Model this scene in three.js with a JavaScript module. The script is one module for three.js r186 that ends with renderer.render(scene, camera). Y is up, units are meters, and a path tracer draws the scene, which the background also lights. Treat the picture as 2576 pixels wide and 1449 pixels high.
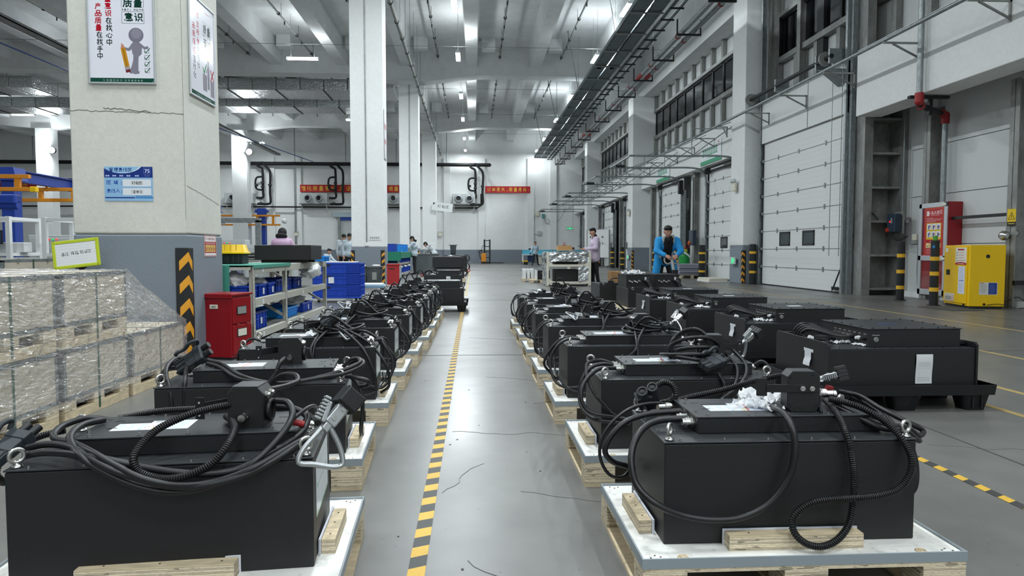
import * as THREE from 'three';
import { RoundedBoxGeometry } from 'three/addons/geometries/RoundedBoxGeometry.js';
import { mergeGeometries } from 'three/addons/utils/BufferGeometryUtils.js';
import { MarchingCubes } from 'three/addons/objects/MarchingCubes.js';
import { RectAreaLightUniformsLib } from 'three/addons/lights/RectAreaLightUniformsLib.js';

// ---------------------------------------------------------------- camera, night outside, exposure
const scene = new THREE.Scene();
scene.background = new THREE.Color(0x030405);
const camera = new THREE.PerspectiveCamera(2 * Math.atan(724.5 / 1750) * 180 / Math.PI, 2576 / 1449, 0.05, 200);
camera.position.set(0, 1.02, 0);
camera.lookAt(Math.sin(0.05586), 1.02 - Math.tan(0.05281), -Math.cos(0.05586));
const renderer = new THREE.WebGLRenderer({ antialias: true });
renderer.toneMapping = THREE.LinearToneMapping;
renderer.toneMappingExposure = 1.0;
renderer.shadowMap.enabled = true;
RectAreaLightUniformsLib.init();
const LAMP_L = 350;          // luminance of the LED battens
const LAMP_C = 0xf3fbff, UP = 0.11;   // colour, share of light thrown upward

// ---------------------------------------------------------------- helpers
let seed = 7;
const rnd = () => { seed = (seed * 1664525 + 1013904223) >>> 0; return seed / 4294967296; };
const rr = (a, b) => a + (b - a) * rnd();
const PI = Math.PI, V = (x, y, z) => new THREE.Vector3(x, y, z);
const names = {};
function numbered(n) { const k = names[n] = (names[n] ?? -1) + 1; return k ? n + '_' + String(k).padStart(3, '0') : n; }
function xf(g, x = 0, y = 0, z = 0, rx = 0, ry = 0, rz = 0) {
  if (rx || ry || rz) g.applyMatrix4(new THREE.Matrix4().makeRotationFromEuler(new THREE.Euler(rx, ry, rz)));
  return g.translate(x, y, z);
}
const B = (w, h, d, x, y, z, rx, ry, rz) => xf(new THREE.BoxGeometry(w, h, d), x, y, z, rx, ry, rz);
const BB = (x0, x1, y0, y1, z0, z1) => B(Math.abs(x1 - x0), Math.abs(y1 - y0), Math.abs(z1 - z0), (x0 + x1) / 2, (y0 + y1) / 2, (z0 + z1) / 2);
const R = (w, h, d, c, x, y, z, rx, ry, rz) => xf(new RoundedBoxGeometry(w, h, d, 1, c), x, y, z, rx, ry, rz);
const RB = (x0, x1, y0, y1, z0, z1, c = 0.004) => R(Math.abs(x1 - x0), Math.abs(y1 - y0), Math.abs(z1 - z0), c, (x0 + x1) / 2, (y0 + y1) / 2, (z0 + z1) / 2);
const C = (r, h, x, y, z, rx, ry, rz, seg = 12, r2 = r) => xf(new THREE.CylinderGeometry(r2, r, h, seg), x, y, z, rx, ry, rz);
const TO = (r, t, x, y, z, rx, ry, rz, a = 6, b = 16) => xf(new THREE.TorusGeometry(r, t, a, b), x, y, z, rx, ry, rz);
const SP = (r, x, y, z, sx = 1, sy = 1, sz = 1, a = 10) => { const g = new THREE.SphereGeometry(r, a, Math.max(6, a * 0.7 | 0)); g.scale(sx, sy, sz); return g.translate(x, y, z); };
const LA = (pts, x = 0, y = 0, z = 0, rx = 0, ry = 0, rz = 0, seg = 14) => xf(new THREE.LatheGeometry(pts.map(p => new THREE.Vector2(p[0], p[1])), seg), x, y, z, rx, ry, rz);
function EX(pts, depth, bevel = 0, holes = []) {
  const s = new THREE.Shape(pts.map(p => new THREE.Vector2(p[0], p[1])));
  for (const h of holes) s.holes.push(new THREE.Path(h.map(p => new THREE.Vector2(p[0], p[1]))));
  return new THREE.ExtrudeGeometry(s, { depth, bevelEnabled: bevel > 0, bevelSize: bevel, bevelThickness: bevel, bevelSegments: 1, curveSegments: 6 });
}
function bar(a, b, w, h = w) {   // square bar between two points
  const A = V(...a), Bv = V(...b), d = Bv.clone().sub(A), L = d.length();
  const g = new THREE.BoxGeometry(w, h, L); const m = new THREE.Matrix4();
  m.lookAt(Bv, A, Math.abs(d.y) > 0.95 * L ? V(1, 0, 0) : V(0, 1, 0)); g.applyMatrix4(m);
  return g.translate((A.x + Bv.x) / 2, (A.y + Bv.y) / 2, (A.z + Bv.z) / 2);
}
function rod(a, b, r, seg = 8, r2 = r) {
  const A = V(...a), Bv = V(...b), d = Bv.clone().sub(A), L = d.length();
  const g = new THREE.CylinderGeometry(r2, r, L, seg); g.applyQuaternion(new THREE.Quaternion().setFromUnitVectors(V(0, 1, 0), d.normalize()));
  return g.translate((A.x + Bv.x) / 2, (A.y + Bv.y) / 2, (A.z + Bv.z) / 2);
}
function tube(pts, r, { seg = 7, step = 0.014, corr = 0, pitch = 0.0075, tension = 0.5, closed = false } = {}) {
  const cv = new THREE.CatmullRomCurve3(pts.map(p => V(...p)), closed, 'centripetal', tension);
  const L = cv.getLength(); const n = Math.max(4, Math.ceil(L / (corr ? pitch / 3 : step)));
  const fr = cv.computeFrenetFrames(n, closed), pos = [], nor = [], uv = [], idx = [];
  for (let i = 0; i <= n; i++) {
    const p = cv.getPointAt(i / n), rad = corr ? (i % 3 === 2 ? r - corr : r) : r;
    for (let j = 0; j <= seg; j++) {
      const a = j / seg * PI * 2, c = Math.cos(a), s = Math.sin(a), N = fr.normals[i], Bn = fr.binormals[i];
      const nx = c * N.x + s * Bn.x, ny = c * N.y + s * Bn.y, nz = c * N.z + s * Bn.z;
      pos.push(p.x + rad * nx, p.y + rad * ny, p.z + rad * nz); nor.push(nx, ny, nz); uv.push(i / n * L, j / seg * r * 6.28);
    }
  }
  const w = seg + 1;
  for (let i = 0; i < n; i++) for (let j = 0; j < seg; j++) { const a = i * w + j; idx.push(a, a + 1, a + w, a + 1, a + w + 1, a + w); }
  const e0 = pos.length / 3, t = cv.getTangentAt(0), t1 = cv.getTangentAt(1);   // end caps
  for (const [e, tt, sgn] of [[0, t, -1], [n, t1, 1]]) {
    const c = pos.length / 3, p = cv.getPointAt(e / n); pos.push(p.x, p.y, p.z); nor.push(sgn * tt.x, sgn * tt.y, sgn * tt.z); uv.push(0, 0);
    for (let j = 0; j < seg; j++) { const k = e * w + j; sgn < 0 ? idx.push(c, k + 1, k) : idx.push(c, k, k + 1); }
  }
  const g = new THREE.BufferGeometry();
  g.setAttribute('position', new THREE.Float32BufferAttribute(pos, 3)); g.setAttribute('normal', new THREE.Float32BufferAttribute(nor, 3)); g.setAttribute('uv', new THREE.Float32BufferAttribute(uv, 2)); g.setIndex(idx);
  if (corr) { const f = g.toNonIndexed(); f.computeVertexNormals(); return f; }
  return g;
}
// box-projected uv in metres
function buv(g0) {
  const g = g0.index ? g0.toNonIndexed() : g0, p = g.attributes.position, uv = new Float32Array(p.count * 2);
  for (let i = 0; i < p.count; i += 3) {
    const ax = p.getX(i + 1) - p.getX(i), ay = p.getY(i + 1) - p.getY(i), az = p.getZ(i + 1) - p.getZ(i);
    const bx = p.getX(i + 2) - p.getX(i), by = p.getY(i + 2) - p.getY(i), bz = p.getZ(i + 2) - p.getZ(i);
    const nx = Math.abs(ay * bz - az * by), ny = Math.abs(az * bx - ax * bz), nz = Math.abs(ax * by - ay * bx);
    for (let k = i; k < i + 3; k++) {
      const x = p.getX(k), y = p.getY(k), z = p.getZ(k);
      if (ny >= nx && ny >= nz) { uv[2 * k] = x; uv[2 * k + 1] = z; } else if (nx >= nz) { uv[2 * k] = z; uv[2 * k + 1] = y; } else { uv[2 * k] = x; uv[2 * k + 1] = y; }
    }
  }
  g.setAttribute('uv', new THREE.BufferAttribute(uv, 2)); return g;
}
function merge(gs) {
  if (!Array.isArray(gs)) gs = [gs];
  gs = gs.map(g => { const h = g.index ? g.toNonIndexed() : g; for (const k of Object.keys(h.attributes)) if (!['position', 'normal', 'uv'].includes(k)) h.deleteAttribute(k); return h; });
  return gs.length === 1 ? gs[0] : mergeGeometries(gs);
}
const shade = m => { m.castShadow = m.receiveShadow = true; return m; };
function part(parent, name, gs, mat, label, keepUV = false) {
  let g = merge(gs); if (!keepUV) g = buv(g);
  const m = shade(new THREE.Mesh(g, mat)); m.name = name; if (label) m.userData.label = label; parent.add(m); return m;
}
function thing(name, label, category, [x, y, z] = [0, 0, 0], ry = 0, group) {
  const o = new THREE.Group(); o.name = numbered(name); o.position.set(x, y, z); o.rotation.y = ry;
  o.userData = { label, category }; if (group) o.userData.group = group; scene.add(o); return o;
}
function single(name, label, category, gs, mat, group, keepUV) {
  const m = part(scene, numbered(name), gs, mat, null, keepUV); m.userData = { label, category }; if (group) m.userData.group = group; return m;
}
function struct(name, gs, mat, label, category = 'structure') {
  const m = part(scene, numbered(name), gs, mat); m.userData = { kind: 'structure', label, category }; return m;
}
function structGroup(name, label, category = 'structure') { const o = thing(name, label, category); o.userData.kind = 'structure'; return o; }
function dup(o, pos, ry, label) { const r = o.clone(); r.name = numbered(o.name.replace(/_\d{3}$/, '')); r.position.set(...pos); r.rotation.y = ry ?? o.rotation.y; r.userData = { ...o.userData }; if (label) r.userData.label = label; scene.add(r); return r; }
const stuff = m => { m.userData.kind = 'stuff'; return m; };
const plane = (w, h, x, y, z, rx, ry, rz) => xf(new THREE.PlaneGeometry(w, h), x, y, z, rx, ry, rz);
// thin printed sheet: front face carries uv 0..1, the body has thickness
function sheet(parent, name, w, h, t, pos, rot, mat, edgeMat, label) {
  const g = new THREE.BoxGeometry(w, h, t); const m = shade(new THREE.Mesh(g, mat)); m.name = name; m.position.set(...pos); m.rotation.set(...rot);
  if (label) m.userData.label = label; parent.add(m); return m;
}

// ---------------------------------------------------------------- noise and textures
function hash(x, y, s) { let h = (x * 374761393 + y * 668265263 + s * 974634777) | 0; h = Math.imul(h ^ (h >>> 13), 1274126177); return ((h ^ (h >>> 16)) >>> 0) / 4294967296; }
function vnoise(x, y, per, s) {
  const xi = Math.floor(x), yi = Math.floor(y), fx = x - xi, fy = y - yi, u = fx * fx * (3 - 2 * fx), v = fy * fy * (3 - 2 * fy);
  const m = a => ((a % per) + per) % per;
  const a = hash(m(xi), m(yi), s), b = hash(m(xi + 1), m(yi), s), c = hash(m(xi), m(yi + 1), s), d = hash(m(xi + 1), m(yi + 1), s);
  return a + (b - a) * u + (c - a) * v + (a - b - c + d) * u * v;
}
function fbm(u, v, per, oct, s) { let a = 0, w = 0.5, t = 0; for (let o = 0; o < oct; o++) { a += w * vnoise(u * per, v * per, per, s + o * 17); t += w; w *= 0.55; per *= 2; } return a / t; }
function dtex(w, h, fn, srgb = true, rep = [1, 1]) {
  const d = new Uint8Array(w * h * 4);
  for (let y = 0; y < h; y++) for (let x = 0; x < w; x++) { const c = fn(x / w, y / h), i = (y * w + x) * 4; d[i] = c[0]; d[i + 1] = c[1] ?? c[0]; d[i + 2] = c[2] ?? c[0]; d[i + 3] = 255; }
  const t = new THREE.DataTexture(d, w, h, THREE.RGBAFormat); t.magFilter = THREE.LinearFilter; t.minFilter = THREE.LinearMipmapLinearFilter; t.generateMipmaps = true;
  t.wrapS = t.wrapT = THREE.RepeatWrapping; t.repeat.set(...rep); if (srgb) t.colorSpace = THREE.SRGBColorSpace; t.needsUpdate = true; return t;
}
function ctex(w, h, draw) {
  const c = document.createElement('canvas'); c.width = w; c.height = h; const g = c.getContext('2d'); draw(g, w, h);
  const t = new THREE.CanvasTexture(c); t.colorSpace = THREE.SRGBColorSpace; t.anisotropy = 8; return t;
}
const clampB = v => v < 0 ? 0 : v > 255 ? 255 : v;
const tint = (base, k) => base.map(c => clampB(c * k));
// concrete floor, 6 m tile: mottled, trowel swirls, small pits
const floorMap = dtex(1024, 1024, (u, v) => {
  const a = fbm(u, v, 5, 5, 1), b = fbm(u, v, 40, 3, 9), c = fbm(u + 0.03 * a, v, 12, 4, 21);
  const pit = hash((u * 1024) | 0, (v * 1024) | 0, 3) > 0.9992 ? 0.62 : 1;
  return tint([108, 108, 105], (0.84 + 0.2 * a + 0.12 * b + 0.1 * (c - 0.5)) * pit);
}, true, [1 / 6, 1 / 6]);
const floorRough = dtex(512, 512, (u, v) => { const a = fbm(u, v, 6, 5, 5); return [70 + 70 * a]; }, false, [1 / 6, 1 / 6]);
const plasterMap = dtex(512, 512, (u, v) => { const a = fbm(u, v, 4, 5, 31), b = fbm(u, v, 64, 2, 7); return tint([231, 233, 232], 0.95 + 0.05 * a + 0.03 * b); }, true, [1 / 4, 1 / 4]);
const oldPaint = dtex(512, 512, (u, v) => {
  const a = fbm(u, v, 4, 5, 41), b = fbm(u, v, 48, 3, 43), s = hash((u * 512) | 0, (v * 512) | 0, 8) > 0.9985 ? 0.6 : 1, t = fbm(u, v, 9, 4, 77) > 0.66 ? 0.96 : 1;
  return tint([214, 213, 204], (0.93 + 0.06 * a + 0.05 * b) * s);
}, true, [1 / 1.6, 1 / 1.6]);
const bumpFine = dtex(256, 256, (u, v) => [255 * fbm(u, v, 32, 3, 61)], false, [2, 2]);
const ceilMap = dtex(512, 512, (u, v) => { const a = fbm(u, v, 4, 5, 71), b = fbm(u, v, 20, 3, 73), s = hash((u * 512) | 0, (v * 512) | 0, 18) > 0.999 ? 0.7 : 1; return tint([226, 228, 228], (0.9 + 0.12 * a + 0.05 * b) * s); }, true, [1 / 5, 1 / 5]);
const galvMap = dtex(256, 256, (u, v) => { const a = fbm(u, v, 10, 4, 81), b = fbm(u, v, 40, 2, 83); return tint([150, 156, 158], 0.8 + 0.25 * a + 0.12 * b); }, true, [1.4, 1.4]);
const steelOld = dtex(256, 256, (u, v) => { const a = fbm(u, v, 6, 5, 91), b = fbm(u * 1, v, 24, 3, 93); return tint([148, 150, 147], 0.72 + 0.35 * a + 0.14 * b); }, true, [0.8, 0.5]);
// plywood edge: thin laminae stacked in v; face: long grain in u
const plyEdge = dtex(512, 256, (u, v) => {
  const n = 22, w = v * n + 0.22 * (fbm(u, v, 8, 3, 101) - 0.5), k = Math.floor(w), f = w - k, h = hash(k % n, 3, 5);
  const gl = f < 0.14 ? 0.68 : 1, dark = h > 0.7 ? 0.84 : 1, g = fbm(u, v, 60, 2, 103), kn = fbm(u * 1, v * 1, 14, 2, 107) > 0.74 ? 0.72 : 1;
  return [clampB(232 * gl * dark * kn * (0.88 + 0.2 * g)), clampB(216 * gl * dark * kn * (0.88 + 0.2 * g)), clampB(190 * gl * dark * kn * (0.86 + 0.2 * g))];
}, true, [2, 8.5]);
const woodFace = dtex(512, 512, (u, v) => {
  const w = fbm(u, v, 4, 3, 111), r = 0.5 + 0.5 * Math.sin((v * 14 + w * 3.2 + 0.4 * fbm(u, v, 8, 2, 5)) * PI * 2), g = fbm(u * 0.25, v, 64, 2, 113);
  const k = 0.86 + 0.1 * r * w + 0.12 * (g - 0.3); return [clampB(226 * k), clampB(207 * k), clampB(172 * k)];
}, true, [1.4, 1.4]);
const crateFace = dtex(512, 512, (u, v) => { const w = fbm(u, v, 4, 4, 121), g = fbm(u * 0.5, v, 64, 2, 123); const k = 0.9 + 0.1 * w + 0.06 * (g - 0.5); return [clampB(205 * k), clampB(195 * k), clampB(176 * k)]; }, true, [1.2, 1.2]);
const whiteBoard = dtex(256, 256, (u, v) => { const a = fbm(u, v, 5, 4, 131); const s = fbm(u, v, 22, 3, 133) > 0.7 ? 0.93 : 1; return tint([238, 237, 231], (0.93 + 0.08 * a) * s); }, true, [1.6, 1.6]);
const blackTex = dtex(256, 256, (u, v) => { const a = fbm(u, v, 60, 2, 141), b = fbm(u, v, 5, 4, 143); return tint([23, 25, 27], 0.86 + 0.16 * a + 0.12 * b); }, true, [4, 4]);
const blackBump = dtex(256, 256, (u, v) => [255 * fbm(u, v, 90, 2, 151)], false, [6, 6]);
const foilBump = dtex(256, 256, (u, v) => { const a = fbm(u, v, 6, 4, 161), b = fbm(u + a * 0.2, v, 14, 3, 163); return [255 * Math.abs(2 * ((a + b) / 2) - 1)]; }, false, [1, 1]);
const filmBump = dtex(512, 512, (u, v) => { const a = fbm(u, v, 5, 3, 171), s = fbm((u * 2 + v * 1.0), v * 8 + a * 0.6, 8, 3, 173), t = fbm(u, v, 24, 3, 175); return [255 * (0.65 * s + 0.35 * t)]; }, false, [1.1, 1.1]);

// ---------------------------------------------------------------- materials
const SM = (o) => new THREE.MeshStandardMaterial(o), PM = (o) => new THREE.MeshPhysicalMaterial(o);
const M = {
  floor: SM({ map: floorMap, roughnessMap: floorRough, roughness: 0.82, metalness: 0 }),
  wall: SM({ map: plasterMap, roughness: 0.85 }),
  oldwall: SM({ map: oldPaint, roughness: 0.88, bumpMap: bumpFine, bumpScale: 0.0006 }),
  ceil: SM({ map: ceilMap, roughness: 0.92 }),
  band: SM({ color: 0x7c858e, roughness: 0.7, bumpMap: bumpFine, bumpScale: 0.001 }),
  panel: SM({ color: 0xdcdfdd, roughness: 0.55 }),
  clad: SM({ color: 0xcfd2d1, roughness: 0.6 }),
  galv: SM({ map: galvMap, roughness: 0.42, metalness: 0.75 }),
  steel: SM({ map: steelOld, roughness: 0.6, metalness: 0.35 }),
  alu: SM({ color: 0xc9cdd1, roughness: 0.4, metalness: 0.6 }),
  dark: SM({ color: 0x1c1f21, roughness: 0.6 }),
  blackpipe: SM({ color: 0x0c0d0e, roughness: 0.7 }),
  rubber: SM({ color: 0x131416, roughness: 0.42 }),
  hose: SM({ color: 0x101112, roughness: 0.4 }),
  pack: SM({ map: blackTex, roughness: 0.5, bumpMap: blackBump, bumpScale: 0.0003 }),
  packlid: SM({ color: 0x2c2f32, roughness: 0.4, bumpMap: blackBump, bumpScale: 0.0002 }),
  plug: SM({ color: 0x2b3136, roughness: 0.5 }),
  plugblack: SM({ color: 0x121315, roughness: 0.45 }),
  chrome: SM({ color: 0xc4c4c0, roughness: 0.26, metalness: 1 }),
  alucast: SM({ color: 0xb4b7b9, roughness: 0.36, metalness: 0.85 }),
  plyedge: SM({ map: plyEdge, roughness: 0.85 }),
  wood: SM({ map: woodFace, roughness: 0.8 }),
  crate: SM({ map: crateFace, roughness: 0.75 }),
  deck: SM({ map: whiteBoard, roughness: 0.6 }),
  deckrim: SM({ color: 0x99a3a9, roughness: 0.45, metalness: 0.2 }),
  foamstrip: SM({ color: 0xd3d6e0, roughness: 0.8 }),
  tray: SM({ color: 0x14171a, roughness: 0.55 }),
  paper: SM({ color: 0xdfe3e8, roughness: 0.7 }),
  tissue: PM({ color: 0xe9eaec, roughness: 0.5, transmission: 0.25, thickness: 0 }),
  red: SM({ color: 0x8e0f1a, roughness: 0.35 }),
  redfit: SM({ color: 0x9a1d22, roughness: 0.5 }),
  yellow: SM({ color: 0xf2c500, roughness: 0.35 }),
  tape_y: SM({ color: 0xe0ae26, roughness: 0.6 }),
  blue: SM({ color: 0x0d3fae, roughness: 0.42 }),
  bluelight: SM({ color: 0x1f8be0, roughness: 0.4 }),
  cranered: SM({ color: 0xa31b1f, roughness: 0.5 }),
  craneblue: SM({ color: 0x1b3f9e, roughness: 0.45 }),
  orange: SM({ color: 0xd98a17, roughness: 0.5 }),
  rackgrey: SM({ color: 0xb4b3a8, roughness: 0.5 }),
  shelfgrey: SM({ color: 0x8b8d8a, roughness: 0.6 }),
  green: SM({ color: 0x0f8f3c, roughness: 0.4 }),
  mat: SM({ color: 0x3f8c7a, roughness: 0.7 }),
  bin: SM({ color: 0x53595b, roughness: 0.5 }),
  white: SM({ color: 0xe8eaea, roughness: 0.5 }),
  cream: SM({ color: 0xdad6c6, roughness: 0.6 }),
  card: SM({ color: 0xb48b5c, roughness: 0.85 }),
  foam: SM({ color: 0x8d8f9c, roughness: 0.85 }),
  greybox: SM({ color: 0xbfc4c4, roughness: 0.5 }),
  foil: SM({ color: 0xe3e5e6, roughness: 0.16, metalness: 1, bumpMap: foilBump, bumpScale: 0.03 }),
  duct: SM({ color: 0xd9dcdd, roughness: 0.22, metalness: 0.95, bumpMap: foilBump, bumpScale: 0.02 }),
  film: PM({ color: 0xffffff, roughness: 0.1, transmission: 0.9, thickness: 0, ior: 1.5, specularIntensity: 1, bumpMap: filmBump, bumpScale: 0.04, side: THREE.DoubleSide }),
  glass: PM({ color: 0xffffff, roughness: 0.03, transmission: 1, thickness: 0, ior: 1.45 }),
  darkglass: SM({ color: 0x0b0e10, roughness: 0.06 }),
  skin: SM({ vertexColors: true, roughness: 0.75 }),
  hair: SM({ color: 0x0c0b0b, roughness: 0.7 }),
  led: SM({ color: 0x222222, emissive: LAMP_C, emissiveIntensity: 14, roughness: 0.5 }),
  exit: SM({ color: 0x062a18, emissive: 0x2dffa0, emissiveIntensity: 0.9, roughness: 0.4 }),
  bagfilm: PM({ color: 0xf4f6f8, roughness: 0.18, transmission: 0.8, thickness: 0, side: THREE.DoubleSide }),
};
// ---------------------------------------------------------------- floor and its markings
const XL = -46, XR = 10.0, ZN = 12, ZF = -60, YC = 11.3, BAND = 1.15;
const floor = struct('floor', BB(XL - 0.3, XR + 0.3, -0.25, 0, ZN + 0.3, ZF - 0.3), M.floor, 'polished grey concrete factory floor', 'floor');
{
  const jm = SM({ color: 0x4a4c4b, roughness: 0.8 }), cm = SM({ color: 0x5a5a57, roughness: 0.9 });
  for (const z of [-6.8, -14.4, -21.8, -29.2, -36.8, -44.2, -51.8]) part(floor, 'expansion_joint', B(XR - XL, 0.002, 0.012, (XL + XR) / 2, 0.001, z), jm);
  for (const x of [2.62, 8.0, -7.6, -13]) part(floor, 'expansion_joint', B(0.01, 0.002, ZN - ZF, x, 0.001, (ZN + ZF) / 2), jm);
  const crack = (x, z, a, n) => { const p = [[x, 0.0006, z]]; let d = a; for (let i = 0; i < n; i++) { d += rr(-0.7, 0.7); d += (a - d) * 0.4; const q = p[p.length - 1]; p.push([q[0] + Math.cos(d) * 0.05, 0.0006, q[2] + Math.sin(d) * 0.05]); } part(floor, 'crack', p.slice(1).map((q, i) => bar(p[i], q, 0.0022, 0.0012)), cm); };
  crack(-0.12, -3.9, 0.1, 14); crack(0.2, -2.9, 0.2, 16); crack(-0.02, -2.25, 1.2, 12); crack(0.4, -4.6, -0.3, 12); crack(0.05, -3.3, 2.2, 9); crack(2.3, -2.7, 0.7, 12); crack(2.4, -3.5, 0.3, 14); crack(0.1, -5.6, 0.5, 15); crack(-0.05, -8.2, 0.3, 20);
  // small litter on the concrete
  for (let i = 0; i < 26; i++) part(floor, 'debris_chip', R(rr(0.004, 0.012), 0.003, rr(0.004, 0.009), 0.001, i < 14 ? rr(-0.4, 0.45) : rr(1.6, 2.8), 0.0015, rr(-5.5, -1.9), 0, rr(0, 3), 0), cm);
}
// hazard tape: yellow and dark pieces laid edge to edge are print on one strip
const hazard = ctex(64, 256, (g, w, h) => { g.fillStyle = '#3c3d3c'; g.fillRect(0, 0, w, h); g.fillStyle = '#d6ac3e'; for (let i = -1; i < 3; i++) { g.beginPath(); g.moveTo(0, i * 128 + 20); g.lineTo(w, i * 128); g.lineTo(w, i * 128 + 62); g.lineTo(0, i * 128 + 82); g.fill(); } g.fillStyle = 'rgba(120,116,104,.35)'; for (let i = 0; i < 70; i++) g.fillRect(rnd() * w, rnd() * h, 1 + rnd() * 4, 1 + rnd() * 3); });
hazard.wrapS = hazard.wrapT = THREE.RepeatWrapping;
function tapeStrip(label, x, z0, z1, w, per) {
  const g = new THREE.PlaneGeometry(w, Math.abs(z1 - z0)); const uv = g.attributes.uv, L = Math.abs(z1 - z0); for (let i = 0; i < uv.count; i++) uv.setY(i, uv.getY(i) * L / per);
  g.rotateX(-PI / 2); g.translate(x, 0.0016, (z0 + z1) / 2);
  single('floor_tape', label, 'floor tape', g, SM({ map: hazard, roughness: 0.55 }), null, true);
}
tapeStrip('yellow and black striped tape along the aisle floor', -0.183, 0.5, -13.3, 0.056, 0.32);
tapeStrip('worn yellow and black striped tape behind cabled packs', 2.19, 0.5, -3.9, 0.045, 0.27);
for (const [i, x, z0, z1, lb] of [[0, 7.0, -4, -21, 'faded thin yellow floor line near the yellow safety cabinet'], [1, 5.2, -4, -9, 'faded yellow floor line running between the other floor lines'], [2, 3.93, -3, -6.4, 'faint yellow floor line behind the large tray pack'], [3, 3.4, -2.5, -5.2, 'worn yellow floor line beside the large black plastic tray']])
  single('floor_line', lb, 'floor line', B(0.05, 0.0016, z0 - z1, x, 0.0008, (z0 + z1) / 2), SM({ color: 0xb59c63, roughness: 0.6 }));
single('floor_line', 'long yellowish floor line beyond the tray packs beside the aisle', 'floor line', B(0.06, 0.0016, 22, -0.17, 0.0008, -27), SM({ color: 0xb7a97e, roughness: 0.6 }));

// ---------------------------------------------------------------- outer walls
struct('wall_far', BB(XL - 0.3, XR + 0.3, BAND, YC, ZF - 0.3, ZF), M.wall, 'white far end wall', 'wall');
struct('wall_far_band', BB(XL - 0.3, XR + 0.3, 0, BAND, ZF - 0.3, ZF + 0.004), M.band, 'grey painted base band of the far wall', 'wall');
struct('wall_left', BB(XL - 0.3, XL, 0, YC, ZN + 0.3, ZF), M.wall, 'white wall closing the left side of the hall', 'wall');
struct('wall_back', BB(XL, XR, 0, YC, ZN, ZN + 0.3), M.wall, 'white wall behind the viewpoint', 'wall');
{ // far wall pilasters and panel joints
  const g = structGroup('wall_far_pilasters', 'shallow white pilasters on the far wall', 'wall');
  for (const x of [-24.5, -16.9, -14.7, -9.8, -4.6, -2.2, 0.75, 4.95, 6.9]) { part(g, 'pilaster', BB(x - 0.28, x + 0.28, BAND, 8.95, ZF, ZF + 0.22), M.wall); part(g, 'pilaster_base', BB(x - 0.28, x + 0.28, 0, BAND, ZF, ZF + 0.222), M.band); }
}
// ---------------------------------------------------------------- ceiling: slab, ribs, haunched cross beams
const ceil = structGroup('ceiling', 'grey white concrete ceiling with ribs and haunched beams', 'ceiling');
part(ceil, 'slab', BB(XL - 0.3, XR + 0.3, YC, YC + 0.3, ZN + 0.3, ZF - 0.3), M.ceil);
const BZ = [8.4, -6.75, -21.95, -36.45, -51.45];
for (const z of BZ) {
  const pts = [[XL, YC], [XR, YC], [XR, 9.6]];
  for (const cx of [8.9, -3.1, -16.55, -30.0, -43.5]) { if (cx < 8) pts.push([cx + 3.4, 9.97], [cx + 0.6, 9.62], [cx - 0.6, 9.62], [cx - 3.4, 9.97]); else pts.push([cx - 0.6, 9.62], [cx - 3.4, 9.97]); }
  pts.push([XL, 9.97]);
  part(ceil, 'cross_beam', EX(pts, 0.9).translate(0, 0, z - 0.45), M.ceil);
}
for (let k = -14; k <= 2; k++) { const x = -0.05 + 3.25 * k; part(ceil, 'rib', EX([[x - 0.36, YC], [x + 0.36, YC], [x + 0.27, 10.37], [x - 0.27, 10.37]], ZN - ZF).translate(0, 0, ZF), M.ceil); }
for (let b = 1; b < BZ.length - 1; b++) for (let k = -5; k <= 1; k++) for (const s of [0.14, 0.86]) { const x = 0.9 + 3.25 * k, z = BZ[b] + (BZ[b + 1] - BZ[b]) * s; part(ceil, 'corbel_block', BB(x - 0.45, x + 0.2, 10.75, YC, z - 0.25, z + 0.25), M.ceil); }

// ---------------------------------------------------------------- columns
const guardY = SM({ color: 0xe7a12b, roughness: 0.5 });
function cornerGuard(parent, x, z, sx, h = 1.04, n = 5, chev = true) {   // L profile on the corner at (x,z); sx = outward x sign; front faces +z
  const w = 0.1, t = 0.014, y0 = 0.03;
  const g = part(parent, 'corner_guard', [RB(x - sx * w, x + sx * t, y0, h, z, z + t, 0.004), RB(x, x + sx * t, y0, h, z - w, z, 0.004)], M.dark, 'black rubber corner guard with yellow chevrons');
  const st = (h - y0) / n;
  for (let i = 0; i < n; i++) {
    const y = y0 + st * (i + 0.32);
    const A = chev ? [[0, st * 0.5], [w * 0.8, st * 0.1], [w * 0.8, -st * 0.32], [0, st * 0.1]] : [[0, st * 0.45], [w * 0.85, st * 0.05], [w * 0.85, -st * 0.35], [0, st * 0.05]];
    part(g, 'stripe', EX(A.map(p => [x + sx * t - sx * p[0], y + p[1]]), 0.002).translate(0, 0, z + t), guardY);
    const q = EX(A.map(p => [-p[0], y + p[1]]), 0.002); q.rotateY(sx > 0 ? -PI / 2 : PI / 2); if (sx > 0) q.translate(x + t + 0.002, 0, z + t); else q.translate(x - t - 0.002, 0, z + t);
    const pz = q.attributes.position; for (let k = 0; k < pz.count; k++) pz.setZ(k, z + t - Math.abs(pz.getZ(k) - z - t)); q.computeVertexNormals();
    part(g, 'stripe', q, guardY);
  }
}
function column(label, x0, x1, zf, d, { top = 9.62, mat = M.wall, guards = [] , band = BAND} = {}) {
  const g = structGroup('column', label, 'column');
  part(g, 'shaft', RB(x0, x1, band, top, zf - d, zf, 0.02), mat); part(g, 'painted_base', RB(x0 - 0.003, x1 + 0.003, 0, band, zf - d - 0.003, zf + 0.003, 0.02), M.band);
  for (const [x, sx, n, ch] of guards) cornerGuard(g, x, zf + 0.003, sx, 1.05, n ?? 5, ch ?? true);
  return g;
}
const col1 = column('near scuffed white concrete column carrying framed posters', -3.49, -2.518, -6.3, 0.86, { mat: M.oldwall, band: 1.17, guards: [[-2.518, 1, 5]] });
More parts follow.
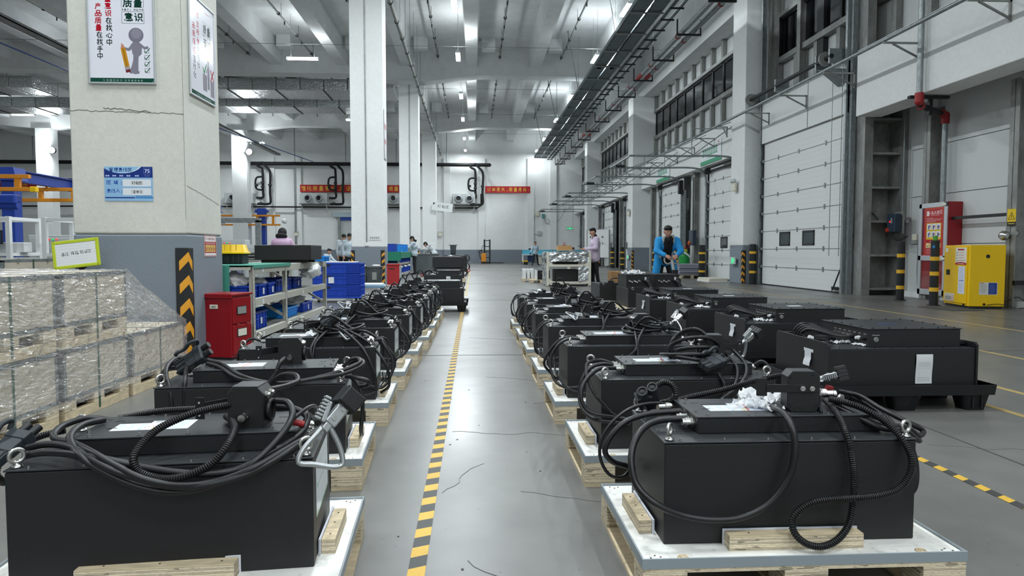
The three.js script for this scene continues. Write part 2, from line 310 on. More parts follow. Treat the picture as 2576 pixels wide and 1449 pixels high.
const col2 = column('white column with grey base beside stacked blue crates', -3.685, -2.705, -21.4, 0.9, { guards: [[-2.705, 1, 5, false], [-3.685, -1, 5, false]] });
column('white column behind the worker with black cap', -3.73, -2.745, -35.8, 0.9, { guards: [[-2.745, 1, 5, false]] });
column('white column in the same line nearest the far wall', -3.65, -2.66, -50.8, 0.9, { guards: [[-2.66, 1, 5, false]] });
column('white column beside the blue crane post and floodlight', -17.1, -16.05, -50.8, 0.9);
column('white column behind the orange crane rails with floodlight', -30.5, -29.46, -50.8, 0.9);
column('white column hidden behind the near poster column', -17.1, -16.05, -35.8, 0.9);
const rc1 = column('white column beside the tall sectional door', 8.4, 9.7, -21.3, 1.1, { top: 9.0, band: 1.2, guards: [[8.4, -1, 5]] });
const rc2 = column('white column behind the man in blue jacket', 8.245, 9.7, -35.8, 1.1, { top: 9.0, band: 1.2, guards: [[8.245, -1, 5]] });
column('white column behind the man in lavender jacket', 8.335, 9.7, -50.8, 1.1, { top: 9.0, band: 1.2, guards: [[8.335, -1, 5]] });
{ // details on the near column: casting seam, cracks
  const cm = SM({ color: 0x6b675e, roughness: 1 });
  const jag = (a, b, n, amp, r) => { const p = []; for (let i = 0; i <= n; i++) { const t = i / n; p.push([a[0] + (b[0] - a[0]) * t, a[1] + (b[1] - a[1]) * t + rr(-amp, amp), a[2] + (b[2] - a[2]) * t]); } return p.slice(1).map((q, i) => bar(p[i], q, r, r)); };
  part(col1, 'casting_seam', jag([-3.48, 2.24, -6.3], [-2.52, 2.22, -6.3], 40, 0.006, 0.004), cm); part(col1, 'casting_seam', jag([-3.2, 2.26, -6.3], [-2.8, 2.235, -6.3], 20, 0.008, 0.005), cm);
  part(col1, 'crack', jag([-2.517, 1.6, -6.33], [-2.517, 1.48, -7.1], 20, 0.006, 0.0018), cm); part(col1, 'crack', jag([-2.523, 4.0, -6.3], [-2.523, 1.3, -6.3], 60, 0.002, 0.0016), cm);
  // conduits on the second and third columns
  for (const [g, x, z, y0, w] of [[col2, -3.22, -21.38, 1.25, 0.03]]) { part(g, 'conduit', C(w / 2, 8.2, x, y0 + 4.1, z, 0, 0, 0, 8), M.galv); part(g, 'junction_box', R(0.1, 0.1, 0.05, 0.01, x, y0 - 0.02, z), M.white); }
  part(scene.children.find(o => o.userData.label?.startsWith('white column behind the worker')), 'conduit', C(0.02, 8, -3.2, 5.4, -35.77, 0, 0, 0, 8), M.galv);
}
// ---------------------------------------------------------------- right side: lintel beam, steel, cladding, windows, doors
const wr = structGroup('wall_right', 'right wall of white cladding panels, steel studs and window strips', 'wall');
part(wr, 'outer_skin', BB(XR, XR + 0.3, 0, YC, ZN, ZF), M.clad);
part(wr, 'edge_beam', BB(8.75, 9.75, 8.95, YC, ZN, ZF), M.ceil);
part(wr, 'edge_beam_ledge', BB(8.55, 8.75, 9.35, 9.6, ZN, ZF), M.ceil);
part(wr, 'lintel_beam', RB(8.7, 9.3, 4.07, 5.55, ZN, -15.55, 0.02), M.wall);
part(wr, 'lintel_beam', RB(8.7, 9.3, 4.2, 5.5, -22.4, -35.8, 0.02), M.wall);
part(wr, 'lintel_beam', RB(8.7, 9.3, 4.2, 5.5, -36.9, -50.8, 0.02), M.wall);
part(wr, 'lintel_beam', RB(8.7, 9.3, 4.2, 5.5, -51.9, -59.9, 0.02), M.wall);
part(wr, 'door_header', BB(8.78, 9.2, 4.27, 5.5, -16.05, -21.0), M.panel);
part(wr, 'header_seam', BB(8.772, 8.78, 4.27, 5.45, -18.0, -18.03), M.steel);
part(wr, 'kerb', BB(9.75, 10, 0, 0.12, ZN, -15.5), M.ceil);
// lower cladding panels (with open joints) from the door jamb towards the viewer
for (let i = 0; i < 4; i++) for (const [z0, z1] of [[-15.4, -14.55], [-14.3, -12.15], [-11.8, -9.4]]) part(wr, 'cladding_panel', RB(9.94, 10, 0.12 + i * 1.06, 0.12 + (i + 1) * 1.06 - 0.012, z0, z1, 0.006), M.clad);
// steel H columns beside the cladding
const hcol = (x, z, y0, y1, w = 0.22, d = 0.3) => [BB(x - d / 2, x - d / 2 + 0.016, y0, y1, z - w / 2, z + w / 2), BB(x + d / 2 - 0.016, x + d / 2, y0, y1, z - w / 2, z + w / 2), BB(x - d / 2, x + d / 2, y0, y1, z - 0.006, z + 0.006)];
for (const [x, z, y1] of [[9.79, -14.42, 4.07], [9.74, -11.95, 4.07], [9.79, -9.2, 4.07]]) part(wr, 'steel_column', hcol(x, z, 0, y1), M.steel);
{ // built-up lattice column at the door jamb
  part(wr, 'lattice_column_plate', BB(9.05, 9.95, 0, 8.9, -16.12, -16.1), M.steel);
  for (const x of [9.06, 9.94]) part(wr, 'lattice_column_post', BB(x - 0.1, x + 0.1, 0, 8.9, -16.08, -15.6), M.steel);
  for (let y = 0.12; y < 4.1; y += 0.78) part(wr, 'lattice_column_rung', BB(9.16, 9.84, y, y + 0.05, -16.08, -15.62), M.steel);
}
{ // strips above the lintel: studs, infill panels, window frames and panes, per bay
  const bays = [[9.5, -5.9], [-6.9, -21.2], [-22.4, -35.7], [-36.9, -50.7], [-51.9, -59.8]];
  for (const [za, zb] of bays) {
    const n = Math.round((za - zb) / 1.22), st = (za - zb) / n;
    part(wr, 'sill_rail', BB(9.3, 9.48, 6.74, 6.9, za, zb), M.steel); part(wr, 'head_rail', BB(9.3, 9.48, 8.1, 8.22, za, zb), M.steel);
    for (let i = 0; i <= n; i++) { const z = za - i * st; part(wr, 'stud', BB(9.34, 9.48, 5.5, 6.74, z - 0.09, z + 0.09), M.steel); part(wr, 'stud', BB(9.34, 9.48, 8.22, 8.95, z - 0.09, z + 0.09), M.steel); }
    for (let i = 0; i < n; i++) {
      const z = za - (i + 0.5) * st;
      part(wr, 'infill_panel', RB(9.5, 9.54, 5.5, 6.74, z - st / 2 + 0.01, z + st / 2 - 0.01, 0.006), M.clad); part(wr, 'infill_panel', RB(9.5, 9.54, 8.22, 8.95, z - st / 2 + 0.01, z + st / 2 - 0.01, 0.006), M.clad);
      const f = part(wr, 'window_frame', [BB(9.4, 9.47, 6.9, 8.1, z - st / 2, z - st / 2 + 0.05), BB(9.4, 9.47, 6.9, 8.1, z + st / 2 - 0.05, z + st / 2), BB(9.4, 9.47, 6.9, 6.96, z - st / 2, z + st / 2), BB(9.4, 9.47, 8.04, 8.1, z - st / 2, z + st / 2)], M.dark);
      part(f, 'pane', BB(9.44, 9.45, 6.96, 8.04, z - st / 2 + 0.05, z + st / 2 - 0.05), M.darkglass);
    }
  }
}
// sectional doors: every panel, hinge and window a piece of its own
let doorN = 0;
function sectionalDoor(label, x, z0, z1, h, n, { win = 2, tall = false } = {}) {
  const g = structGroup('door_' + (++doorN), label, 'door'), ph = h / n, w = z0 - z1, zc = (z0 + z1) / 2;
  for (let i = 0; i < n; i++) {
    part(g, 'panel', RB(x, x + 0.045, 0.03 + i * ph, 0.03 + (i + 1) * ph - 0.012, z1 + 0.06, z0 - 0.06, 0.008), M.panel);
    part(g, 'rib_line', [0.25, 0.5, 0.75].map(t => BB(x - 0.0015, x, 0.03 + (i + t) * ph, 0.03 + (i + t) * ph + 0.006, z1 + 0.08, z0 - 0.08)), M.clad);
    if (i) { part(g, 'joint', BB(x - 0.004, x + 0.02, 0.03 + i * ph - 0.018, 0.03 + i * ph + 0.004, z1 + 0.06, z0 - 0.06), M.steel); for (const t of [0.22, 0.48, 0.78]) part(g, 'hinge', R(0.02, 0.12, 0.06, 0.006, x - 0.012, 0.03 + i * ph, z1 + w * t), M.galv); for (const z of [z0 - 0.05, z1 + 0.05]) part(g, 'roller', [R(0.05, 0.09, 0.07, 0.01, x - 0.03, 0.03 + i * ph, z), C(0.03, 0.05, x - 0.05, 0.03 + i * ph, z, 0, 0, PI / 2, 10)], M.galv); }
  }
  for (let k = 0; k < win; k++) {
    const z = win === 2 ? zc + (k ? 0.55 : -0.85) : zc + 0.1, y = 0.03 + 2.5 * ph + 0.02;
    const f = part(g, 'window_frame', [RB(x - 0.02, x + 0.02, y - 0.2, y + 0.2, z - 0.33, z - 0.27, 0.01), RB(x - 0.02, x + 0.02, y - 0.2, y + 0.2, z + 0.27, z + 0.33, 0.01), RB(x - 0.02, x + 0.02, y + 0.14, y + 0.2, z - 0.33, z + 0.33, 0.01), RB(x - 0.02, x + 0.02, y - 0.2, y - 0.14, z - 0.33, z + 0.33, 0.01)], M.plugblack);
    part(f, 'pane', BB(x - 0.012, x - 0.006, y - 0.14, y + 0.14, z - 0.27, z + 0.27), SM({ color: 0x39454a, roughness: 0.08 }));
  }
  part(g, 'bottom_seal', RB(x - 0.01, x + 0.06, 0, 0.035, z1 + 0.05, z0 - 0.05, 0.008), M.plugblack);
  const top = tall ? 8.8 : h - 0.5;
  for (const [z, s] of [[z0, 1], [z1, -1]]) part(g, 'vertical_track', [BB(x - 0.12, x - 0.11, 0, top, z - 0.045, z + 0.045), BB(x - 0.11, x - 0.02, 0, top, z + s * 0.045 - 0.005, z + s * 0.045 + 0.005), BB(x - 0.05, x + 0.06, 0, top, z + s * 0.06, z + s * 0.16)], M.galv);
  return g;
}
const d1 = sectionalDoor('tall white sectional door with two small windows beside the lattice column', 8.86, -16.1, -20.95, 4.24, 8, { tall: true });
sectionalDoor('white sectional door between the first two right columns, nearer one', 8.9, -22.76, -26.0, 4.1, 8, { win: 1 });
sectionalDoor('white sectional door behind the man in the blue jacket', 8.9, -29.15, -32.6, 4.1, 8);
sectionalDoor('white sectional door behind the man in lavender, by bollards', 8.9, -37.4, -40.3, 4.1, 8);
sectionalDoor('white sectional door behind the whiteboard easel', 8.9, -43.4, -47.0, 4.1, 8);
sectionalDoor('white sectional door closest to the far wall', 8.9, -52.1, -55.2, 4.1, 8);
// infill wall between the far doors
for (const [z0, z1] of [[-22.4, -22.6], [-26.2, -28.95], [-32.8, -35.8], [-36.9, -37.2], [-40.5, -43.2], [-47.2, -50.8], [-55.4, -59.9]]) { part(wr, 'door_pier', BB(9.15, 9.4, 0, 4.2, z0, z1), M.clad); part(wr, 'steel_post', hcol(9.05, (z0 + z1) / 2 - 0.3, 0, 4.2, 0.24, 0.26), M.steel); part(wr, 'steel_post', hcol(9.05, z0 - 0.12, 0, 4.2, 0.2, 0.24), M.steel); }
{ // lift shaft, drums and jamb steel of the near door
  part(d1, 'lift_shaft', rod([8.45, 5.62, -16.2], [8.45, 5.62, -21.2], 0.055, 12), M.dark); part(d1, 'cable_drum', C(0.17, 0.06, 8.45, 5.62, -16.5, PI / 2, 0, 0, 20), M.steel); part(d1, 'cable_drum', C(0.17, 0.06, 8.45, 5.62, -21.0, PI / 2, 0, 0, 20), M.steel);
  for (const z of [-16.25, -16.9, -19.2, -21.1]) part(d1, 'bearing_plate', RB(8.4, 8.8, 5.45, 5.8, z - 0.03, z + 0.03, 0.01), M.galv);
  part(d1, 'gusset', EX([[8.75, 5.3], [8.75, 4.95], [8.3, 5.3]], 0.35).translate(0, 0, -16.45), M.galv);
  for (const z of [-16.35, -15.9]) part(d1, 'pull_chain', rod([8.62, 5.4, z - 0.1], [8.62, 0.9, z - 0.1], 0.008, 6), M.galv);
  for (const [x, z] of [[8.98, -21.12], [9.15, -19.6]]) part(wr, 'steel_column', hcol(x + 0.2, z, 5.5, 8.95, 0.2, 0.24), M.steel);
  part(wr, 'steel_column', hcol(9.2, -16.3, 5.5, 8.95, 0.3, 0.3), M.steel); part(wr, 'dark_slot', BB(9.35, 9.48, 5.5, 8.95, -18.4, -18.75), M.dark);
}
// ---------------------------------------------------------------- printed signs: a small stroke alphabet (16 x 16 grid) for the Chinese lettering
const GL = {
  质: 'e122 22290f 25f5 9297 5d58d8dd 999c4f adef', 量: '41c1c54541 43c3 16f6 38d8dc3c38 3ada 888f 2ede 1fff', 意: '8081 22d2 5364 b3a4 14f4 46c6ca4a46 48c8 2c1e 5c5ecebc 8b9d dbfe', 识: '2143 16464d6b 82e2e88882 aa7f caff',
  在: '14e4 701b 474f 79d9 a6ae 5efe', 我: '6123 15f5 424e2d 1b78 90a8efec d87e c1e3', 心: '271c 555dceca 8396 c5f9', 中: '23d3da2a23 808f', 产: '8082 23e3 5466 b4a6 27e7 373b1f', 品: '41c1c64641 18686e1e18 98f8fe9e98', 手: 'c133 26d6 19f9 828f5e',
  至: '11f1 8146d5 a3d7 3bdb 878f 1fff', 上: '808f 86d6 1fff', 精: '1224 6254 1676 414f 471b 486a 92f2 a4e4 86f6 c0c6 988f 98e8ef 9aea 9cec', 益: '4162 c1a2 14f4 6519 a5f9 3adade3e3a 6a6e aaae 1fff', 求: '13f3 808f6e 4567 5b29 d595 88ff a8b1', 引: '1262 6226666c4e 2666 c0cf',
  领: '4018 4078 4566 18686b4d 81f1 92 9bd b 949a 94e4eb c7cb8f cbef', 固: '11f1ff1f11 44c4 8286 57b7bc5c57', 态: '12f2 8017 82f7 6798 2a1d 5a5ecebc 8a9c dafc', 时: '1252 525c1c12 1757 63f3 c0cf9e 879a', 代: '4018 262f 65f4 90b8ffec d1e3', 筑: '3014 3173 5274 a083 a1f1 c2d3 1767 474d 1d6c 98 8c6f 98e8eeff aacc', 梦: '1262 4047 4215 4264 92f2 c0c7 c295 c2f4 7838 78d84f 6aab', 低: '4018 262f e162 727e9c 77f7 a1b9ffec 7e9f',
  碳: '1161 4119 3868 686e3e38 82e2 b0b4 8284 e2e4 86f6 9669 a8cc eadc bca f b9ef', 未: '33d3 16f6 808f 7719 79ef 98ff', 来: '12f2 5366 c3a6 17f7 808f 781e 89ff', 作: '4018 262f 8065 73f3 a3af a7e7 abeb', 业: '616e a1ae 3258 d4b9 1efe',
  标: '1464 404f 451b 476a 82e2 75f5 b5bf9e 9878c d8fb', 准: '1324 1b37 6246 56 5f 56f6 b3be 59e9 5bdb 5eff 9092', 合: '8017 80f7 57b7 4aca cf4f4a', 规: '2262 1666 404717 4618f 466c 92 9a 92e2ea ca b47f cacfefed', 化: '5018 343f f38b 909eeeea', 保: '4018 262f 71e1e67671 18 69f9 b6bf b97e b9ff',
  证: '2143 16464d6b 82f2 b2bf 8 7 8e b8e8 7fff', 国: '11f1ff1f11 44c4 48c8 4ccc 848c a9bb', 际: '111f 1151356815 82f2 75f5 b5bf9e 98 8d d8fc', 管: '3014 3173 5274 a083 a1f1 c2d3 8586 1917 16f6 f9 5858 48c8cb4b484f cdcf4f cd4d', 理: '1262 1767 424d 1d6c 81f1f78781 84f4 b1bf 8aea 7ffe', 责: '22d2 44c4 16f6 8086 48c8 484d c8cd 8a7d2f adef',
  任: '4018 262f f273 16 68f8 b3be 7efe', 区: 'f2121e fe1e 44ca c45b', 域: '1565 313c 1d7b 74f4 779 7c8b8 7777b7bb7b77 7ecd b0c9ffec d1e3 f68e', 人: '80841f 85ff', 打: '1464 303e1d 1a68 82f2 c2ce9d', 包: '5018 43e3ea c9 37a7ab3b 373dffeb', 凌: '1224 1b37 82e2 c0c5 65f5 9678 c6e8 9a6d 9aeabf6f 9cef', 学: '2143 7183 d1a4 1615f5f7 47c78a 8a8e6d 1bfb',
  炎: '4263 c2a3 80724 7 8247 85c7 4a6b cab b 888a3f 8aff', 强: '1252526616 16167666 6b5d3d 82e2e58582 c5cf 87e7eb8b87 7fff edff', 造: '1224 17474c1f 2dff a072 83e3 71 76f6 a0a6 88d8dc8c88', 优: '4018 262f 75f5 b0a86f b5bfefec d1e3', 订: '2143 16464d6b 82f2 c2ce9d', 单: '4153 c1a3 34d4da3a34 37d7 1cfc 848f', 是: '41c1c64641 43c3 18f8 888e 8bcb 4a1f 4cff', 天: '23d3 17f7 83871f 87ff', 命: '8017 80f7 57b7 29696d2d29 a9 a9e9ed b9bf a9af', 高: '8082 13f3 55b5b85855 1f1a fafe 1afa 5cbcbf5f5c', 压: '12f2 121a0f 48d8 939e 2eff bcbd',
  插: '1454 303e1d 1a58 e182 74f4 b2bf 7777 a67777ff f7f 79a9 c9f9 7cac ccfc 7f f f', 箱: '3014 3173 5274 a083 a1f1 1868 454f 491d 4a6c 97f7ff9f97 9afa 9cfc', 装: '2142 414 7 1747 92f2 c0c7 97e7 1afa 8a4d8f 5c5fcf da9c 9aff', 消: '1233 1536 1f4b 9093 5153 e1d3 67 6f 67e7ee 6aea 6ded a3a7', 火: '3456 d3b6 80871f 87ff', 栓: '1464 404f 451b 476a b074 b0f4 95e5 a5ae 99e9 8efe', 灭: '12f2 3658 d6b8 82891f 89ff',
  器: '1161651511 91f1f59591 17f7 868a1c 87fc 1b6b6f1f1b 9bfbff9f9b', 放: '3133 1464 343a1e 37676e5e a074 84f4 d49f 86ff', 置: '21e1e42421 6164 a1a4 15f5 8488 48c8ce4e48 4ac a 4ccc 1fff', 点: '8087 84d4 37c7cb3b37 2d1f 5d6f 9daf cdef', '！': '777b 7e7f', '，': '7c9c9d7f', ',': '7c9c9d7f',
};
function zh(g, text, x, y, s, { vert = false, w = 0.085, gap = 0, sx = 1 } = {}) {
  g.lineWidth = s * w; g.lineCap = 'butt'; g.lineJoin = 'miter';
  for (const ch of text) {
    for (const pl of (GL[ch] ?? '').split(' ')) {
      const q = pl.replace(/ /g, ''); if (q.length < 4) continue; g.beginPath();
      for (let i = 0; i + 1 < q.length; i += 2) { const px = x + parseInt(q[i], 16) / 15 * s * 0.92 * sx, py = y + parseInt(q[i + 1], 16) / 15 * s * 0.92; i ? g.lineTo(px, py) : g.moveTo(px, py); }
      g.stroke();
    }
    if (vert) y += s + gap; else x += (s + gap) * sx;
  }
}
const INK = '#14181a', REDI = '#b4182b', GRN = '#0b4f3a';
function posterFoot(g, w, h) {
  g.fillStyle = '#0b4636'; g.fillRect(0, h - 62, w, 62); g.strokeStyle = '#c9d6d0'; zh(g, '引领固态时代', w * 0.2, h - 46, 28, { gap: 12, w: 0.07 }); zh(g, '筑梦低碳未来', w * 0.53, h - 46, 28, { gap: 10, w: 0.07 });
  g.beginPath(); g.lineWidth = 3; g.moveTo(w - 50, h); g.lineTo(w, h - 50); g.stroke();
}
const figureGrey = '#85818f';
function blob(g, pts, lw, col) { g.strokeStyle = col; g.lineWidth = lw; g.lineCap = 'round'; g.lineJoin = 'round'; g.beginPath(); pts.forEach((p, i) => i ? g.lineTo(...p) : g.moveTo(...p)); g.stroke(); }
const posterA = ctex(768, 1152, (g, w, h) => {
  g.fillStyle = '#e6e6ef'; g.fillRect(0, 0, w, h);
  g.strokeStyle = REDI; zh(g, '质量意识', 196, 26, 82, { vert: true, w: 0.13, gap: 4 }); g.strokeStyle = INK; zh(g, '在我心中', 204, 370, 82, { vert: true, w: 0.11, gap: 4 });
  g.strokeStyle = REDI; zh(g, '产品质量', 82, 204, 80, { vert: true, w: 0.13, gap: 4 }); g.strokeStyle = INK; zh(g, '在我手中', 92, 540, 80, { vert: true, w: 0.11, gap: 4 });
  g.strokeStyle = '#12382e'; zh(g, '质量', 416, 145, 112, { w: 0.13, gap: 4 }); zh(g, '意识', 422, 313, 110, { w: 0.13, gap: 4 });
  g.strokeStyle = '#2a3633'; zh(g, '质量至上', 394, 265, 26, { w: 0.09, gap: 5 }); zh(g, '精益求精', 534, 265, 26, { w: 0.09, gap: 5 });
  g.strokeStyle = '#32403c'; g.lineWidth = 4; g.strokeRect(394, 125, 258, 128); g.strokeRect(396, 301, 260, 138); g.fillStyle = '#e6e6ef'; g.fillRect(510, 121, 14, 8); g.fillRect(396, 251, 258, 10);
  // plain grey figure leaning on a pencil beside four ticked boxes
  blob(g, [[548, 790], [542, 880], [520, 960], [500, 1000]], 54, figureGrey); blob(g, [[560, 800], [552, 900], [550, 1010]], 48, figureGrey); blob(g, [[520, 700], [536, 790], [590, 790], [596, 700]], 56, figureGrey); blob(g, [[555, 690], [558, 790]], 96, figureGrey);
  blob(g, [[520, 690], [470, 750], [410, 738]], 34, figureGrey); blob(g, [[600, 690], [650, 730], [684, 722]], 30, figureGrey); g.fillStyle = '#7d7988'; g.beginPath(); g.arc(556, 578, 88, 0, 7); g.fill(); g.fillStyle = '#8f8b99'; g.beginPath(); g.arc(560, 560, 60, 0, 7); g.fill();
  blob(g, [[488, 1016], [540, 1000]], 40, figureGrey); blob(g, [[530, 1024], [570, 1020]], 36, figureGrey);
  g.save(); g.translate(424, 860); g.rotate(-0.2); g.fillStyle = '#c98c1c'; g.fillRect(-28, -130, 56, 250); g.fillStyle = '#3c3428'; g.fillRect(-4, -130, 5, 250); g.fillStyle = '#a39ea6'; g.fillRect(-30, 96, 60, 34); g.fillStyle = '#6e2a30'; g.fillRect(-28, 130, 56, 34); g.fillStyle = '#c98a76'; g.beginPath(); g.moveTo(-28, -130); g.lineTo(0, -196); g.lineTo(28, -130); g.fill(); g.restore();
  for (let i = 0; i < 4; i++) { g.strokeStyle = '#3f4346'; g.lineWidth = 4; g.strokeRect(652, 740 + i * 78, 50, 50); blob(g, [[650, 764 + i * 78], [668, 786 + i * 78], [712, 732 + i * 78]], 9, '#1c5a3a'); }
  posterFoot(g, w, h);
});
const posterB = ctex(768, 1152, (g, w, h) => {
  g.fillStyle = '#e3e3ec'; g.fillRect(0, 0, w, h);
  g.strokeStyle = REDI; zh(g, '作业标准', 210, 150, 82, { vert: true, w: 0.12, gap: 14 }); g.strokeStyle = INK; zh(g, '合规化', 214, 540, 80, { vert: true, w: 0.1, gap: 12 });
  g.strokeStyle = REDI; zh(g, '品质保证', 90, 300, 80, { vert: true, w: 0.12, gap: 14 }); g.strokeStyle = INK; zh(g, '国际化', 94, 686, 80, { vert: true, w: 0.1, gap: 12 });
  g.strokeStyle = '#12382e'; zh(g, '质量', 420, 230, 112, { w: 0.13, gap: 4 }); zh(g, '管理', 424, 396, 110, { w: 0.13, gap: 4 }); g.strokeStyle = '#32403c'; g.lineWidth = 4; g.strokeRect(398, 206, 262, 140); g.strokeStyle = '#2a3633'; zh(g, '质量至上', 400, 354, 26, { gap: 5 }); zh(g, '精益求精', 540, 354, 26, { gap: 5 });
  g.fillStyle = '#b4182b'; for (let i = 0; i < 9; i++) g.fillRect(470 + i * 16, 70 + (i % 3) * 3, 11, 14); g.fillStyle = '#333'; for (let i = 0; i < 8; i++) g.fillRect(620 + i * 13, 62, 8, 8);
  blob(g, [[560, 720], [560, 860]], 66, '#9a96a2'); blob(g, [[548, 860], [546, 980]], 30, '#8b8794'); blob(g, [[574, 860], [576, 980]], 30, '#8b8794'); g.fillStyle = '#8b8794'; g.beginPath(); g.arc(560, 660, 30, 0, 7); g.fill(); g.fillStyle = '#d7a526'; g.fillRect(534, 622, 54, 22); blob(g, [[530, 740], [490, 800]], 22, '#9a96a2');
  g.fillStyle = '#97939d'; g.fillRect(380, 830, 130, 200); g.fillRect(620, 860, 124, 200); blob(g, [[390, 760], [420, 820], [500, 700]], 22, '#16803f'); blob(g, [[630, 740], [730, 850]], 22, '#b3202b'); blob(g, [[730, 730], [640, 860]], 22, '#b3202b');
  posterFoot(g, w, h);
});
const sign7S = ctex(512, 384, (g, w, h) => {
  g.fillStyle = '#8fb9dc'; g.fillRect(0, 0, w, h); g.fillStyle = '#12307e'; g.fillRect(0, 0, w, 122); g.fillStyle = '#e6eef6'; g.beginPath(); g.ellipse(190, -40, 216, 114, 0, 0, 7); g.fill(); g.fillStyle = '#94c2e2'; g.beginPath(); g.ellipse(180, -44, 214, 114, 0, 0, 7); g.fill();
  g.strokeStyle = '#16347f'; zh(g, '管理责任区', 52, 12, 46, { gap: 4, w: 0.13 }); g.fillStyle = '#d9e2ff'; g.font = 'bold 54px sans-serif'; g.fillText('7S', 426, 66); g.strokeStyle = '#8d9ad0'; g.lineWidth = 2; g.strokeRect(418, 12, 72, 64);
  g.fillStyle = '#b9c6ea'; for (const x of [14, 86, 160, 236, 326]) { g.fillRect(x, 94, 18, 16); g.fillRect(x + 22, 94, 18, 16); } g.fillStyle = '#9fa9d8'; for (let i = 0; i < 9; i++) g.fillRect(424 + i * 7, 88 + (i % 2) * 14, 5, 6);
  for (const y of [140, 238]) { g.fillStyle = '#dfe4ea'; g.fillRect(192, y, 304, 82); g.strokeStyle = '#6f97c8'; g.lineWidth = 2; g.strokeRect(192, y, 304, 82); g.fillStyle = '#d3d5d8'; g.fillRect(278, y + 20, 132, 46); }
  g.strokeStyle = '#1d4a9e'; zh(g, '区', 24, 152, 50, { w: 0.13 }); zh(g, '域', 96, 152, 50, { w: 0.13 }); zh(g, '责任人', 22, 248, 46, { gap: 2, w: 0.13 }); g.fillStyle = '#1d4a9e'; for (const y of [172, 190, 268, 286]) g.fillRect(176, y, 8, 8);
  g.strokeStyle = '#1a1d20'; zh(g, '打包区', 290, 164, 36, { gap: 2, w: 0.11 }); zh(g, '凌学炎', 292, 264, 36, { gap: 2, w: 0.1 });
  g.fillStyle = '#16347f'; g.fillRect(4, 340, 316, 14); g.fillStyle = '#2a7cbc'; g.fillRect(326, 340, 186, 14); for (let i = 0; i < 15; i++) { g.fillStyle = '#2f5f9e'; g.fillRect(328 + i * 11.5, 324, 8, 11); }
});
const bannerTex = (txts, w = 2048, h = 128) => ctex(w, h, (g) => { g.fillStyle = '#ad1119'; g.fillRect(0, 0, w, h); g.strokeStyle = '#d9a83c'; for (const [t, x, s, gap] of txts) zh(g, t, x, (h - s) / 2, s, { w: 0.12, gap }); });
const fireTex = ctex(384, 768, (g, w, h) => {
  g.fillStyle = '#b10f18'; g.fillRect(0, 0, w, h); g.strokeStyle = '#e0622e'; g.lineWidth = 8; g.strokeRect(22, 22, w - 44, h - 44); g.fillStyle = '#ece2e2'; g.fillRect(44, 60, 50, 76); g.fillRect(94, 92, 22, 10); g.strokeStyle = '#f3eaea'; zh(g, '消火栓', 122, 62, 58, { gap: 4, w: 0.12 }); g.strokeRect(320, 60, 20, 50);
  g.fillStyle = '#e3b9b9'; for (const [y, n] of [[124, 9], [166, 7], [184, 16], [204, 15], [222, 10]]) for (let i = 0; i < n; i++) g.fillRect((y === 124 ? 130 : 44) + i * 19, y, 14, 8);
  g.fillStyle = '#e6c52a'; g.fillRect(44, 246, w - 88, 250); for (let r = 0; r < 2; r++) for (let c = 0; c < 3; c++) { const x = 58 + c * 94, y = 258 + r * 114; g.fillStyle = '#e3e6f2'; g.fillRect(x, y, 80, 88); g.fillStyle = '#24357a'; g.fillRect(x + 22, y + 22, 22, 60); g.fillStyle = '#8a3040'; g.fillRect(x + 50, y + 18 + c * 6, 16, 36); g.fillStyle = '#333'; g.fillRect(x + 10, y + 94, 60, 4); }
  g.fillStyle = '#f0d9d9'; for (let i = 0; i < 8; i++) g.fillRect(124 + i * 19, 522, 14, 11); for (let i = 0; i < 4; i++) { const x = 42 + i * 76; g.fillStyle = '#ecd898'; g.fillRect(x, 550, 68, 76); g.fillStyle = i % 2 ? '#c24a3a' : '#8c8f80'; g.fillRect(x + 22, 586, 26, 28); } g.fillStyle = '#dba9a9'; for (let r = 0; r < 5; r++) for (let i = 0; i < 14; i++) g.fillRect(48 + i * 20, 640 + r * 18, 15, 7);
});
const extTex = ctex(256, 320, (g, w, h) => { g.fillStyle = '#e8e4e2'; g.fillRect(0, 0, w, h); g.strokeStyle = '#a8222b'; g.lineWidth = 8; g.strokeRect(8, 8, w - 16, h - 16); g.strokeStyle = '#7d1820'; zh(g, '灭火器放置点', 18, 36, 34, { gap: 2, w: 0.1 }); g.fillStyle = '#a8222b'; g.fillRect(8, 96, w - 16, 170); for (let i = 0; i < 4; i++) { g.fillStyle = '#e2c468'; g.fillRect(24 + i * 54, 146, 46, 104); g.fillStyle = '#9c5a3a'; g.fillRect(36 + i * 54, 180, 20, 50); } g.fillStyle = '#e9dcdc'; for (let r = 0; r < 2; r++) for (let i = 0; i < 14; i++) g.fillRect(24 + i * 15, 110 + r * 16, 11, 7); });
const areaTex = ctex(512, 288, (g, w, h) => { g.fillStyle = '#d8dadb'; g.fillRect(0, 0, w, h); g.fillStyle = '#cbcdd0'; for (let i = 0; i < 9; i++) { g.beginPath(); g.moveTo(0, i * 34 + 8); g.bezierCurveTo(160, i * 34 - 12, 340, i * 34 + 30, w, i * 34); g.lineTo(w, i * 34 + 6); g.bezierCurveTo(340, i * 34 + 34, 160, i * 34 - 4, 0, i * 34 + 12); g.fill(); } g.strokeStyle = '#3c3f41'; zh(g, '高压', 70, 116, 48, { gap: 4, w: 0.09 }); zh(g, '插箱', 190, 112, 48, { gap: 4, w: 0.09 }); zh(g, '包装区', 306, 106, 48, { gap: 3, w: 0.09 }); });
